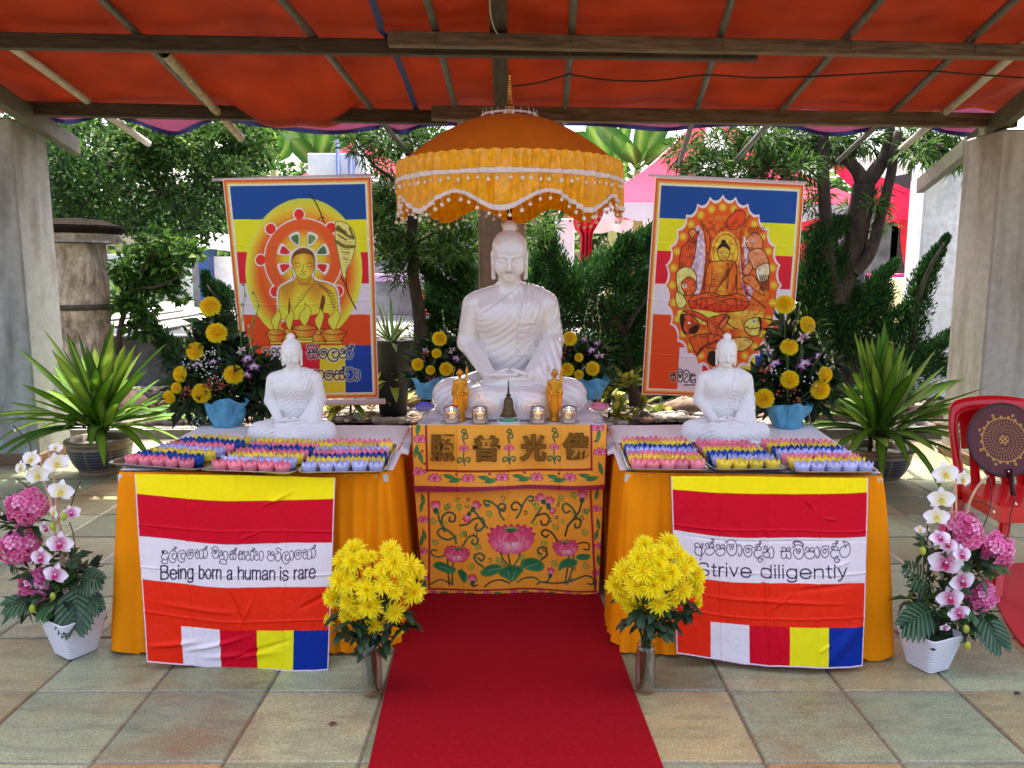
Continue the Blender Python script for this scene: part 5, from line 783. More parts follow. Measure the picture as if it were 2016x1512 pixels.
JG = np.array([lin(c) for c in [(36, 76, 34), (50, 98, 40), (72, 120, 48), (28, 62, 32), (42, 86, 42)]])
T = MB(); Y = 7.7; branch(T, [(1250, 800), (1238, 730), (1225, 660), (1190, 610), (1150, 570)], Y, .06, .03); branch(T, [(1225, 660), (1260, 600), (1300, 540)], Y, .035, .015); branch(T, [(1215, 640), (1140, 640), (1060, 620), (960, 610), (890, 590)], Y, .035, .012); Cr = MB()
for P, a, b, n in [([(1180, 630), (1250, 575), (1300, 530), (1345, 490)], .2, .04, 2600), ([(1150, 600), (1110, 545), (1080, 480), (1078, 445)], .2, .05, 2600), ([(1090, 650), (1160, 610), (1240, 625), (1285, 590)], .2, .05, 2200), ([(1220, 570), (1215, 510), (1240, 470)], .16, .06, 1800), ([(1050, 600), (1110, 570), (1200, 530), (1275, 470), (1300, 440)], .18, .05, 2600), ([(1140, 690), (1210, 690), (1270, 650)], .3, .12, 2600), ([(1110, 720), (1190, 720), (1260, 700)], .25, .15, 1600),
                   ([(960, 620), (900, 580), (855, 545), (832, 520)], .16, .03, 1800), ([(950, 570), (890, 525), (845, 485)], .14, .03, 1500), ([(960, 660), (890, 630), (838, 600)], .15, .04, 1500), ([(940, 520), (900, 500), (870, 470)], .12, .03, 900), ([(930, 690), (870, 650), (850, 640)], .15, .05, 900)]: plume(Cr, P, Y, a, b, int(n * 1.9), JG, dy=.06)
tree("juniper", "dark green juniper with sweeping plumes directly behind the large statue", "juniper", at(1250, 800, Y), T, Cr, "junipers in the planting bed")
T = MB(); Y = 9.2; branch(T, [(1080, 800), (1075, 700), (1085, 600), (1100, 520)], Y, .06, .03); Cr = MB()
for P, a, b, n in [([(1060, 700), (1090, 620), (1150, 560), (1190, 520)], .34, .16, 4200), ([(1140, 720), (1200, 660), (1260, 610), (1300, 580)], .34, .2, 4200), ([(1050, 600), (1068, 540), (1078, 470)], .24, .1, 2600), ([(1210, 560), (1250, 500), (1290, 460)], .28, .12, 2600), ([(1010, 700), (950, 650), (890, 600), (850, 570)], .3, .12, 3400), ([(960, 580), (910, 530), (870, 500)], .24, .1, 2200), ([(900, 720), (860, 690), (830, 660)], .26, .16, 1800), ([(1200, 740), (1260, 720), (1300, 690)], .3, .2, 2400)]: plume(Cr, P, Y, a, b, int(n * 1.5), JG, L=.055, dy=.03)
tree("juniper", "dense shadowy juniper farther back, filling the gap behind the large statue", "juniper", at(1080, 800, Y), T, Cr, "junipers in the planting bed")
T = MB(); Y = 8.2; branch(T, [(1790, 760), (1795, 680), (1805, 600), (1830, 530), (1858, 480)], Y, .05, .012); branch(T, [(1790, 740), (1740, 700), (1690, 640), (1640, 560)], Y, .045, .015); Cr = MB()
for P, a, b, n in [([(1785, 720), (1795, 640), (1815, 560), (1838, 510), (1864, 468)], .22, .02, 4200), ([(1735, 660), (1770, 650), (1800, 620)], .08, .05, 800), ([(1690, 590), (1735, 545), (1765, 515)], .13, .02, 1500), ([(1650, 640), (1700, 600), (1740, 590)], .2, .06, 2000), ([(1690, 720), (1660, 650), (1680, 580)], .28, .12, 3000), ([(1600, 720), (1590, 650), (1610, 600)], .3, .15, 2600), ([(1740, 700), (1720, 620), (1740, 570)], .25, .1, 2400), ([(1610, 600), (1600, 540), (1620, 480)], .22, .1, 2000), ([(1610, 490), (1625, 455), (1660, 440)], .22, .08, 1800), ([(1600, 560), (1640, 530), (1660, 500)], .2, .08, 1800), ([(1760, 730), (1830, 690), (1880, 655)], .15, .05, 1500), ([(1590, 620), (1580, 590), (1570, 570)], .1, .05, 500), ([(1720, 650), (1760, 620), (1785, 600)], .07, .03, 500), ([(1750, 740), (1800, 720), (1860, 720)], .25, .12, 1800)]: plume(Cr, P, Y, a, b, int(n * 1.9), JG, dy=.05)
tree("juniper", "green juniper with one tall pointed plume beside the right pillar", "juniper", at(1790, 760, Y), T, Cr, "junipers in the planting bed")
T = MB(); Y = 8.9; branch(T, [(390, 740), (370, 715), (320, 680), (280, 630), (250, 590)], Y, .045, .012); branch(T, [(390, 740), (440, 680), (450, 620), (410, 560)], Y, .04, .012); Cr = MB()
for P, a, b, n in [([(400, 720), (345, 690), (295, 640), (255, 595)], .16, .05, 3000), ([(430, 720), (390, 700), (340, 715)], .22, .12, 2600), ([(465, 650), (435, 600), (412, 570), (404, 540)], .15, .03, 2000), ([(470, 700), (440, 650), (420, 640)], .2, .1, 1800), ([(470, 600), (440, 575), (425, 560)], .1, .04, 800)]: plume(Cr, P, Y, a, b, int(n * 1.9), JG, dy=.05)
tree("juniper", "dark juniper drooping toward the left over the low grey wall", "juniper", at(390, 740, Y), T, Cr, "junipers in the planting bed")
# podocarpus trees with needle sprays
T = MB(); Y = 7.6; branch(T, [(842, 800), (832, 720), (822, 600), (812, 480), (812, 380), (806, 300), (800, 250)], Y, .075, .03); branch(T, [(812, 380), (770, 350), (735, 320), (705, 290)], Y, .025, .01); branch(T, [(812, 470), (770, 450), (720, 440), (680, 440)], Y, .02, .008); branch(T, [(815, 480), (870, 450), (930, 430)], Y, .02, .008); branch(T, [(810, 330), (840, 300), (880, 280)], Y, .02, .008); Cr = MB()
clumps(Cr, pxc([(700, 285, 28), (725, 300, 28), (690, 265, 22), (760, 275, 36), (800, 270, 40), (845, 275, 34), (760, 320, 26), (745, 360, 34), (775, 380, 34), (760, 410, 40), (785, 445, 46), (740, 445, 40), (800, 490, 40), (770, 500, 36), (850, 460, 40), (890, 440, 40), (905, 480, 36), (865, 500, 36), (930, 440, 30), (790, 540, 30), (745, 400, 34), (720, 420, 26), (1070, 440, 30), (1060, 470, 26), (900, 410, 30), (715, 250, 30), (830, 540, 20), (915, 520, 28), (870, 420, 30)], Y, .35), 9500, .1, .016, POD, up=.45, flat=.8, fold=.2, droop=.15)
tree("podocarpus_tree", "slim dark trunked podocarpus between the left banner and the umbrella", "tree", at(842, 800, Y), T, Cr, "podocarpus trees")
T = MB(); Y = 8.3; branch(T, [(1652, 800), (1656, 720), (1662, 640), (1655, 580), (1676, 500), (1692, 430), (1702, 360)], Y, .15, .11); branch(T, [(1702, 365), (1690, 335), (1670, 315), (1655, 290)], Y, .08, .04); branch(T, [(1702, 365), (1728, 330), (1745, 300), (1752, 250)], Y, .09, .05); branch(T, [(1650, 600), (1630, 500), (1626, 420), (1622, 330), (1620, 255)], Y - .1, .075, .055); branch(T, [(1680, 540), (1712, 500), (1730, 440), (1748, 370), (1768, 260)], Y - .12, .065, .045); branch(T, [(1660, 318), (1600, 310), (1520, 330), (1440, 320)], Y, .035, .01); branch(T, [(1750, 280), (1810, 275), (1860, 290)], Y, .03, .01); branch(T, [(1700, 480), (1725, 470), (1740, 455)], Y - .1, .02, .008); Cr = MB()
clumps(Cr, pxc([(1350, 300, 36), (1390, 330, 42), (1420, 280, 40), (1450, 345, 36), (1480, 300, 44), (1520, 345, 36), (1545, 290, 44), (1575, 330, 36), (1600, 290, 36), (1640, 280, 40), (1700, 275, 36), (1360, 350, 30), (1410, 360, 24), (1790, 275, 36), (1830, 290, 36), (1870, 300, 34), (1900, 320, 22), (1850, 265, 36), (1615, 380, 22), (1600, 405, 20), (1720, 400, 22), (1732, 385, 16), (1738, 440, 14), (1800, 300, 26), (1590, 640, 30), (1560, 650, 26), (1600, 680, 26), (1645, 300, 30), (1670, 410, 14), (1500, 270, 40), (1560, 265, 40)], Y, .4), 8500, .15, .019, POD, up=.05, flat=.7, fold=.2, droop=.2)
tree("podocarpus_tree", "thick forked dark tree with needle sprays right of the right banner", "tree", at(1652, 800, Y), T, Cr, "podocarpus trees")
# far greenery as one mass
Cr = MB(); C = []
for k in range(620):
    x = rng.uniform(-30, 30); y = rng.uniform(19, 26); hgt = 2.6 + 1.6 * float(vnoise(np.array([x * .35, 0, 3.]))) + (1.2 if x < -5 else 0); C.append([x, y, TZ + rng.uniform(0, hgt), rng.uniform(.5, .9)])
clumps(Cr, np.array(C), 44000, .3, .15, np.concatenate([DG, LGn]), up=.2); tag(Cr.build("far_foliage", m_leaf), "mass of green trees and banana leaves beyond the terrace", "trees", kind="stuff")
# banana plants
m_stem = mat("banana_stem", (150, 156, 96), .7, var=.3, vs=8)
for k, (bx_, Y, tops, lab) in enumerate([(622, 16.5, [(690, 250), (648, 255), (560, 245), (585, 300), (715, 285), (600, 232), (675, 300)], "banana plant with broad leaves rising left above the white panel"), (535, 17.5, [(500, 260), (545, 235), (580, 270), (480, 300), (520, 300)], "banana plant behind the big left tree's right edge"), (1250, 16, [(1190, 262), (1215, 290), (1262, 258), (1300, 262), (1325, 300), (1240, 310)], "banana plant over the pink marquee right of the umbrella"), (1200, 18.5, [(1165, 262), (1185, 300), (1230, 260), (1140, 275)], "banana plant close behind the umbrella's right rim")]):
    b0 = at(bx_, 520, Y); b0[2] = TZ; t = thing("banana_plant", lab, "banana plant", b0, "banana plants"); b1 = at(bx_ + 4, 335, Y); m = MB(); m.tube(spl([b0, (b0 + b1) / 2 + [.05, 0, 0], b1], 6), np.linspace(.13, .08, 13), 10); m.build("stem", m_stem, t)
    for j, (tx, ty) in enumerate(tops):
        e = at(tx, ty, Y + rng.uniform(-.6, .6)); d = e - b1; L = np.linalg.norm(d) * 1.15 + .3; m = MB(); up = np.array([rng.uniform(-.6, .6), -1, .3]); blade(m, b1, d + [0, 0, .25], up, L, .42, .18, 12, lin((40, 80, 26)), lin((54, 98, 34)), .1, cm=lin((100, 130, 60)), prof=([0, .18, .3, .6, .85, 1], [.1, .12, .8, 1, .8, .02])); m.build("leaf", m_leaf, t)
# ================================================================ STRUCTURES BEHIND
m_white = mat("white_paint", (240, 240, 238), .7, var=.1, vs=3); m_pinkT = mat("pink_tent", (196, 70, 96), .95, var=.08, vs=2, trans=.15, spec=.03); m_whiteT = mat("white_tent", (214, 208, 214), .95, spec=.05, var=.05, vs=2, trans=.2); m_red = mat("red_satin", (196, 18, 40), .6, var=.15, vs=5, trans=.15, bump=.4, bs=30, bdist=.01); m_bluep = mat("blue_paint", (36, 66, 130), .5, var=.2, vs=4)
def marquee(lab, pk, ev, Y, dep, stripes, post=True):
    pk = at(*pk, Y); a, b = at(*ev[0], Y - dep), at(*ev[1], Y - dep); c, d = b + [0, 2 * dep, 0], a + [0, 2 * dep, 0]; t = thing("marquee_tent", lab, "marquee", ((a + b) / 2)[:2].tolist() + [TZ], "marquee tents beyond the garden")
    for k, (p, q) in enumerate(((a, b), (b, c), (c, d), (d, a))):
        n = stripes; 
        for j in range(n):
            e0, e1 = p + (q - p) * j / n, p + (q - p) * (j + 1) / n; u = np.linspace(0, 1, 8)[:, None]; sg = -.25 * np.sin(np.pi * u) * [0, 0, 1]; m = MB(); m.grid(np.stack([e0 + (pk - e0) * u + sg, e1 + (pk - e1) * u + sg], 1)); m.build("roof_panel", (m_pinkT, m_whiteT)[j % 2], t)
        l = np.linspace(0, 1, 80)[:, None]; m = MB(); e = p + (q - p) * l; m.grid(np.stack([e, e - np.concatenate([0 * l, 0 * l, .22 + .07 * np.abs(np.sin(l * 24))], 1)], 1)); m.build("valance", m_whiteT if k % 2 == 0 else m_red, t)
        m = MB(); m.tube([[p[0], p[1], TZ], p], .03, 8); m.build("pole", m_bluep, t)
marquee("pink and white marquee whose gable shows above the left banner", (705, 262), ((505, 362), (900, 352)), 15.5, 1.8, 3); marquee("large pink and white striped marquee above the right banner", (1400, 205), ((1150, 398), (1735, 402)), 15., 2.2, 3)
t = thing("sign_board", "plain white board on blue posts above the left banner", "board", at(662, 345, 12.5)); m = MB(); P0, P1 = at(606, 302, 12.5), at(722, 345, 12.5); m.box((P0 + P1) / 2, (P1[0] - P0[0], .05, P0[2] - P1[2]), bev=.01); m.build("panel", m_white, t, smooth=False)
for x in (664, 690): a = at(x, 262 if x < 670 else 300, 12.4); m = MB(); m.tube([[a[0], a[1], TZ], a], .035 if x < 670 else .045, 8); m.build("post", m_bluep, t)
def wallbox(name, x0, y0, x1, y1, Y, th, m_, lab, cat, zb=None):
    a, b = at(x0, y0, Y), at(x1, y1, Y); z0 = TZ if zb is None else zb; k = MB(); k.box(((a[0] + b[0]) / 2, Y + th / 2, (z0 + a[2]) / 2), (abs(b[0] - a[0]), th, a[2] - z0), bev=.02); return tag(k.build(name, m_, smooth=False), lab, cat)
m_gw = concrete_stained("old_wall", (176, 178, 176), (110, 112, 112), (.6, .6, 1.2))
wallbox("garden_wall", 735, 514, 1010, 580, 14, .2, m_gw, "stained grey garden wall seen left of the large statue", "wall"); wallbox("boundary_wall", 205, 500, 425, 560, 21, .2, m_white, "bright white boundary wall beyond the left shrub", "wall")
t = thing("shed", "small blue shed with a white sloping roof left of the left banner", "shed", at(440, 600, 17)); a, b = at(398, 492, 17), at(424, 600, 17); k = MB(); k.box(((a[0] + b[0]) / 2, 17, (TZ + a[2]) / 2), (b[0] - a[0], .5, a[2] - TZ)); k.build("blue_wall", m_bluep, t, smooth=False); c = at(500, 505, 17.1); k = MB(); k.box(((b[0] + c[0]) / 2, 17.2, (TZ + c[2]) / 2), (c[0] - b[0], .3, c[2] - TZ)); k.build("pale_wall", m_white, t, smooth=False); k = MB(); p0, p1 = at(355, 474, 16.6), at(520, 496, 16.6); k.grid([[p0, p1], [p0 + [0, 1.5, .25], p1 + [0, 1.5, .25]]]); k.grid([[p0 - [0, 0, .08], p1 - [0, 0, .08]], [p0, p1]]); k.build("roof", m_white, t, smooth=False)
a, b = at(378, 500, 17.3), at(398, 600, 17.3); k = MB(); k.box(((a[0] + b[0]) / 2, 17.35, (TZ + a[2]) / 2), (b[0] - a[0], .2, a[2] - TZ)); k.build("grey_door", m_grey, t, smooth=False)
# right building
t = thing("side_building", "grey building with a dark eave and columns behind the forked tree", "building", at(1760, 600, 12.5)); k = MB(); a, b = at(1672, 410, 12.6), at(1900, 600, 12.6); k.box(((a[0] + b[0]) / 2, 12.9, (TZ + a[2]) / 2), (b[0] - a[0], .3, a[2] - TZ)); k.build("wall", mat("slate_grey_wall", (120, 128, 136), .8, var=.2, vs=2), t, smooth=False)
for x0, x1, mm, nm in ((1722, 1757, m_grey, "column"), (1757, 1782, m_wood2, "doorway"), (1800, 1822, m_wood2, "doorway")): a, b = at(x0, 408, 12.3), at(x1, 600, 12.3); k = MB(); k.box(((a[0] + b[0]) / 2, 12.4, (TZ + a[2]) / 2), (b[0] - a[0], .25, a[2] - TZ)); k.build(nm, mm, t, smooth=False)
p0, p1 = at(1720, 355, 11.8), at(1885, 322, 10.8); k = MB(); k.grid([[p0, p1], [p0 + [.3, 2, .5], p1 + [.8, 2, .5]]]); k.grid([[p0 - [0, 0, .35], p1 - [0, 0, .4]], [p0, p1]]); k.grid([[p0 - [0, 0, .35], p1 - [0, 0, .4]], [p0 + [.3, 2, -.3], p1 + [.8, 2, -.3]]]); k.build("eave", mat("dark_eave", (60, 54, 56), .8, var=.2, vs=3), t, smooth=False)
a, b = at(1832, 318, 8.9), at(1915, 650, 8.9); k = MB(); k.box(((a[0] + b[0]) / 2 + .05, 9.1, a[2] / 2), (b[0] - a[0] + .15, .35, a[2]), bev=.02); tag(k.build("whitewashed_pier", concrete_stained("whitewash", (236, 238, 242), (180, 190, 200), (2, 2, .6)), smooth=False), "bluish whitewashed pier just left of the right pillar", "pier")
a, b = at(1758, 547, 9.6), at(1806, 650, 9.6); k = MB(); k.box(((a[0] + b[0]) / 2, 9.8, (a[2]) / 2), (b[0] - a[0], .35, a[2]), bev=.015); tag(k.build("cream_post", mat("cream_paint", (226, 212, 160), .7, var=.12, vs=5), smooth=False), "short cream painted concrete post behind the pointed juniper", "post")
def cloth(lab, prof, Y, name="red_drape", twist=0, mm=None):      # gathered hanging cloth: rows of (y px, x left, x right)
    n = 40; rows = []
    for j, (y, x0, x1) in enumerate(spl(prof, 6)): u = np.linspace(0, 1, n); a, b = at(x0, y, Y), at(x1, y, Y); w_ = np.linalg.norm(b - a); P = a + np.outer(u, b - a); P[:, 1] += -w_ * .28 * np.sin(np.pi * u) + .035 * np.sin(u * 22 + j * twist) ; rows.append(P)
    k = MB(); k.grid(np.array(rows)); B = np.array(rows); B2 = B.copy(); B2[..., 1] = 2 * B[:, :1, 1] - B[..., 1] + .02; k.grid(B2); return tag(k.build(name, mm or m_red), lab, "drape", "red drapes")
cloth("red drape hanging in a bunch from the crimson canopy at the right", [(432, 1772, 1830), (450, 1775, 1826), (480, 1777, 1822), (520, 1786, 1815), (545, 1798, 1806)], 10.2, twist=.06); cloth("red cloth bunched on the white post right of the large statue's head", [(398, 1128, 1190), (425, 1128, 1186), (450, 1132, 1172), (464, 1142, 1166), (500, 1142, 1165), (522, 1142, 1166)], 10.8, twist=.1); cloth("narrow red cloth wrapped on a pole at the right banner's right edge", [(476, 1578, 1592), (500, 1578, 1596), (540, 1580, 1596), (600, 1580, 1598), (622, 1582, 1596)], 10.6)
k = MB(); rows = [[at(x, y + 4 * math.sin(x * .2), 10.3 + (x - 1735) * -.001) for x in np.linspace(xa, xb, 24)] for y, xa, xb in ((322, 1628, 1668), (345, 1650, 1728), (372, 1680, 1780), (385, 1700, 1822), (405, 1728, 1832), (425, 1736, 1834), (446, 1770, 1830))]; k.grid(np.array(rows)); tag(k.build("crimson_canopy", mat("crimson_cloth", (196, 40, 70), .9, spec=.05, var=.15, vs=6, trans=.25)), "crimson cloth canopy edge hung over the building front", "canopy")
wallbox("white_post", 1092, 430, 1130, 560, 11.2, .35, m_white, "white square post behind the juniper right of the large statue", "post")
# tree stump shrine
Y = 8.6; c = at(166, 700, Y); c[2] = 0; top = at(166, 480, Y)[2]; t = thing("tree_stump", "tall peeling tree stump with a small wooden roof behind the left dracaena", "tree stump", c); m = MB(); a = np.linspace(0, 2 * np.pi, 90, endpoint=False); zz = np.linspace(.02, top, 70)[:, None]; r = .315 - .02 * zz + .035 * (vnoise(np.stack([np.cos(a)[None] * 2.4 + 0 * zz, np.sin(a)[None] * 2.4 + 0 * zz, zz * 2. + 0 * a], -1)) - .5) + .02 * (vnoise(np.stack([np.cos(a)[None] * 8 + 0 * zz, np.sin(a)[None] * 8 + 0 * zz, zz * 5. + 0 * a], -1)) - .5) + .05 * np.exp(-zz * 4) - .02 * np.exp(-((zz - .98) / .03) ** 2)
bk = mat("peeling_bark", (178, 166, 148), .95, var=.4, vs=9, col2=(104, 90, 78), bump=1., bs=22, bdist=.02, stretch=(1, 1, .5)); m.grid(np.stack([c[0] + r * np.cos(a), c[1] + r * np.sin(a), zz + 0 * r], -1), closed=True); m.build("trunk", bk, t)
b = MB(); zb_ = at(166, 604, Y)[2]; b.lathe([(.30, zb_ - .03), (.322, zb_ - .02), (.322, zb_ + .02), (.30, zb_ + .03)], c, 40); b.build("band", m_wood2, t)
rt = at(166, 440, Y)[2]; rb = at(166, 462, Y)[2]; b = MB(); b.lathe([(.001, rt + .06), (.3, rt + .035), (.50, rt - .03), (.505, rt - .055), (.47, rb + .02), (.46, rb)], c, 10); b.build("roof", mat("shingle", (30, 26, 23), 1., spec=.03, var=.4, vs=10, bump=.8, bs=40, bdist=.006), t, smooth=False); b = MB(); a = np.linspace(0, 2 * np.pi, 90, endpoint=False); w0 = np.stack([np.cos(a), np.sin(a), 0 * a], 1); b.grid(np.stack([c + w0 * .462 + [0, 0, rb], c + w0 * (.445 + .012 * np.sin(a * 22))[:, None] + [0, 0, rb - .05], c + w0 * (.455 + .01 * np.sin(a * 31))[:, None] + [0, 0, rb - .09]]), closed=True); b.build("plastic_fringe", mat("clear_plastic", (112, 102, 90), .15, spec=.8, var=.2, vs=12), t)
# terrace furniture
m_redp = mat("red_plastic", (206, 16, 24), .32, coat=.2, var=.04, vs=5)
def stool(loc, lab, first=[None]):
    if first[0] is None:
        t = thing("plastic_stool", lab, "stool", loc, "red plastic stools on the terrace"); h = .46; L0 = np.array(loc); k = MB(); k.box(L0 + [0, 0, h - .02], (.3, .3, .04), bev=.012); k.build("seat", m_redp, t)
        for sx_ in (-1, 1):
            for sy_ in (-1, 1): k = MB(); k.box(L0 + [sx_ * .145, sy_ * .145, h / 2 - .02], (.05, .05, h - .04), rot=rotm((1, 0, 0), sy_ * .08) @ rotm((0, 1, 0), -sx_ * .08), bev=.008); k.build("leg", m_redp, t)
        for sx_, sy_ in ((0, 1), (0, -1)): k = MB(); k.box(L0 + [0, sy_ * .15, h * .42], (.27, .02, .04), bev=.005); k.build("rung", m_redp, t)
        first[0] = t
    else: t = copy_tree(first[0]); put(t, loc, rng.uniform(-.4, .4), 1., lab)
for x, Y_, lab in ((850, 11.6, "red plastic stool on the terrace right of the dark trunk, nearest one"), (838, 12.8, "red plastic stool on the terrace peeping out behind the nearest stool"), (872, 12.6, "red plastic stool on the terrace closest to the large statue's arm")): p = at(x, 600, Y_); p[2] = TZ; stool(p, lab)
p = at(815, 600, 13.2); p[2] = TZ; t = thing("round_table", "round table with a mauve cloth on the terrace behind the slim trunk", "table", p); k = MB(); k.lathe([(.001, TZ + .74), (.75, TZ + .74), (.76, TZ + .72), (.77, TZ + .62)], (p[0], p[1], 0), 40); k.build("cloth", mat("mauve_cloth", (190, 150, 190), .7), t); k = MB(); k.tube([[p[0], p[1], TZ], [p[0], p[1], TZ + .73]], .04, 8); k.build("leg", m_leg, t)
p = at(1745, 640, 10.6); p[2] = TZ; k = MB(); k.lathe([(.001, .02), (.2, .02), (.26, .3), (.285, .305), (.285, .33), (.25, .33), (.19, .04), (.001, .04)], (0, 0, 0), 32); o = k.build("plastic_tub", mat("magenta_plastic", (196, 40, 140), .35)); put(o, (p[0], p[1], p[2] + .42), 0, 1., "magenta plastic tub left of the cream post"); tag(o, None, "tub"); k = MB(); k.box((0, 0, .21), (.7, .5, .41), bev=.02); o = k.build("crate", mat("maroon_crate", (130, 40, 60), .6, var=.2)); put(o, (p[0], p[1], p[2]), 0, 1., "maroon crate under the magenta tub"); tag(o, None, "crate")
# ================================================================ BED PLANTS
def rosette(mb, c, n, L, W, pal, cen, el0=.15, el1=1.3, droop=.35, nseg=7, fold=.15, prof=None, az=None):
    for k in range(n):
        an = rng.uniform(0, 6.283) if az is None else rng.uniform(*az); el = rng.uniform(el0, el1); d = np.array([math.cos(an) * math.cos(el), math.sin(an) * math.cos(el), math.sin(el)]); up = np.array([-math.cos(an) * math.sin(el), -math.sin(an) * math.sin(el), math.cos(el)]); i = rng.integers(len(pal)); s = rng.uniform(.75, 1.15)
        blade(mb, np.array(c) + rng.normal(size=3) * [.02, .02, .01], d, up, L * s, W * rng.uniform(.8, 1.15), droop * rng.uniform(.4, 1.3) * (1.25 - el / 1.6), nseg, pal[i], cen[i % len(cen)], fold, rng.uniform(-.5, .5), prof)
p = gz(772, 815, .05); p[1] = 7.75; p[0] = at(772, 700, 7.75)[0]; zt = at(772, 668, 7.75)[2]; k = MB(); k.lathe([(.001, .05), (.13, .05), (.185, zt - .03), (.2, zt - .03), (.2, zt), (.175, zt), (.16, zt - .05), (.001, zt - .06)], (p[0], p[1], 0), 36); tag(k.build("plant_pot", mat("black_plastic", (34, 36, 40), .5)), "tall black plastic plant pot right of the left banner", "pot")
k = MB(); rosette(k, (p[0], p[1], zt - .05), 46, .46, .03, [lin((44, 70, 34)), lin((62, 88, 44)), lin((90, 100, 60)), lin((52, 60, 40))], [lin((66, 96, 50)), lin((110, 120, 76))], .2, 1.4, .28); tag(k.build("spiky_plant", m_leaf), "dark spiky rosette plant growing in the black pot", "plant")
CRO = [lin(c) for c in [(66, 92, 34), (110, 124, 44), (52, 78, 34), (150, 146, 62), (84, 80, 36)]]; CRC = [lin(c) for c in [(176, 170, 70), (130, 140, 56), (196, 186, 90), (90, 110, 46)]]
for k_, (cl, Y, lab) in enumerate([([(690, 790, 60), (740, 780, 60), (770, 750, 50), (785, 800, 50), (660, 810, 40)], 7.7, "mottled yellow green croton under the left banner"), ([(1200, 780, 50), (1235, 760, 55), (1265, 800, 50), (1215, 815, 45)], 7.7, "mottled yellow green croton between altar and right banner"), ([(1020, 800, 40), (1290, 830, 30), (1310, 815, 30)], 8.0, "low mottled croton by the lower left corner of the right banner")]):
    t = thing("croton", lab, "shrub", at(cl[0][0], 840, Y), "crotons in the planting bed"); k = MB()
    for x, y, r in cl:
        c = at(x, y, Y + rng.uniform(-.15, .15)); rosette(k, c, 20, r * Y / CAM_F * 1., .085, CRO, CRC, -.3, 1.3, .3, 5, .12); base = c * [1, 1, 0]; st = MB()
        if (x, y, r) == cl[0]: st.tube([base, c], .012, 6); st.build("stem", m_bark, t)
    k.build("leaves", m_leaf, t)
t = thing("bronze_fern", "bronze brown leafy plant under the left flower basket", "plant", at(385, 845, 7.75)); k = MB(); BRZ = [lin(c) for c in [(74, 52, 34), (94, 66, 42), (60, 50, 34), (70, 72, 40)]]
for x, y in ((360, 790), (400, 800), (420, 770), (380, 830), (430, 820)): rosette(k, at(x, y, 7.7), 16, .3, .055, BRZ, BRZ, -.1, 1.2, .5, 5, .15)
k.build("leaves", m_leaf, t)
# low ground cover to fill the shade behind the altar
k = MB(); C = [[x, rng.uniform(8.4, 9.7), rng.uniform(.1, .32), rng.uniform(.14, .24)] for x in rng.uniform(-1.2, 4.6, 40)]; clumps(k, np.array(C), 4200, .11, .045, DG, up=.4); tag(k.build("ground_cover", m_leaf), "low dark leafy ground cover at the back of the planting bed", "plants", kind="stuff")
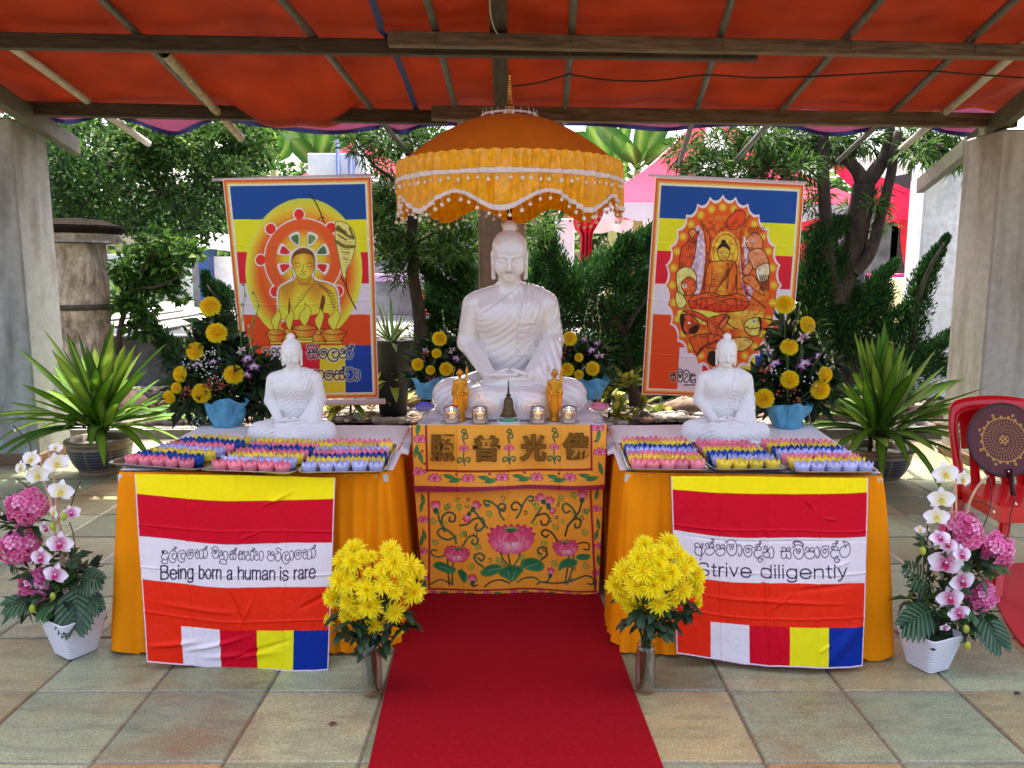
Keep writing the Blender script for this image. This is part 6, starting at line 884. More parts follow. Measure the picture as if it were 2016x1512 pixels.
# ================================================================ STATUES (carved from distance fields)
def buddha_f(p):
    p = np.asarray(p, np.float32); x, y, z = p[:, 0], p[:, 1], p[:, 2]; ax = np.abs(x); q = np.stack([ax, y, z], 1)   # y negative is forward
    # --- trunk
    d = s_ell(p, (0, .035, .30), (.148, .105, .20)); d = smin(d, s_ell(p, (0, .02, .475), (.178, .105, .125)), .06)
    d = smin(d, s_cap(q, (.02, .03, .592), (.15, .03, .548), .058, .064), .06); d = smin(d, s_cap(p, (0, .02, .60), (0, -.002, .70), .062, .054), .035)
    d = smin(d, s_ell(q, (.06, -.045, .49), (.085, .04, .06)), .06)                         # chest
    # --- legs
    leg = s_cap(q, (.10, .05, .115), (.285, -.105, .095), .105, .082); leg = smin(leg, s_cap(q, (.29, -.115, .09), (.05, -.235, .082), .08, .062), .05); leg = smin(leg, s_ell(p, (0, -.06, .08), (.27, .2, .085)), .05)
    leg = smin(leg, s_cap(p, (.06, -.235, .115), (-.13, -.235, .125), .042, .03), .02); leg = smin(leg, s_cap(p, (-.13, -.235, .128), (-.185, -.215, .13), .026, .016), .015)
    leg = np.maximum(leg, -z + .012)
    # --- arms
    arm = s_cap(q, (.176, .03, .535), (.212, .035, .35), .064, .054); arm = smin(arm, s_cap(q, (.212, .035, .345), (.10, -.155, .205), .052, .036), .02)
    hand = s_ell(p, (.03, -.18, .19), (.075, .04, .018)); hand = smin(hand, s_ell(p, (-.03, -.182, .206), (.072, .036, .016)), .008); hand = smin(hand, s_ell(p, (0, -.15, .165), (.15, .07, .03)), .02)
    for k in range(4): hand = smin(hand, s_cap(p, (-.09 + .0, -.172 - .014 * k, .212), (-.0 + .035, -.175 - .013 * k, .214), .0095, .008), .005)
    hand = smin(hand, s_cap(q, (.075, -.2, .215), (.012, -.195, .238), .012, .008), .01)
    # --- robe folds
    th = np.arctan2(z - .578, x + .142); rc = np.hypot(x + .142, (z - .578) * 1.0)
    fold = (np.abs(np.sin(rc * 92 + 1.2 * np.sin(x * 9) + .6 * np.sin(z * 22))) ** .6)
    rob_line = (z - .578) + .73 * (x + .142) - .10 - .35 * np.clip(x, 0, 1); onr = np.clip((.0 - ((z - .603) - .63 * x - .012 * np.sin(x * 14))) / .012, 0, 1)      # below the neckline running up to the left shoulder
    front = np.clip((.05 - y) / .05, .0, 1)
    robe = onr * (.005 + .0036 * fold * np.clip((rc - .08) / .05, 0, 1) * (.35 + .65 * front)) * np.clip((z - .17) / .04, 0, 1)
    d = d - robe; dt = d
    # left arm (viewer's right) wrapped in cloth
    rs = np.hypot(x - .02, (z - .66) * .75); fa = np.abs(np.sin(rs * 86 + 3 * z)) ** .7; lft = np.clip((x - .12) / .03, 0, 1)
    arm = arm - lft * (.006 + .0034 * fa); rgt = np.clip((-x - .1) / .03, 0, 1)
    # drape hanging from left forearm to the knee
    dr = s_cap(p, (.205, -.03, .33), (.185, -.12, .17), .055, .07) - .006 * np.abs(np.sin(x * 90 + z * 30)); arm = smin(arm, dr, .03)
    fl = np.abs(np.sin(np.hypot(ax - .02, (z + .12) * 1.25) * 74 + y * 16)) ** .7; leg = leg - .004 * fl * np.clip((ax - .07) / .05, 0, 1) * np.clip((.2 - z) / .03, 0, 1)
    fan = np.abs(np.sin(np.arctan2(x, z + .16) * 26)) ** .7; leg = leg - .0045 * fan * np.clip((.09 - ax) / .03, 0, 1) * np.clip((-.18 - y) / .02, 0, 1) * np.clip((.10 - z) / .02, 0, 1)
    leg = smin(leg, np.maximum(s_ell(p, (0, -.235, .04), (.13, .055, .05)) - .004 * fan, -z + .012), .02)
    d = smin(d, leg, .035); d = smin(d, arm, .014); d = smin(d, hand, .01)
    # --- pleated sash over the left shoulder, ending in zigzags
    saw = (z / .033) % 1; saw2 = ((z + .016) / .033) % 1; jag = .006 * np.abs(saw - .5); off = .25 * np.clip(z - .46, 0, 1)
    c1 = np.maximum(np.maximum(np.abs(x - .066 - off) - .026 - jag, np.abs(z - .385) - .095), np.maximum(dt - .005 - .007 * saw, y)); c2 = np.maximum(np.maximum(np.abs(x - .108 - off) - .019 - .006 * np.abs(saw2 - .5), np.abs(z - .35) - .085), np.maximum(dt - .004 - .007 * saw2, y))
    pl = np.maximum(np.maximum(np.abs(x - .088 - off * 1.1) - .047, np.abs(z - .55) - .1), dt - .0045 - .0065 * np.abs(np.sin((x - off * 1.1) * 118)) ** .6)
    d = smin(d, c1, .003); d = smin(d, c2, .003); d = smin(d, pl, .004)
    # --- head, bowed slightly
    c, s = math.cos(R(9)), math.sin(R(9)); hy = (y + .012) * c + (z - .673) * s; hz = -(y + .012) * s + (z - .673) * c + .66; h = np.stack([x, hy, hz], 1); hq = np.stack([ax, hy, hz], 1)
    hd = s_ell(h, (0, .008, .795), (.0815, .098, .092)); hd = smin(hd, s_ell(h, (0, -.018, .737), (.067, .066, .088)), .04)
    hd = smin(hd, s_ell(h, (0, -.066, .668), (.028, .02, .02)), .025)
    hd = smin(hd, s_ell(hq, (.043, -.05, .718), (.026, .032, .032)), .03)                     # cheeks
    brow = s_cap(hq, (.012, -.089, .772), (.055, -.066, .778), .005, .004); hd = smin(hd, brow, .01)
    hd = np.maximum(hd, -(s_ell(hq, (.0345, -.094, .757), (.021, .014, .0095)) )) if False else smin(hd, brow, .01)
    soc = s_ell(hq, (.034, -.1, .756), (.022, .018, .011)); hd = -smin(-hd, soc, .012)
    hd = smin(hd, s_ell(hq, (.034, -.0755, .754), (.0185, .0125, .0105)), .004); lid = s_cap(hq, (.018, -.0865, .7515), (.051, -.0745, .7515), .0022, .0018); hd = smin(hd, lid, .003); cr = s_cap(hq, (.018, -.089, .748), (.051, -.0765, .748), .0014, .0014); hd = -smin(-hd, cr, .002)
    hd = smin(hd, s_cap(h, (0, -.086, .772), (0, -.1085, .718), .0075, .0108), .009); hd = smin(hd, s_ell(hq, (.0115, -.095, .7135), (.0085, .009, .0068)), .005)
    hd = smin(hd, s_cap(hq, (0, -.0965, .6935), (.021, -.086, .6945), .0052, .0025), .004); hd = smin(hd, s_cap(hq, (0, -.094, .684), (.017, -.086, .687), .0062, .003), .004); hd = -smin(-hd, s_cap(hq, (0, -.103, .689), (.024, -.0885, .6915), .0016, .0016), .002)
    ear = s_cap(hq, (.083, .012, .782), (.082, .004, .735), .0115, .009); ear = smin(ear, s_cap(hq, (.082, .004, .735), (.079, -.004, .662), .009, .0115), .008); ear = np.maximum(ear, -(s_cap(hq, (.094, .006, .775), (.092, .0, .745), .006, .005))); hd = smin(hd, ear, .006)
    curl = .0014 * (np.sin(x * 330) * np.sin(hz * 330) * np.sin(hy * 330))
    hair2 = np.maximum(s_ell(h, (0, .012, .803), (.087, .1015, .094)) - curl, .806 - hz - np.clip(hy + .05, -.02, .09) * 1.1 + .012 * np.cos(x * 22)); hd = smin(hd, hair2, .004)
    hd = smin(hd, s_ell(h, (0, .02, .909), (.035, .036, .033)) - curl, .007)
    d = smin(d, hd, .014)
    return smin(d, np.maximum(s_ell(p, (0, -.03, .012), (.36, .26, .03)), -z), .02)
def lapl(V, Q, it=1, lam=.4):
    n = len(V); I = np.concatenate([Q[:, [0, 1, 2, 3]].ravel(), Q[:, [1, 2, 3, 0]].ravel()]); J = np.concatenate([Q[:, [1, 2, 3, 0]].ravel(), Q[:, [0, 1, 2, 3]].ravel()]); c = np.bincount(I, minlength=n)[:, None]
    for _ in range(it): V = V + lam * (np.stack([np.bincount(I, V[J, k], n) for k in range(3)], 1) / c - V)
    return V
BV, BQ = sculpt(buddha_f, (-.42, -.33, -.012), (.42, .19, .97), .0024); BV = lapl(BV, BQ, 1, .35)
m_glaze = mat("glazed_white", (224, 214, 206), .2, var=.012, vs=5, coat=1., crough=.05, sss=.05); m_plas = mat("white_plaster", (236, 232, 226), .5, var=.02, vs=8)
m = MB(); m.add(BV, q=BQ); big = m.build("seated_statue", m_glaze); put(big, (-.012, 3.99, .834), 0, 1.0, "large glossy white seated Buddha statue on the altar under the umbrella"); big["category"] = "statue"
def small_buddha(px, py, sc, rz, lab):
    o = bpy.data.objects.new("seated_statue", big.data); COL.objects.link(o); o.material_slots[0].link = 'OBJECT'; o.material_slots[0].material = m_plas
    p = gz(px, py, ZT + .006); put(o, (p[0], p[1] + .12, ZT + .006), rz, sc, lab); o["category"] = "statue"
small_buddha(568, 876, .53, R(4), "small matte white seated Buddha statue on the left table behind the candle trays"); small_buddha(1436, 875, .53, R(-6), "small matte white seated Buddha statue on the right table behind the candle trays")
# golden standing monks
def monk_f(p):
    p = np.asarray(p, float); x, y, z = p.T; q = np.stack([np.abs(x), y, z], 1)
    d = s_cap(p, (0, 0, .012), (0, 0, .10), .024, .021); d = smin(d, s_ell(p, (0, 0, .13), (.024, .017, .045)), .01); d = smin(d, s_cap(q, (.0, 0, .163), (.021, 0, .158), .011, .0105), .008)
    d = d - .0016 * np.abs(np.sin(x * 330 + .8 * np.sin(z * 60))) * (z < .12); d = smin(d, s_cap(q, (.009, -.004, .02), (.011, -.002, .1), .0125, .0125), .004)
    d = smin(d, s_cap(q, (.026, 0, .155), (.034, -.002, .115), .0085, .0072), .005); d = smin(d, s_cap(p, (-.034, -.002, .115), (-.034, -.018, .13), .007, .006), .004); d = smin(d, s_cap(p, (.034, -.002, .115), (.01, -.022, .112), .007, .006), .004); d = smin(d, s_ell(p, (.004, -.026, .114), (.013, .01, .008)), .003)
    d = smin(d, s_cap(p, (-.028, -.006, .12), (-.026, -.004, .06), .01, .006), .006); d = smin(d, s_cap(p, (.03, 0, .12), (.027, 0, .05), .011, .006), .006)
    d = smin(d, s_cap(p, (0, 0, .165), (0, 0, .18), .0075, .0075), .004); h = s_ell(p, (0, -.001, .198), (.0135, .0155, .0175)); h = smin(h, s_ell(p, (0, -.016, .194), (.003, .004, .006)), .002); h = smin(h, s_ell(q, (.0145, 0, .196), (.003, .004, .007)), .002); h = -smin(-h, s_ell(q, (.006, -.017, .2), (.004, .004, .0025)), .002); d = smin(d, h, .004)
    for s_ in (-1, 1): d = smin(d, s_cap(p, (.006 * s_, -.016, .012), (.007 * s_, -.024, .009), .006, .005), .003)
    return d
MV, MQ = sculpt(monk_f, (-.06, -.06, -.01), (.06, .05, .23), .0012); MV = lapl(MV, MQ, 1, .3)
m_gild = mat("gilded", (214, 150, 46), .32, metal=.85, var=.2, vs=60, bump=.3, bs=300, bdist=.0006)
mk = thing("standing_figurine", "gold figurine of a robed monk with staff, standing left of the bell", "figurine", (0, 0, 0), "golden monk figurines on the altar")
m = MB(); m.add(MV, q=MQ); m.build("body", m_gild, mk); m = MB(); m.lathe([(0, 0), (.028, 0), (.03, .004), (.027, .009), (.024, .012), (0, .0125)], n=28); m.build("base", m_gild, mk)
m = MB(); m.tube([(-.038, -.02, .01), (-.035, -.02, .12), (-.033, -.018, .212)], .0014, 6); m.build("staff", m_gild, mk); m = MB(); a_ = np.linspace(0, 2 * np.pi, 17); m.tube(np.stack([-.033 + .007 * np.cos(a_), -.018 + 0 * a_, .217 + .009 * np.sin(a_)], 1), .0016, 5, cap=False); m.build("staff_ring", m_gild, mk)
m = MB(); m.tube([(.03, .004, .12), (.034, .004, .2), (.036, .004, .226)], [.006, .007, .003], 8); m.build("fan", m_gild, mk)
mk2 = copy_tree(mk); p = at(906, 822, 3.72); put(mk, (p[0], 3.72, .834), R(12), (.98, 1, 1.16)); p = at(1091, 822, 3.72); put(mk2, (p[0], 3.72, .834), R(-4), (.98, 1, 1.16), "gold figurine of a robed monk with staff, standing right of the bell")
# ================================================================ UMBRELLA
UY, UX = 4.27, -.012
ub = thing("ceremonial_umbrella", "large golden ceremonial umbrella with white pompom fringe above the big statue", "umbrella", (UX, UY, 0))
m_dome = mat("ochre_cloth", (212, 110, 6), .6, var=.1, vs=6, bump=.25, bs=400, bdist=.0006, trans=.08); m_gsat = mat("gold_satin", (250, 172, 8), .24, var=.22, vs=14, spec=.5, trans=.08, bump=.3, bs=90, bdist=.002); m_trim = mat("white_trim", (232, 214, 206), .8, bump=.8, bs=160, bdist=.003, var=.1, vs=60); m_pom = mat("cream_pompom", (240, 224, 196), .85, bump=.6, bs=200, bdist=.002, var=.08, vs=40)
NA = 320; a = np.linspace(0, 2 * np.pi, NA, endpoint=False); RU = .578; ZR = 2.078
gore = 1 - .022 * (np.abs(np.sin(a * 5)) ** .7)
r_ = np.linspace(0.012, 1, 24)[:, None]; zd = ZR + .262 * (1 - r_ ** 2) + .0 * a; rad = RU * r_ * (1 - (1 - gore)[None] * np.sin(r_ * 2.6) ** 2)
m = MB(); m.grid(np.stack([UX + rad * np.cos(a), UY + rad * np.sin(a), zd - .012 * (1 - gore)[None] * 8 * r_ * (1 - r_)], -1), closed=True); m.build("dome", m_dome, ub)
NS_ = 10; scal = lambda an: .5 + .5 * np.cos(an * NS_ / 1. * .8 + .55)      # scallop 0 (high) .. 1 (low)
def val_pt(an, h):                                                          # h 0 top .. 1 bottom edge
    low = .178 + .085 * scal(an); cr = .018 * (vnoise(np.stack([an * 30, h * 1.5 + 0 * an, 0 * an], -1)) - .5) * (1 + h) + .006 * np.sin(an * 70 + 2 * np.sin(an * 9)) + .02 * (vnoise(np.stack([an * 14, 2 + h * 1.2 + 0 * an, 0 * an], -1)) - .5)
    rr = RU + .006 + cr * np.clip(h * 5 + .25, 0, 1) - .012 * h; return np.stack([UX + rr * np.cos(an), UY + rr * np.sin(an), ZR + .012 - (low + .012) * h + .003 * np.sin(an * 55) * (h < .04)], -1)
AN = np.linspace(0, 2 * np.pi, 700, endpoint=False); hh = np.linspace(0, 1, 22)[:, None] + 0 * AN
m = MB(); m.grid(val_pt(AN[None] + 0 * hh, hh), closed=True); m.build("valance", m_gsat, ub)
def braid(name, hf, wd, out):
    lo_ = np.stack([val_pt(AN, hf(AN) + dh) for dh in (-wd, -wd / 2, 0, wd / 2, wd)]); ctr = np.array([UX, UY, 0]); dirv = lo_ - ctr; dirv[..., 2] = 0; lo_ = lo_ + unit(dirv) * (out + .002 * np.array([0, 1, 1.4, 1, 0]))[:, None, None]; b = MB(); b.grid(lo_, closed=True); return b.build(name, m_trim, ub)
tr1 = braid("upper_trim", lambda an: .095 / (.19 + .085 * scal(an)) + 0 * an, .045, .0045); tr2 = braid("lower_trim", lambda an: .955 + 0 * an, .045, .0045)
m = MB(); m.ball((0, 0, -.029), .0088, 10); m.tube([(0, 0, 0), (.001, 0, -.022)], .0012, 4); pom_me = m.data("pompom", m_pom)
def pom(par, p):
    o = bpy.data.objects.new("pompom", pom_me); COL.objects.link(o); o.parent = par; o.location = p - np.array(ub.location); s_ = rng.uniform(.85, 1.15); o.scale = (s_, s_, s_ * rng.uniform(.9, 1.2)); o.rotation_euler = (rng.uniform(-.2, .2), rng.uniform(-.2, .2), 0)
rear = MB()
for k in range(76):
    an = 2 * np.pi * k / 76; fr = math.sin(an) < .1
    for tr, h, ok in ((tr1, .095 / (.19 + .085 * float(scal(np.array(an)))) + .03, fr), (tr2, .985, True)):
        p = val_pt(np.array([an + rng.uniform(-.01, .01)]), np.array([h]))[0]; d_ = unit(np.array([math.cos(an), math.sin(an), 0])); p = p + d_ * .008
        if fr: pom(tr, p)
        elif ok: rear.ball(p - [0, 0, .03], .0105, 8); rear.tube([p, p - [0, 0, .022]], .0012, 4)
rear.build("rear_pompoms", m_pom, ub)["kind"] = "stuff"
m = MB(); a2 = np.linspace(0, 2 * np.pi, 90, endpoint=False); P = np.stack([UX + .135 * np.cos(a2), UY + .135 * np.sin(a2), ZR + .262 * (1 - (.135 / RU) ** 2) + .012 + 0 * a2], 1); m.tube(np.concatenate([P, P[:1]]), .006, 6, cap=False); tr3 = m.build("crown_trim", m_trim, ub)
for k in range(22): an = 2 * np.pi * k / 22; pom(tr3, np.array([UX + .142 * math.cos(an), UY + .142 * math.sin(an), ZR + .262 * (1 - (.135 / RU) ** 2) + .036]))
m = MB(); pr_ = [(.036, -.012), (.036, 0), (.028, .004), (.024, .01), (.027, .018), (.025, .026), (.017, .03), (.019, .036), (.022, .044), (.019, .052), (.013, .056)]
for k in range(11): z0 = .06 + .0118 * k; r0 = .0145 - .0006 * k; pr_ += [(r0 * .7, z0), (r0, z0 + .003), (r0, z0 + .0075), (r0 * .7, z0 + .0105)]
pr_ += [(.009, .192), (.01, .2), (.008, .212), (.0005, .222)]; m.lathe(pr_, (UX, UY, ZR + .258), 24); m.build("finial", mat("brass", (206, 150, 60), .25, metal=.85, var=.25, vs=40, col2=(150, 60, 30)), ub)
m = MB(); m.tube([(UX, UY, .84), (UX, UY, ZR + .25)], .0135, 12); m.build("pole", mat("red_lacquer", (110, 14, 14), .35), ub)
for k in range(10):
    an = 2 * np.pi * (k + .5) / 10; m = MB(); m.tube([(UX + RU * .97 * r * math.cos(an), UY + RU * .97 * r * math.sin(an), ZR + .255 * (1 - r ** 2) - .008) for r in np.linspace(.03, 1, 10)], .0035, 6); m.build("rib", m_dome, ub)
# ================================================================ BELL, CANDLES, LOTUS BOWLS
m_brz = mat("aged_bronze", (96, 78, 52), .42, metal=.8, var=.35, vs=30, bump=.4, bs=120, bdist=.001); m_tile = mat("white_ceramic", (214, 220, 216), .3, coat=.4)
p = at(1001, 838, 3.64); st = thing("stupa_bell", "small bronze bell shaped stupa on a green and white stepped base", "ornament", (p[0], 3.64, .834))
m = MB(); z0 = .834; sc_ = .00228
prof = [(0, 46), (60, 46), (61, 52), (56, 56), (50, 60), (48, 66), (50, 70), (44, 76), (40, 84), (42, 88), (37, 98), (34, 118), (33, 135), (30, 148), (22, 158), (13, 164), (14, 168), (18, 170), (18, 178), (12, 180), (9, 184)] + [(9 - 5 * t + (1.6 if k % 2 else -1), 186 + 56 * t) for k, t in enumerate(np.linspace(0, 1, 15))] + [(5, 244), (6, 250), (2, 256), (2, 262), (0.2, 280)]
m.lathe([(r * .001 * .66, z0 + z * .00078) for r, z in prof], (p[0], 3.64, 0), 40); m.build("bell", m_brz, st)
m = MB(); m.box((p[0], 3.64, z0 + .0045), (.108, .1, .009), bev=.002); m.box((p[0], 3.64, z0 + .0125), (.09, .084, .006), bev=.002); m.box((p[0], 3.64, z0 + .034), (.074, .07, .003), bev=.001); b_ = m.build("base", m_tile, st, smooth=False)
m = MB(); m.lathe([(.03, z0 + .0155), (.046, z0 + .018), (.036, z0 + .0325), (.02, z0 + .0325)], (p[0], 3.64, 0), 8); m.build("tile_band", mat("green_tile", (40, 130, 90), .3, coat=.5), b_, smooth=False)
m = MB()
for k in range(11): m.box((p[0] - .05 + .01 * k, 3.5885, z0 + .004), (.005, .003, .006))
m.build("bead_row", mat("pearl", (235, 235, 235), .3), b_)
m_wax = mat("white_wax", (240, 222, 212), .5, sss=.3, emit=((255, 190, 140), .05)); m_vot = mat("frosted_glass", (232, 222, 222), .18, glass=False, spec=.6); m_flame = mat("flame", (255, 200, 120), .5, emit=((255, 170, 60), 9)); m_wick = mat("wick", (30, 24, 20), .9)
m_glass = mat("clear_glass", (240, 244, 244), .03, glass=True)
def glass_thin(name, tint, a):       # thin clear glass: mostly see-through with a bright gloss
    g = bpy.data.materials.new(name); g.use_nodes = True; n = g.node_tree.nodes; L = g.node_tree.links; n.remove(n["Principled BSDF"]); t = n.new("ShaderNodeBsdfTransparent"); t.inputs[0].default_value = (*tint, 1); gl = n.new("ShaderNodeBsdfGlossy"); gl.inputs["Roughness"].default_value = .06; mx = n.new("ShaderNodeMixShader"); lw = n.new("ShaderNodeLayerWeight"); lw.inputs[0].default_value = .35
    mr = n.new("ShaderNodeMapRange"); mr.inputs[3].default_value = a; mr.inputs[4].default_value = min(1, a + .7); L.new(lw.outputs["Facing"], mr.inputs[0]); L.new(mr.outputs[0], mx.inputs[0]); L.new(t.outputs[0], mx.inputs[1]); L.new(gl.outputs[0], mx.inputs[2]); L.new(mx.outputs[0], n["Material Output"].inputs[0]); return g
m_thin = glass_thin("thin_glass", (.93, .95, .94), .07); m_frost = glass_thin("milky_glass", (.8, .78, .78), .3)
cds = [(889, 822, "leftmost lit candle in a glass cup on the altar"), (945, 826, "lit candle in a glass cup just left of the bronze bell"), (1059, 826, "lit candle in a glass cup just right of the bronze bell"), (1120, 826, "rightmost lit candle in a glass cup on the altar")]
for k, (cx, cy, lab) in enumerate(cds):
    y_ = 3.665 - .01 * (k in (1, 2)); x_ = at(cx, cy, y_)[0]
    if k == 0:
        cdl = thing("candle", lab, "candle", (0, 0, 0), "lit candles on the altar")
        m = MB(); m.lathe([(0, .006), (.03, .006), (.035, .012), (.036, .03), (.0345, .048), (.034, .050), (.02, .0495), (0, .049)], n=28); wax = m.build("wax", m_wax, cdl); m = MB(); m.tube([(0, 0, .049), (.001, 0, .058)], .0008, 5); m.build("wick", m_wick, wax)
        m = MB(); m.lathe([(.0005, .052), (.0035, .056), (.0042, .06), (.003, .067), (.001, .073), (.0002, .076)], n=12); m.build("flame", m_flame, wax)
        m = MB(); m.lathe([(.031, .003), (.0375, .010), (.039, .03), (.038, .062), (.0365, .078), (.0355, .0785), (.0365, .06), (.0375, .03), (.036, .012)], n=32); m.build("glass_cup", m_frost, cdl); m = MB(); m.lathe([(0, .001), (.035, .001), (.052, .006), (.053, .0075), (.035, .003), (0, .003)], n=32); m.build("saucer", m_thin, cdl)
    else: cdl2 = copy_tree(cdl); put(cdl2, (x_, y_, .834), 1.3 * k, 1., lab); continue
    first = (x_, y_)
put(cdl, (*first, .834), 0, 1.)
def lotus_petals(mb, rings, R0, H, col_in, col_out, n0=8, w_=1.):
    for k in range(rings):
        n = n0; f = 1 - k * .26; tilt = .35 + .33 * k
        for j in range(n):
            an = 2 * np.pi * (j + .5 * k) / n; t = np.linspace(0, 1, 7)[:, None]; s = np.linspace(-1, 1, 5)[None]; wd = (np.sin(np.pi * np.clip(t * .84 + .12, 0, 1)) ** .8) * R0 * .46 * w_ * (1 - (t > .99)); r = R0 * f * (.25 + .75 * np.sin(t * 1.45) ** (1 + .5 * k)) * (1 - .1 * s * s); z = H * (t ** 1.4) * (.55 + .45 * tilt) - .1 * H * s * s * 0 + .22 * H * s * s * (1 - t * .5)
            X_ = r; Y_ = s * wd; P = np.stack([X_ * math.cos(an) - Y_ * math.sin(an), X_ * math.sin(an) + Y_ * math.cos(an), z + 0 * s], -1); c = np.asarray(col_in)[None, None] * (1 - t[..., None]) + np.asarray(col_out)[None, None] * t[..., None]; mb.grid(P, c=np.broadcast_to(c, P.shape))
m_petal = mat("petal", (255, 255, 255), .55, vcol=True, trans=.2, var=.05, vs=80)
for cx, cy, ci, co, lab, lab2 in ((836, 832, (190, 214, 170), (120, 84, 196), "clear footed glass bowl at the left end of the altar", "purple lotus flower lying in the left glass bowl"), (1180, 832, (226, 232, 180), (232, 110, 150), "clear footed glass bowl at the right end of the altar", "pink lotus flower lying in the right glass bowl")):
    x_ = at(cx, cy, 3.68)[0]; b = MB(); b.lathe([(.001, .002), (.03, .002), (.032, .006), (.012, .012), (.009, .022), (.012, .034), (.03, .046), (.055, .056), (.066, .064), (.064, .066), (.05, .059), (.02, .05), (.0005, .047)], n=36); o = b.build("glass_bowl", m_thin); put(o, (x_, 3.68, .834), 0, 1., lab); tag(o, None, "bowl")
    b = MB(); lotus_petals(b, 3, .05, .04, lin(ci), lin(co), 8); o = b.build("lotus_flower", m_petal); put(o, (x_, 3.68, .834 + .052), .3, 1., lab2); tag(o, None, "flower"); b = MB()
    for k in range(9): an = k * .7; blade(b, (0, 0, .004), (math.cos(an), math.sin(an), .2), (0, 0, 1), .062, .03, .15, 5, lin((40, 90, 46)), lin((60, 120, 60)))
    b.build("leaf_ring", m_petal, o)
# ================================================================ TRAYS AND LOTUS CANDLES
m_ss = mat("stainless", (176, 174, 168), .22, metal=1., var=.1, vs=20)
def tray_mesh(Lx, Ly):
    m = MB(); n = 12
    def rr(ix, iy, z, rad):
        P = []
        for (sx_, sy_, a0) in ((1, -1, -90), (1, 1, 0), (-1, 1, 90), (-1, -1, 180)):
            for k in range(n): an = R(a0 + 90 * k / (n - 1)); P.append([sx_ * (ix - rad) + rad * math.cos(an), sy_ * (iy - rad) + rad * math.sin(an), z])
        return P
    ri = [(-.026, .0, .018), (-.02, .001, .02), (-.012, .012, .03), (-.004, .016, .036), (0, .0165, .038), (.002, .015, .04), (0, .0125, .038), (-.006, .0115, .034), (-.013, .008, .028), (-.022, -.001, .02), (-.03, -.001, .012)]
    rings = [rr(Lx / 2 + e, Ly / 2 + e, z + .002, max(rad, .004)) for e, z, rad in ri]; m.grid(np.array(rings), closed=True)
    P = np.array(rr(Lx / 2 - .026, Ly / 2 - .026, .0025, .018)); c = P.mean(0); k = len(P); m.add(np.concatenate([P, [c]]), t=[[i, (i + 1) % k, k] for i in range(k)]); return m
def tulip(col):
    m = MB(); colb = lin(col)
    m.lathe([(.002, .001), (.018, .001), (.026, .007), (.0285, .016), (.027, .024), (.02, .028), (.0005, .027)], n=18, c=colb)
    for j in range(7):
        an = 2 * np.pi * j / 7; t = np.linspace(0, 1, 6)[:, None]; s = np.linspace(-1, 1, 5)[None]; wd = .0165 * (1 - t ** 2.2) ** .8 + .0004; r = .0255 + .0045 * np.sin(t * 2.4) + .002 * t - .004 * s * s; z = .010 + .040 * t + 0 * s; Y_ = s * wd
        P = np.stack([r * math.cos(an) - Y_ * math.sin(an), r * math.sin(an) + Y_ * math.cos(an), z], -1); m.grid(P, c=np.broadcast_to(colb * (.9 + .2 * t[..., None]), P.shape))
    return m
m_twax = mat("tinted_wax", (255, 255, 255), .5, vcol=True, var=.06, vs=60, sss=.1, trans=.12, obj_rand=.2)
TC = {'p': ((255, 146, 160), "pink"), 'y': ((255, 226, 70), "yellow"), 'b': ((24, 84, 176), "blue"), 'l': ((206, 204, 246), "lavender")}
tme = {k: tulip(c).data("lotus_candle", m_twax) for k, (c, _) in TC.items()}
rown = ["front", "second", "third", "fourth", "fifth", "sixth", "rearmost"]
def tray(fl, fr, rows, n, lab, where, dz, depth=.5):
    a = gz(*fl, ZT + .012 + dz); b = gz(*fr, ZT + .012 + dz); d = unit(b - a); W_ = np.linalg.norm(b - a); nrm = np.array([-d[1], d[0], 0]); c = (a + b) / 2 + nrm * depth / 2; rz = math.atan2(d[1], d[0])
    o = tray_mesh(W_, depth).build("steel_tray", m_ss); put(o, (c[0], c[1], ZT + .0075 + dz), rz, 1., lab, "steel trays of candles"); tag(o, None, "tray")
    for i, ch in enumerate(rows):
        y_ = -depth / 2 + .052 + i * min(.069, (depth - .09) / max(len(rows) - 1, 1)); k_ = n
        for j in range(k_):
            x_ = (j - (k_ - 1) / 2) * min(.064, (W_ - .085) / (k_ - 1)) + rng.uniform(-.003, .003); pp = c + d * x_ + nrm * (y_ + rng.uniform(-.003, .003))
            q = bpy.data.objects.new("lotus_candle", tme[ch]); COL.objects.link(q); put(q, (pp[0], pp[1], ZT + .0100 + dz), rng.uniform(0, 6), rng.uniform(.95, 1.06) * np.array([1, 1, .88]), f"{TC[ch][1]} lotus candle in the {rown[i]} row of the {where}", f"{TC[ch][1]} candles, {rown[i]} row, {where}"); q["category"] = "candle"; q.rotation_euler[0] = rng.normal() * .05; q.rotation_euler[1] = rng.normal() * .05
tray((207, 917), (389, 931), "pbylpby", 5, "leftmost steel tray on the left table with a pink front row of candles", "leftmost tray on the left table", .0); tray((390, 931), (580, 937), "plypbpy", 5, "middle steel tray on the left table with pink candles in front", "middle tray on the left table", .001); tray((583, 936), (758, 934), "lybplyp", 5, "rightmost steel tray on the left table with a lavender front row of candles", "rightmost tray on the left table", .002)
tray((1236, 929), (1398, 931), "pyplbyp", 5, "leftmost steel tray on the right table with a pink front row of candles", "leftmost tray on the right table", .0); tray((1404, 930), (1556, 929), "ylbypp", 4, "middle steel tray on the right table with a yellow front row of candles", "middle tray on the right table", .001); tray((1566, 935), (1735, 935), "lyplbyp", 5, "rightmost steel tray on the right table with a lavender front row of candles", "rightmost tray on the right table", .0)
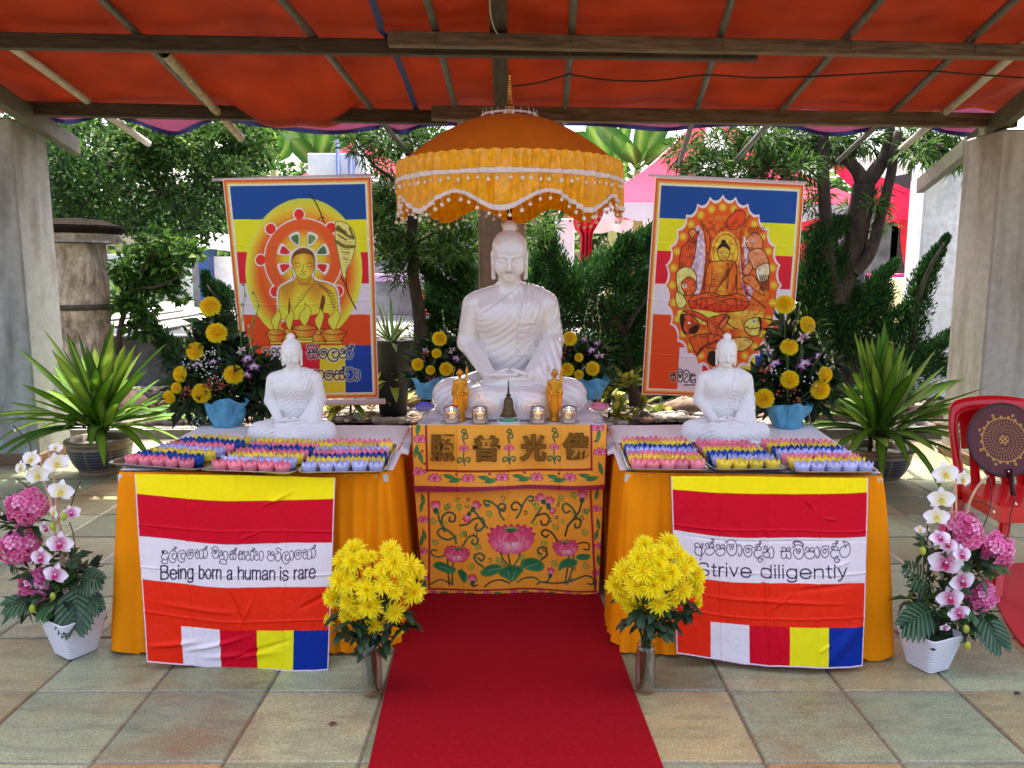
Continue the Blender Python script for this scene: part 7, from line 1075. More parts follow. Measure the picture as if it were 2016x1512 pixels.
# ================================================================ FLOWERS
m_flo = mat("flower_petal", (255, 255, 255), .6, vcol=True, trans=.2, var=.06, vs=70); m_mum = mat("yellow_petal", (255, 255, 255), .6, vcol=True, trans=.38, var=.05, vs=70); m_wrap = mat("blue_tissue", (104, 180, 212), .55, var=.15, vs=14, trans=.25, bump=.4, bs=40, bdist=.004); m_green = mat("plant_green", (255, 255, 255), .5, vcol=True, trans=.15, var=.1, vs=20)
def mum(r=1., n=260, c0=(252, 216, 24), c1=(255, 240, 56)):        # dense incurved chrysanthemum, facing +z
    m = MB(); ga = 2.39996
    for k in range(n):
        t = k / n; pol = .06 + 1.95 * t ** .6; an = k * ga + rng.uniform(-.1, .1); d = np.array([math.sin(pol) * math.cos(an), math.sin(pol) * math.sin(an), math.cos(pol)]); base = d * r * .45 * np.array([1, 1, .7]); up = np.array([-d[0] * .4, -d[1] * .4, 1.])
        cc = lin(np.array(c0) + (np.array(c1) - np.array(c0)) * min(1, t * 1.5)) * rng.uniform(.94, 1.08); dd = unit(d * [1, 1, .72] + [0, 0, .12]); blade(m, base, dd, unit(np.cross(np.cross(dd, [0, 0, 1.]), dd) + [0, 0, 1e-3]), r * (.46 + .14 * t) * rng.uniform(.9, 1.1), r * .19, -.16 if t < .75 else .05, 3, cc, cc, .35, 0, ([0, .4, .8, 1], [.6, 1, .95, .5]))
    m.ball((0, 0, -.06 * r), (r * .74, r * .74, r * .6), 14, lin((250, 214, 30))); return m
def spider(r=1., n=104):                                              # looser chrysanthemum with long narrow petals
    m = MB(); ga = 2.39996
    for k in range(n):
        t = k / n; pol = .1 + 1.55 * t ** .6; an = k * ga + rng.uniform(-.15, .15); d = np.array([math.sin(pol) * math.cos(an), math.sin(pol) * math.sin(an), math.cos(pol)]); cc = lin((255, 242, 30)) * rng.uniform(.92, 1.08) if t > .06 else lin((252, 224, 20))
        blade(m, d * r * .12, d, unit(np.array([-d[0] * .5, -d[1] * .5, 1.])), r * (.5 + .5 * t ** .5) * rng.uniform(.85, 1.1), r * .17, rng.uniform(-.12, .22), 3, cc, cc, .3, 0, ([0, .4, .85, 1], [.5, .9, 1, .35]))
    m.ball((0, 0, .05 * r), (r * .42, r * .42, r * .3), 10, lin((252, 222, 24))); return m
def disc_petal(mb, an, L, W, lift, c_in, c_out, cup=.15, base=.02, pw=1.6, n=7):
    t = np.linspace(0, 1, n)[:, None]; s = np.linspace(-1, 1, 7)[None]; w_ = W * .5 * np.sin(np.pi * np.clip(.1 + .86 * t, 0, 1) ** (1 / pw)) ** .7; x = base + (L - base) * t + 0 * s - .12 * L * (s ** 2) * t * .0; y = s * w_; z = lift * t ** 1.3 - cup * (t - .4) ** 2 * L * 1.2 + cup * W * .35 * s ** 2
    P = np.stack([x * math.cos(an) - y * math.sin(an), x * math.sin(an) + y * math.cos(an), z + 0 * s], -1); k = np.clip(t * 1.5, 0, 1)[..., None] * np.ones((1, 7, 1)); mb.grid(P, c=lin(c_in) * (1 - k) + lin(c_out) * k)
def orchid(r=1., kind='y'):                                          # moth orchid facing +z, top toward +y
    m = MB(); ci, co, lp = {'y': ((236, 226, 170), (244, 240, 246), (232, 210, 70)), 'p': ((206, 60, 140), (246, 234, 246), (196, 20, 96)), 'd': ((236, 220, 240), (122, 22, 112), (90, 8, 70)), 's': ((150, 40, 120), (226, 214, 196), (110, 20, 90))}[kind]
    pt = 3.4 if kind in 'ds' else 1.6
    for an in (90, 215, 325): disc_petal(m, R(an), r * .95, r * (.52 if kind in 'ds' else .72), -.03 * r, ci, co, .2, pw=pt)
    for an in (8, 172): disc_petal(m, R(an), r * 1.05, r * (.62 if kind in 'ds' else 1.12), .06 * r, ci, co, .18, pw=pt * .8)
    disc_petal(m, R(270), r * .42, r * .34, .3 * r, lp, lp, .5); disc_petal(m, R(235), r * .26, r * .2, .28 * r, lp, lp, .5); disc_petal(m, R(305), r * .26, r * .2, .28 * r, lp, lp, .5); m.ball((0, .02 * r, .1 * r), r * .085, 8, lin((240, 236, 220) if kind != 'y' else (236, 206, 80))); return m
def hydrangea(r=1.):
    m = MB(); n = 95
    for k in range(n):
        z = 1 - 1.75 * (k + .5) / n; an = k * 2.39996; s = math.sqrt(max(0, 1 - z * z)); d = np.array([s * math.cos(an), s * math.sin(an), z]); f = MB(); c1 = rng.choice(3); co = ((255, 150, 200), (246, 124, 182), (255, 190, 222))[c1]
        for j in range(4): disc_petal(f, j * math.pi / 2, .3, .3, .03, (224, 80, 150), co, .35, base=.01)
        f.ball((0, 0, .01), .03, 6, lin((196, 60, 110))); Rm = frame(d + rng.normal(size=3) * .35) @ rotm((0, 0, 1), rng.uniform(0, 6)); m.merge(f, M4(d * r * rng.uniform(.74, 1.02), Rm, r * rng.uniform(.72, .95)))
    m.ball((0, 0, 0), r * .74, 14, lin((206, 80, 140))); return m
def split_leaf(mb, base, d, up, L, W, lobes=7, c=(30, 70, 40), vein=(92, 124, 76)):
    d = unit(d); s = unit(np.cross(d, up)); u = np.cross(s, d)
    for k in range(lobes):
        t = .12 + .78 * k / (lobes - 1)
        for sg in (-1, 1): a = R(74 - 50 * t); dd = d * math.cos(a) + s * sg * math.sin(a); l = W * .62 * math.sin(math.pi * (.2 + .66 * t)) ** .8 + .01; blade(mb, np.asarray(base) + d * L * t + u * .006 * (1 - abs(2 * t - 1)), dd + u * .12, u, l, W * .19, .22, 5, lin(c) * rng.uniform(.8, 1.2), lin(c) * 1.15, .15, 0, ([0, .3, .7, .92, 1], [.65, .9, 1, .7, .1]), cm=lin(vein))
    blade(mb, np.asarray(base) + d * L * .85, d, u, L * .3, W * .2, .2, 4, lin(c), lin(c), .1, cm=lin(vein)); mb.tube([np.asarray(base) + d * L * q + u * .003 for q in (-.25, .3, .9)], [.004, .003, .0015], 5, c=lin(vein))
ME = {k: f.data(n, m_mum if k[0] in 'ms' else m_flo) for k, n, f in (('mum', "chrysanthemum_bloom", mum()), ('mum2', "chrysanthemum_bloom", mum(1, 230)), ('sp', "chrysanthemum_bloom", spider()), ('sp2', "chrysanthemum_bloom", spider(1, 60)), ('oy', "orchid_bloom", orchid(1, 'y')), ('op', "orchid_bloom", orchid(1, 'p')), ('od', "orchid_bloom", orchid(1, 'd')), ('os', "orchid_bloom", orchid(1, 's')), ('hy', "hydrangea_head", hydrangea()))}
def inst(key, name, root, p, r, n, spin=None):
    o = bpy.data.objects.new(name, ME[key]); COL.objects.link(o); o.parent = root; o.location = Vector(np.asarray(p) - np.array(root.location)); Rm = frame(n) if key[0] != 'o' and key != 'x' else None
    if Rm is None:
        z = unit(n); y = unit(np.array([0, 0, 1.]) - z * z[2]); Rm = np.stack([np.cross(y, z), y, z], 1)
    o.rotation_euler = Matrix(Rm @ rotm((0, 0, 1), rng.uniform(-.5, .5) if spin is None else spin)).to_euler(); o.scale = (r,) * 3; return o
def foliage(root, C, n, L, W, pal, stems=None, name="foliage", up=.2):
    k = MB(); clumps(k, C, n, L, W, pal, up=up, fold=.25); 
    for a, b, r in (stems or []): k.tube(spl([a, (np.array(a) + b) / 2 + rng.normal(size=3) * .008, b], 4), r, 5, c=lin((70, 96, 44)))
    return k.build(name, m_green, root)
FD = np.array([lin(c) for c in [(38, 66, 34), (50, 82, 40), (68, 104, 50), (34, 56, 34), (84, 116, 60)]])
def spray(root, px, Y, kinds, r, name="orchid_spray"):   # arching stem with small buds
    P = spl(np.array([at(x, y, Y - .02 * i) for i, (x, y) in enumerate(px)]), 6); k = MB(); k.tube(P, .0018, 5, c=lin((120, 140, 70)))
    for i in range(3, len(P), 3): d = rng.normal(size=3) * .6 + [0, -.2, -.3]; k.ball(P[i] + unit(d) * r * .6, (r * .42, r * .42, r * .7), 8, c=lin(((140, 156, 84), (168, 170, 110))[i % 2])); k.tube([P[i], P[i] + unit(d) * r * .5], .001, 4, c=lin((120, 140, 70)))
    return k.build(name, m_green, root)
def basket(wx, wy, z, lab, lab2, mums, orch, hull, wrap_w, cid, Y=None, sprays=(), baby=()):
    c = gz(wx, wy, z) if Y is None else np.array([at(wx, wy, Y)[0], Y, z]); Yb = c[1] + wrap_w * .5; c[1] = Yb; t = thing("flower_arrangement", lab, "flower arrangement", c, "arrangements of chrysanthemums and orchids")
    a = np.linspace(0, 2 * np.pi, 44, endpoint=False); h = np.linspace(0, 1, 9)[:, None]; rr = wrap_w * (.34 + .24 * h ** .8) * (1 + .1 * np.sin(a * 5 + 3 * h) * (.4 + h) + .16 * (vnoise(np.stack([np.cos(a)[None] * 4 + 0 * h, np.sin(a)[None] * 3 + 0 * h, h * 3 + cid + 0 * a], -1)) - .5) * 2); zz = wrap_w * (.62 + .22 * (vnoise(np.stack([np.cos(a) * 2, np.sin(a) * 2, 0 * a + cid], -1))[None] + .2 * np.sin(a * 4))) * h
    k = MB(); k.grid(np.stack([c[0] + rr * np.cos(a), c[1] + rr * np.sin(a), c[2] + .002 + zz], -1), closed=True); k.build("tissue_wrap", m_wrap, t, smooth=False)
    C = np.array([[*at(x, y, Yb + .075 + rng.uniform(-.03, .05)), r * Yb / CAM_F] for x, y, r in hull]); st = []
    for x, y, r, tl in mums:
        p = at(x, y, Yb - .07 - .02 * rng.random()); rad = r * (Yb - .08) / CAM_F; n = np.array([tl[0], -1, tl[1]]); inst(('mum', 'mum2')[rng.integers(2)], "chrysanthemum_bloom", t, p + [0, .01, 0], rad, n); st.append((p + unit(-np.array([0, -1, .4])) * rad * .5, c + [0, 0, wrap_w * .5], .003))
    for x, y, r, kd in orch: p = at(x, y, Yb - .075); inst('o' + kd, "orchid_bloom", t, p, r * Yb / CAM_F, [rng.uniform(-.5, .5), -1, rng.uniform(-.2, .3)], rng.uniform(-.8, .8))
    foliage(t, C, int(88 * len(C)), .03 + wrap_w * .42, .012 + wrap_w * .13, FD, st)
    for s in sprays: spray(t, s, Yb - .06, 'b', wrap_w * .085)
    k = MB()
    for x, y, n_, col, rr_ in baby:
        p0 = at(x, y, Yb - .085)
        for j in range(n_): k.ball(p0 + rng.normal(size=3) * wrap_w * .12, rr_ * rng.uniform(.7, 1.3), 6, c=lin(col))
    if k.n: o = k.build("filler_berries", m_flo, t); o["kind"] = "stuff"
    return t
W_ = (236, 236, 226); BR = (176, 84, 60)
basket(436, 845, ZT + .006, "large flower arrangement in blue tissue on the left table", None, [(412, 604, 21, (0, .7)), (425, 656, 21, (.1, .6)), (383, 692, 19, (-.5, .4)), (354, 737, 17, (-.8, .2)), (346, 764, 12, (-.5, .1)), (332, 782, 14, (-.6, -.3)), (395, 775, 20, (-.1, -.1)), (459, 738, 20, (.2, .4))], [(487, 706, 14, 'd'), (500, 722, 14, 'd'), (486, 738, 12, 'd'), (475, 690, 10, 's'), (388, 716, 9, 'd'), (420, 712, 9, 'd')],
       [(420, 640, 22), (410, 680, 34), (440, 690, 36), (390, 720, 34), (430, 730, 40), (470, 720, 34), (500, 740, 36), (360, 760, 24), (395, 775, 38), (440, 775, 34), (480, 780, 34), (525, 790, 34), (370, 800, 28), (545, 770, 26), (530, 740, 24), (400, 840, 16)], .185, 1, sprays=([(480, 720), (474, 660), (480, 600), (482, 560)], [(490, 700), (500, 640), (508, 600), (500, 575)], [(500, 700), (490, 660), (498, 630)], [(390, 700), (366, 680), (370, 655), (380, 640)]), baby=((412, 700, 26, W_, .004), (402, 724, 22, W_, .004), (425, 738, 20, W_, .004), (366, 715, 12, W_, .004), (420, 762, 20, BR, .006), (372, 768, 18, BR, .006), (440, 760, 12, BR, .006), (385, 830, 16, W_, .003)))
basket(1562, 848, ZT + .006, "large flower arrangement in blue tissue on the right table", None, [(1546, 600, 20, (0, .7)), (1590, 640, 18, (.7, .4)), (1555, 684, 18, (-.1, .7)), (1556, 748, 19, (0, .3)), (1625, 738, 17, (.7, .1)), (1616, 768, 20, (.2, .1)), (1506, 785, 20, (-.2, -.1))], [(1582, 664, 15, 's'), (1584, 716, 18, 'd'), (1526, 716, 14, 'd'), (1512, 690, 12, 's'), (1610, 700, 10, 'd')],
       [(1550, 640, 20), (1560, 670, 30), (1545, 700, 36), (1580, 700, 34), (1530, 740, 36), (1570, 770, 40), (1600, 730, 34), (1620, 760, 26), (1520, 785, 30), (1565, 785, 30), (1605, 785, 28), (1510, 750, 26), (1630, 720, 20)], .18, 2, sprays=([(1600, 720), (1620, 690), (1610, 660), (1598, 640)], [(1520, 720), (1508, 690), (1505, 660)], [(1610, 740), (1640, 720), (1636, 690)], [(1560, 660), (1570, 630), (1575, 600)]), baby=((1520, 735, 14, W_, .004), (1545, 770, 14, BR, .006), (1505, 730, 16, BR, .006), (1590, 745, 14, W_, .004), (1625, 715, 10, W_, .004), (1570, 790, 12, BR, .006)))
basket(842, 775, .834, "smaller flower arrangement behind the statue's shoulder on the left", None, [(865, 667, 15, (0, .5)), (859, 696, 10, (0, .2)), (822, 718, 13, (-.5, .1)), (847, 729, 10, (-.2, 0)), (878, 727, 14, (.1, 0))], [(898, 706, 11, 'd'), (890, 690, 8, 's'), (838, 690, 7, 's')], [(860, 690, 26), (880, 710, 26), (840, 715, 24), (865, 740, 28), (830, 740, 20), (895, 735, 20), (850, 760, 22)], .16, 3, Y=4.3, sprays=([(868, 680), (874, 640), (870, 610)],), baby=((835, 700, 12, BR, .005), (885, 745, 10, W_, .003), (850, 745, 10, BR, .005)))
basket(1166, 775, .834, "smaller flower arrangement behind the statue's shoulder on the right", None, [(1122, 667, 15, (0, .5)), (1140, 704, 9, (.1, .2)), (1117, 728, 14, (-.3, .1)), (1140, 738, 10, (0, 0)), (1167, 726, 15, (.3, .1))], [(1165, 690, 11, 'd'), (1180, 700, 10, 's'), (1150, 668, 8, 'd'), (1175, 676, 8, 'd')], [(1130, 690, 24), (1150, 710, 28), (1170, 700, 22), (1130, 740, 26), (1160, 745, 26), (1180, 740, 18), (1150, 770, 20)], .16, 4, Y=4.3, sprays=([(1160, 690), (1150, 640), (1160, 590)], [(1175, 690), (1182, 650), (1176, 600), (1182, 580)]), baby=((1110, 700, 10, BR, .005), (1150, 725, 10, W_, .003)))
# ---------------------------------------------------------------- bouquets in glass vases
m_water = mat("water", (170, 176, 150), .02, glass=True); m_water.node_tree.nodes["Principled BSDF"].inputs["IOR"].default_value = 1.2
def bouquet(base, rim, fl, ctr, rad, k4, lab, vlab, flab):
    b = gz(*base); Y = b[1]; b = np.array([b[0], Y + .04, 0.003]); zt = at(rim[0], rim[1], b[1])[2]; r = .037
    o = MB(); o.lathe([(.001, .004), (r * .9, .004), (r, .012), (r, zt * .8), (r * .84, zt * .9), (r * .92, zt), (r * .86, zt), (r * .78, zt * .9), (r * .93, zt * .8), (r * .93, .018), (.001, .016)], n=36); v = o.build("glass_vase", m_thin); put(v, b, 0, 1., vlab); tag(v, None, "vase", "glass vases beside the carpet"); o = MB(); o.lathe([(.001, .018), (r * .92, .018), (r * .92, zt * .42), (.001, zt * .42)], n=30); o.build("water", glass_thin("pond_water", (.62, .62, .5), .05), v)
    t = thing("chrysanthemum_bouquet", lab, "bouquet", b, "bouquets of yellow chrysanthemums"); st = []; ox, oy, s = k4
    for k, (x, y, rr) in enumerate(fl):
        X, Yp = ox + x / s, oy + y / s; e = ((x - ctr[0]) / rad[0], (y - ctr[1]) / rad[1]); q = max(0., 1 - e[0] ** 2 - e[1] ** 2); p = at(X, Yp, b[1] - .16 * math.sqrt(q) + .05); n = np.array([e[0] * .9, -1.0 - .3 * q, .55 - e[1] * .9]); inst(('sp', 'sp2')[k % 2], "chrysanthemum_bloom", t, p + [0, .02, 0], rr / s * p[1] / CAM_F * 1.36, n); st.append((b + [rng.uniform(-.02, .02), rng.uniform(-.02, .02), .025 + .02 * rng.random()], p + [0, .03, -.02], .003))
    C = [[*(at(ox + (ctr[0] + dx) / s, oy + (ctr[1] + dy) / s, b[1] + rng.uniform(-.06, .06))), .045] for dx, dy in [(rad[0] * u, rad[1] * v_) for u, v_ in ((-.4, .7), (.35, .75), (0, .6), (-.6, .5), (.6, .5), (-.2, .95), (.2, 1.), (0, 1.15), (-.3, .1), (.3, .1), (0, -.1), (-.5, .9), (.65, .8))]]
    k = MB(); P = np.array(C)
    for c in P:
        for j in range(5): an = rng.uniform(0, 6.28); d = np.array([math.cos(an), math.sin(an) - .3, rng.uniform(-.8, .2)]); blade(k, c[:3], d, (0, 0, 1), .075, .04, .3, 6, lin((30, 52, 26)) * rng.uniform(.7, 1.3), lin((38, 66, 36)), .2, rng.uniform(-.6, .6), ([0, .2, .35, .5, .62, .8, 1], [.15, .9, .6, 1, .6, .7, .1]))
    for a, e_, r_ in st:
        neck = b + [0, 0, zt * .95] + rng.uniform(-.014, .014, 3) * [1, 1, 0]; k.tube(spl([a, neck, e_], 5), r_, 5, c=lin((62, 84, 40)))
    k.build("stems_and_leaves", m_green, t)
bouquet((730, 1378), (730, 1265), [(400, 200, 85), (300, 280, 80), (390, 300, 80), (700, 210, 85), (730, 310, 95), (860, 330, 85), (930, 380, 60), (620, 370, 60), (290, 450, 90), (370, 480, 80), (220, 590, 75), (350, 620, 80), (510, 530, 85), (640, 490, 75), (530, 660, 90), (740, 545, 65), (890, 550, 85), (730, 710, 85), (560, 820, 70), (330, 740, 60), (430, 700, 60), (195, 775, 50), (765, 870, 42), (520, 390, 45), (470, 260, 60), (820, 440, 65), (545, 250, 45)], (560, 500), (420, 400), (600, 1040, 4.2), "bouquet of yellow chrysanthemums left of the carpet", "glass vase of flowers standing left of the carpet", None)
bouquet((1273, 1372), (1275, 1270), [(230, 700, 45), (350, 690, 50), (310, 740, 45), (390, 750, 50), (200, 770, 50), (130, 830, 55), (90, 900, 50), (220, 830, 60), (300, 800, 42), (190, 900, 60), (270, 900, 60), (120, 950, 42), (170, 1000, 45), (300, 980, 60), (360, 840, 50), (420, 820, 50), (480, 850, 50), (410, 920, 55), (480, 910, 45), (370, 970, 36), (490, 985, 28), (245, 1050, 48), (320, 870, 50), (255, 760, 50), (450, 790, 40)], (285, 870), (225, 200), (1180, 800, 2.52), "bouquet of yellow chrysanthemums right of the carpet", "glass vase of flowers standing right of the carpet", None)
# ---------------------------------------------------------------- white ribbed pots with artificial orchids
m_wpot = mat("white_glaze", (222, 220, 226), .35, coat=.3, var=.02)
def ribbed_pot(loc, h, wt, wb, rz, lab):
    m = MB(); n = 6; Z = np.linspace(0, h, 120); rings = []
    for z in Z:
        q = z / h; w_ = (wb + (wt - wb) * q) / 2 + .0028 * np.abs(np.sin(q * np.pi * 14)) ** .6; rd = .018; P = []
        for sx_, sy_, a0 in ((1, -1, -90), (1, 1, 0), (-1, 1, 90), (-1, -1, 180)):
            for k in range(n): an = R(a0 + 90 * k / (n - 1)); P.append([sx_ * (w_ - rd) + rd * math.cos(an), sy_ * (w_ - rd) + rd * math.sin(an), z])
        rings.append(P)
    for dz, f in ((0, .95), (-.03, .9)): rings.append((np.array(rings[119]) * [f, f, 1] + [0, 0, dz]).tolist())
    m.grid(np.array(rings), closed=True); o = m.build("ribbed_pot", m_wpot); k = MB(); k.box((0, 0, h - .03), (wt * .93, wt * .93, .01)); k.build("foam", mat("dark_moss", (46, 56, 36), .9, var=.4, vs=40, bump=1., bs=80, bdist=.006), o); put(o, loc, rz, 1., lab, "white ribbed pots"); return tag(o, None, "pot")
m_twig = mat("pale_twig", (206, 166, 136), .7, var=.2, vs=10); m_dtw = mat("dark_twig", (60, 46, 36), .8)
def orchid_pot(base, top, k4, rz, wt, wb, orch, hyd, leaves, buds, twigs, dark, lab, plab):
    b = gz(*base); b = b + [0, .1, .002]; h = at(top[0], top[1], b[1])[2]; ribbed_pot(b, h, wt, wb, rz, plab); c = b + [0, 0, h - .04]; ox, oy, s = k4; Yb = b[1]; t = thing("orchid_arrangement", lab, "flower arrangement", c, "artificial orchid arrangements"); PX = lambda x, y, dy=0.: at(ox + x / s, oy + y / s, Yb + dy)
    for x, y, r, kd, n in orch: p = PX(x, y, -.07 - .02 * rng.random()); inst('o' + kd, "orchid_bloom", t, p, r / s * p[1] / CAM_F * 1.02, [n[0], -1, n[1]], rng.uniform(-.3, .3))
    for x, y, r in hyd: p = PX(x, y, .0); inst('hy', "hydrangea_head", t, p, r / s * p[1] / CAM_F * .95, [rng.uniform(-.4, .4), -1, .3])
    for x0, y0, x1, y1, w_, c_ in leaves: a = PX(x0, y0, -.02); e = PX(x1, y1, -.1); k = MB(); L = np.linalg.norm(e - a); split_leaf(k, a, e - a, np.array([.1, -1, .5]), L * .82, .72 * w_ / s * Yb / CAM_F, 7, c_); k.build("leaf", m_green, t)
    for x, y, r in buds: p = PX(x, y, -.09); k = MB(); k.ball(p, (r / s * Yb / CAM_F * .8, r / s * Yb / CAM_F * .8, r / s * Yb / CAM_F * 1.2), 10, c=lin((178, 186, 60))); k.tube(spl([p, p + [.01, .03, .02], PX(x, y - 2.4 * r, -.04)], 4), .0018, 5, c=lin((110, 130, 60))); k.build("bud", m_green, t)
    for P in twigs: k = MB(); P = spl(np.array([PX(x, y, .0 if len(P) > 2 else -.03) for x, y in P]), 7); k.tube(P, np.linspace(.0055, .004, len(P)), 7); k.build("branch", m_twig, t)
    for P in dark:
        k = MB(); P = spl(np.array([PX(x, y, -.02) for x, y in P]), 6); k.tube(P, .0022, 5); o = k.build("blossom_twig", m_dtw, t); f = MB()
        for i in range(2, len(P), 3):
            for j in range(5): disc_petal(f, j * 1.2566, .008, .008, .002, (236, 226, 180), (244, 240, 226)); f.V[-5:] = [v @ frame((rng.uniform(-.5, .5), -1, .3)).T + P[i] for v in f.V[-5:]]
        if f.n: q = f.build("small_blossoms", m_flo, o); q["kind"] = "stuff"
    C = np.array([[*PX(*q), .05] for q in FILL[lab[:5]]]); foliage(t, C, 260, .075, .03, np.concatenate([FD, FD[1:3]]), name="greenery")["kind"] = "stuff"
FILL = {"artif": [(330, 1050), (260, 1080), (450, 900), (400, 1000), (220, 860), (160, 1060), (380, 800), (300, 980), (520, 880), (150, 570)], "potte": [(330, 1120), (400, 1180), (300, 1020), (450, 1190), (520, 1150), (370, 1000), (250, 1080), (540, 940), (330, 820), (480, 900)]}
orchid_pot((124, 1306), (130, 1208), (0, 850, 3.15), R(-33), .19, .118, [(130, 225, 52, 'y', (-.5, .2)), (195, 170, 66, 'y', (-.2, .5)), (235, 270, 74, 'y', (0, .2)), (352, 195, 74, 'y', (.2, .2)), (378, 368, 78, 'y', (.1, .1)), (345, 100, 40, 'y', (.3, .8)), (335, 500, 50, 'y', (-.7, .1)), (440, 505, 56, 'p', (.5, .4)), (285, 600, 56, 'p', (-.4, -.3)), (372, 695, 82, 'p', (.1, .1)), (255, 780, 72, 'p', (-.2, .1)), (345, 885, 74, 'p', (.1, .1)), (235, 960, 34, 'p', (-.3, -.5))],
           [(170, 465, 122), (120, 705, 128), (240, 945, 118)], [(480, 960, 470, 1240, 330, (36, 62, 44)), (500, 900, 660, 930, 230, (40, 60, 44)), (220, 1040, 10, 1090, 190, (44, 78, 50)), (330, 1060, 250, 1180, 120, (40, 92, 44)), (440, 800, 520, 770, 120, (34, 56, 40)), (120, 850, 60, 830, 90, (34, 56, 40)), (560, 1010, 640, 1120, 160, (36, 62, 44))], [(396, 525, 24), (326, 588, 24), (328, 1020, 22), (200, 1098, 24)], [[(430, 1000), (400, 820), (380, 640), (350, 450), (330, 250), (300, 120)], [(450, 960), (430, 800), (380, 620), (310, 420), (260, 260), (255, 150)], [(400, 1000), (380, 820), (360, 700), (330, 560), (310, 330)], [(150, 640), (165, 580), (150, 540)]],
           [[(170, 180), (190, 90), (130, 10), (80, -40)], [(180, 350), (130, 310), (95, 285)], [(430, 500), (450, 430), (470, 370), (500, 310)], [(470, 770), (455, 640), (430, 560)], [(85, 580), (40, 530), (0, 475)], [(440, 960), (500, 900), (580, 850), (640, 830)]], "artificial orchid and pink hydrangea arrangement left of the left table", "white ribbed square pot on the floor left of the left table")
orchid_pot((1852, 1336), (1850, 1240), (1716, 760, 2.563), R(24), .175, .11, [(372, 442, 66, 'y', (0, .2)), (460, 470, 50, 'y', (.4, .1)), (352, 570, 66, 'y', (-.1, .2)), (328, 660, 60, 'y', (-.3, .2)), (245, 725, 26, 'y', (-.6, 0)), (345, 768, 52, 'p', (-.2, .9)), (385, 800, 50, 'p', (0, .4)), (455, 850, 56, 'p', (.3, .3)), (372, 890, 86, 'p', (-.1, .1)), (455, 985, 72, 'p', (.2, .1)), (395, 1070, 68, 'p', (-.1, .1)), (440, 1145, 58, 'p', (0, .1)), (370, 1220, 28, 'p', (0, -.2))],
           [(455, 730, 112), (620, 830, 100), (545, 1060, 86)], [(300, 1130, 130, 1220, 240, (26, 62, 40)), (280, 1000, 140, 890, 190, (26, 60, 40)), (540, 1140, 660, 1330, 220, (28, 64, 44)), (480, 1120, 500, 1190, 100, (44, 96, 50)), (600, 880, 680, 950, 90, (36, 80, 44)), (470, 880, 460, 930, 80, (40, 90, 50))], [(258, 832, 20), (477, 1226, 20), (484, 1312, 20)], [[(420, 1200), (410, 900), (405, 600), (430, 480)], [(440, 1200), (430, 900), (425, 560), (420, 500)], [(310, 1040), (300, 970), (320, 930)], [(350, 1100), (345, 1000), (350, 960)], [(480, 640), (500, 570), (540, 500), (590, 452)], [(490, 960), (500, 900), (520, 860)], [(530, 970), (620, 960), (680, 920), (715, 885)]],
           [[(560, 720), (590, 640), (605, 560), (600, 480), (565, 430)], [(650, 800), (690, 740), (700, 650), (725, 560)], [(510, 580), (560, 590), (620, 620)], [(280, 790), (285, 740), (280, 700)]], "potted orchid and pink hydrangea arrangement right of the right table", "white ribbed square pot on the floor right of the right table")
# ---------------------------------------------------------------- dracaenas in glazed pots
m_pot = mat("glazed_pot", (255, 255, 255), .45, vcol=True, var=.15, vs=14, coat=.15)
def big_pot(c, r, h, lab):
    m = MB(); n = 96; zs = np.linspace(0, 1, 60); prof = np.interp(zs, [0, .06, .1, .3, .55, .78, .84, .9, .96, 1], [.62, .64, .63, .78, .9, .94, .92, 1.0, 1.02, .98]); P = []; C = []
    for z, f in zip(zs, prof):
        a = np.linspace(0, 2 * np.pi, n, endpoint=False); P.append(np.stack([c[0] + r * f * np.cos(a), c[1] + r * f * np.sin(a), 0 * a + h * z], 1)); band = .22 < z < .76; col = np.repeat(lin((44, 52, 70))[None] if band else lin((128, 108, 84))[None], n, 0)
        if band: col = col.copy(); col[(np.arange(n) % 12) == 0] = lin((120, 104, 80)); 
        if band and int(z * 59.01) % 5 == 0: col[:] = lin((120, 104, 80))
        P_ = P[-1]; C.append(col)
    P.append(np.array(P[-1]) * 1 + (np.array([c[0], c[1], 0]) - P[-1] * [1, 1, 0]) * .12); C.append(C[-1]); P.append(np.array(P[-1]) - [0, 0, .05]); C.append(C[-1] * .5); P.append(np.repeat([[c[0], c[1], h - .05]], n, 0)); C.append(np.repeat(lin((40, 32, 24))[None], n, 0)); m.grid(np.array(P), c=np.array(C), closed=True); return tag(m.build("glazed_pot", m_pot, origin=(c[0], c[1], 0)), lab, "pot", "brown and blue glazed pots")
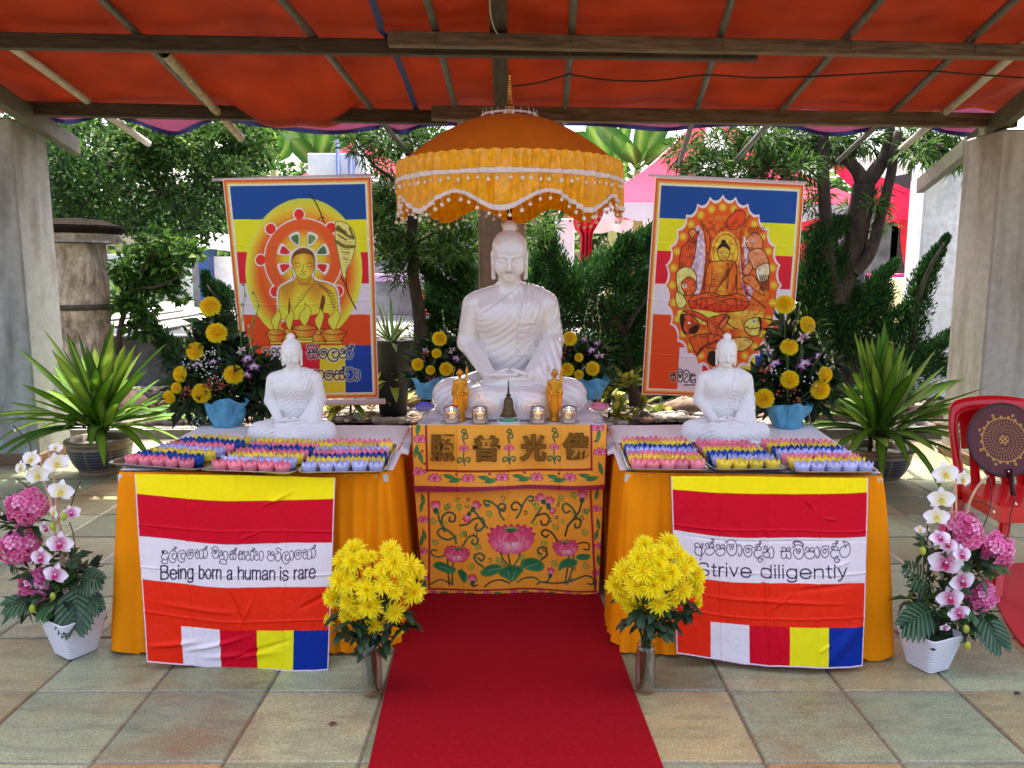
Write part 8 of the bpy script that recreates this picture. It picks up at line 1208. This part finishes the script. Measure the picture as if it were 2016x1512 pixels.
def dracaena(c, h, n, lab, seed, dark, front=()):
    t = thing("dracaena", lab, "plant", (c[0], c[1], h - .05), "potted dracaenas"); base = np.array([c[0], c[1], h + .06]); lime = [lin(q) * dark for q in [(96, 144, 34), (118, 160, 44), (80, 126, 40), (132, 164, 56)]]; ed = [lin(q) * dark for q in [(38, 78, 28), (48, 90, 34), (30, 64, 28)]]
    for dx in (-.06, .05, .0): k = MB(); k.tube([[c[0] + dx * .6, c[1] + rng.uniform(-.05, .05), h - .06], [c[0] + dx, c[1], h + .12]], .014, 8); k.build("stem", m_bark, t)
    L = MB()
    for k in range(n):
        an = k * 2.39996 + seed; el = R(9 + 73 * ((k * .7548777 + .3) % 1) ** 1.15); d = np.array([math.cos(an) * math.cos(el), math.sin(an) * math.cos(el) * .8, math.sin(el)]); up = np.array([-math.cos(an) * math.sin(el), -math.sin(an) * math.sin(el), math.cos(el)]); ln = rng.uniform(.6, .92) * (1 - .12 * (el > 1.1)); blade(L, base + [rng.uniform(-.05, .05), rng.uniform(-.04, .04), rng.uniform(-.02, .08)], d, up, ln, rng.uniform(.078, .108), rng.uniform(.08, .5) * (1.2 - el), 9, ed[k % 3], lime[k % 4] * rng.uniform(.8, 1.1), .16, rng.uniform(-.5, .5), ([0, .1, .3, .6, .85, 1], [.3, .38, .8, 1, .6, .02]))
    for an, el, ln, dr in front: d = np.array([math.cos(R(an)) * math.cos(R(el)), math.sin(R(an)) * math.cos(R(el)), math.sin(R(el))]); blade(L, base, d, (0, 0, 1), ln, .08, dr, 10, ed[0], lime[1] * .9, .14, rng.uniform(-.3, .3), ([0, .1, .3, .6, .85, 1], [.3, .38, .8, 1, .6, .02]))
    L.build("leaves", m_leaf, t)
pL = gz(167, 946); pL[1] += .25; hL = at(165, 862, pL[1])[2]; big_pot(pL, .245, hL, "brown glazed pot with blue grid band in front of the left pillar"); dracaena(pL, hL, 72, "striped green dracaena in a glazed pot before the left pillar", .4, 1., [(-70, 30, .5, .6), (-20, 25, .6, .9), (-150, 15, .6, .5), (-60, 10, .45, .6), (-10, 15, .62, .5), (-100, 40, .5, .5)])
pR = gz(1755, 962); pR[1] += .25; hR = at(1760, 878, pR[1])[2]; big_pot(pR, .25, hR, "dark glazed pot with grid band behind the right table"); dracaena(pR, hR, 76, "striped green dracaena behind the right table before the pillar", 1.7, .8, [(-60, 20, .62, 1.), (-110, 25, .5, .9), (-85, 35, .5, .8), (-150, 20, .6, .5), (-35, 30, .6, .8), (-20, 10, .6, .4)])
# ================================================================ RED CHAIR, FAN, MAT
m_chair = mat("red_chair_plastic", (214, 14, 22), .28, coat=.25, crough=.1, var=.03, vs=4)
sp_ = gz(1985, 1000, .43); ch = thing("plastic_chair", "red plastic chair at the right edge holding a round fan", "chair", (sp_[0] + .2, sp_[1] + .2, 0)); cx, cy = sp_[0] + .2, sp_[1] + .2
k = MB(); n = 14; u = np.linspace(-1, 1, n)[:, None]; v = np.linspace(-1, 1, n)[None]; k.grid(np.stack([cx + .225 * u * (1 - .06 * v) + 0 * v, cy + .21 * v + 0 * u, .435 - .012 * (1 - u ** 2) * (1 - v ** 2) + .008 * np.clip(-v - .7, 0, 1) * -3 + 0 * u], -1)); e = [(cx + .225 * a * (1 - .06 * b), cy + .21 * b) for a, b in ((-1, -1), (1, -1), (1, 1), (-1, 1), (-1, -1))]; k.grid(np.array([[[x, y, .435] for x, y in e], [[x * 1.0, y - .004, .36] for x, y in e]])); k.build("seat", m_chair, ch)
for sx_, sy_ in ((-1, -1), (1, -1), (-1, 1), (1, 1)): k = MB(); a = np.array([cx + sx_ * .2, cy + sy_ * .185, .40]); b = np.array([cx + sx_ * .25, cy + sy_ * .24, 0]); d = unit(b - a); f_ = np.stack([unit(np.cross([0, 1, 0], d)), unit(np.cross(d, unit(np.cross([0, 1, 0], d)))), d], 1); k.box((a + b) / 2, (.055, .035, np.linalg.norm(b - a)), rot=f_, bev=.01); k.build("leg", m_chair, ch)
arc = spl([(-.215, .40), (-.235, .62), (-.235, .78), (-.19, .86), (0, .885), (.19, .86), (.235, .78), (.235, .62), (.215, .40)], 8); lean = lambda z: cy + .2 + (z - .42) * .26; k = MB()
out = np.array([[cx + x, lean(z), z] for x, z in arc]); inn_ = np.array([[cx + x * .8, lean(min(z, .815)), .42 + (min(z, .885) - .42) * .86] for x, z in arc]); G_ = np.stack([out + [0, .012, 0], out - [0, .01, 0], (out + inn_) / 2 - [0, .02, 0], inn_ - [0, .01, 0], inn_ + [0, .012, 0], out + [0, .012, 0]], 1); k.grid(G_); k.build("back_frame", m_chair, ch)
for x in (-.12, -.04, .04, .12): k = MB(); k.box((cx + x, lean(.6), .6), (.05, .010, .42), rot=rotm((1, 0, 0), -.25), bev=.004); k.build("back_slat", m_chair, ch)
k = MB(); k.box((cx, lean(.72), .72), (.37, .012, .22), rot=rotm((1, 0, 0), -.25), bev=.004); k.build("back_panel", m_chair, ch)
# round fan leaning on the chair back
fc = at(1978, 866, cy + .11); fr = 73 * fc[1] / CAM_F; fn = thing("round_fan", "round dark maroon hand fan with gold wheel pattern leaning on the chair", "fan", fc); tl = rotm((1, 0, 0), R(90 - 14)); k = MB(); rr = np.linspace(0, 1, 60)[:, None]; a = np.linspace(0, 2 * np.pi, 360, endpoint=False)[None]; col = np.empty((60, 360, 3)); col[:] = lin((86, 18, 26)); X_ = rr * np.cos(a); Y_ = rr * np.sin(a); gold = lin((190, 140, 50))
ring = (np.abs(rr - .60) < .012) | ((np.abs(rr - .645) < .03) & (np.sin(a * 20) > .55)); rays = (rr > .2) & (rr < .56) & (np.abs((a * 40 / (2 * np.pi)) % 1 - .5) < .07) & (np.sin(rr * 60 + a * 7) > -.6); em = (rr < .15) & (np.sin(X_ * 50) * np.sin(Y_ * 44) > -.15); tick = (rr > .68) & (rr < .76) & (np.abs((a * 8 / (2 * np.pi)) % 1 - .5) < .06); col[ring | rays | em | tick] = gold; col[(rr > .955)[:, 0]] = lin((40, 14, 18))
P = np.stack([X_ * fr, Y_ * fr, -.006 * (1 - rr ** 2) + 0 * a], -1); m_fan = mat("lacquered_fan", (255, 255, 255), .5, vcol=True, var=.06, vs=30); k.grid(P.reshape(-1, 3).reshape(60, 360, 3) @ tl.T + fc, c=col, closed=True); k.grid((P * [1, 1, 1] + [0, 0, -.008]).reshape(60, 360, 3) @ tl.T + fc, c=col * 0 + lin((60, 16, 20)), closed=True); k.build("disc", m_fan, fn)
k = MB(); a_ = np.linspace(0, 2 * np.pi, 61); k.tube(np.stack([fr * np.cos(a_), fr * np.sin(a_), 0 * a_ - .004], 1) @ tl.T + fc, .006, 8, cap=False); k.build("rim", mat("dark_lacquer", (46, 14, 18), .4), fn); k = MB(); k.tube([np.array([.012, -fr * .8, .006]) @ tl.T + fc, np.array([.02, -fr * 1.3, .006]) @ tl.T + fc, np.array([.03, -fr * 1.82, .004]) @ tl.T + fc], [.013, .012, .017], 10); k.build("handle", mat("dark_wood", (48, 20, 22), .4), fn); k = MB(); k.ball(np.array([.0, -fr * .86, .016]) @ tl.T + fc, .005, 8); k.build("rivet", m_white, fn)
P = spl([gz(x, y)[:2] for x, y in [(1940, 1128), (2010, 1112), (2120, 1112), (2180, 1200), (2120, 1300), (2030, 1285), (1985, 1235), (1955, 1172)]], 8, True); k = MB(); c = P.mean(0); n = len(P); V = np.array([[*p, .012] for p in P] + [[*c, .012]] + [[*p, .001] for p in P]); k.add(V, t=[[i, (i + 1) % n, n] for i in range(n)], q=[[i, n + 1 + i, n + 1 + (i + 1) % n, (i + 1) % n] for i in range(n)]); tag(k.build("floor_mat", mat("red_mat", (176, 12, 26), .8, var=.1, vs=30, bump=.6, bs=300, bdist=.002), smooth=False), "red rounded mat on the floor under the red chair", "mat")
# fallen leaves and a small chip on the slabs
for x, y, col, lab in ((647, 1427, (96, 40, 26), "curled brown leaf on the slab left of the carpet"), (1997, 1367, (40, 40, 36), "tiny dark chip on the slab at the lower right")): p = gz(x, y, .004); k = MB(); blade(k, p, (1, .2, .12), (0, 0, 1), .03, .016, .1, 5, lin(col), lin(col), .4); tag(k.build("fallen_leaf", m_flo), lab, "leaf")
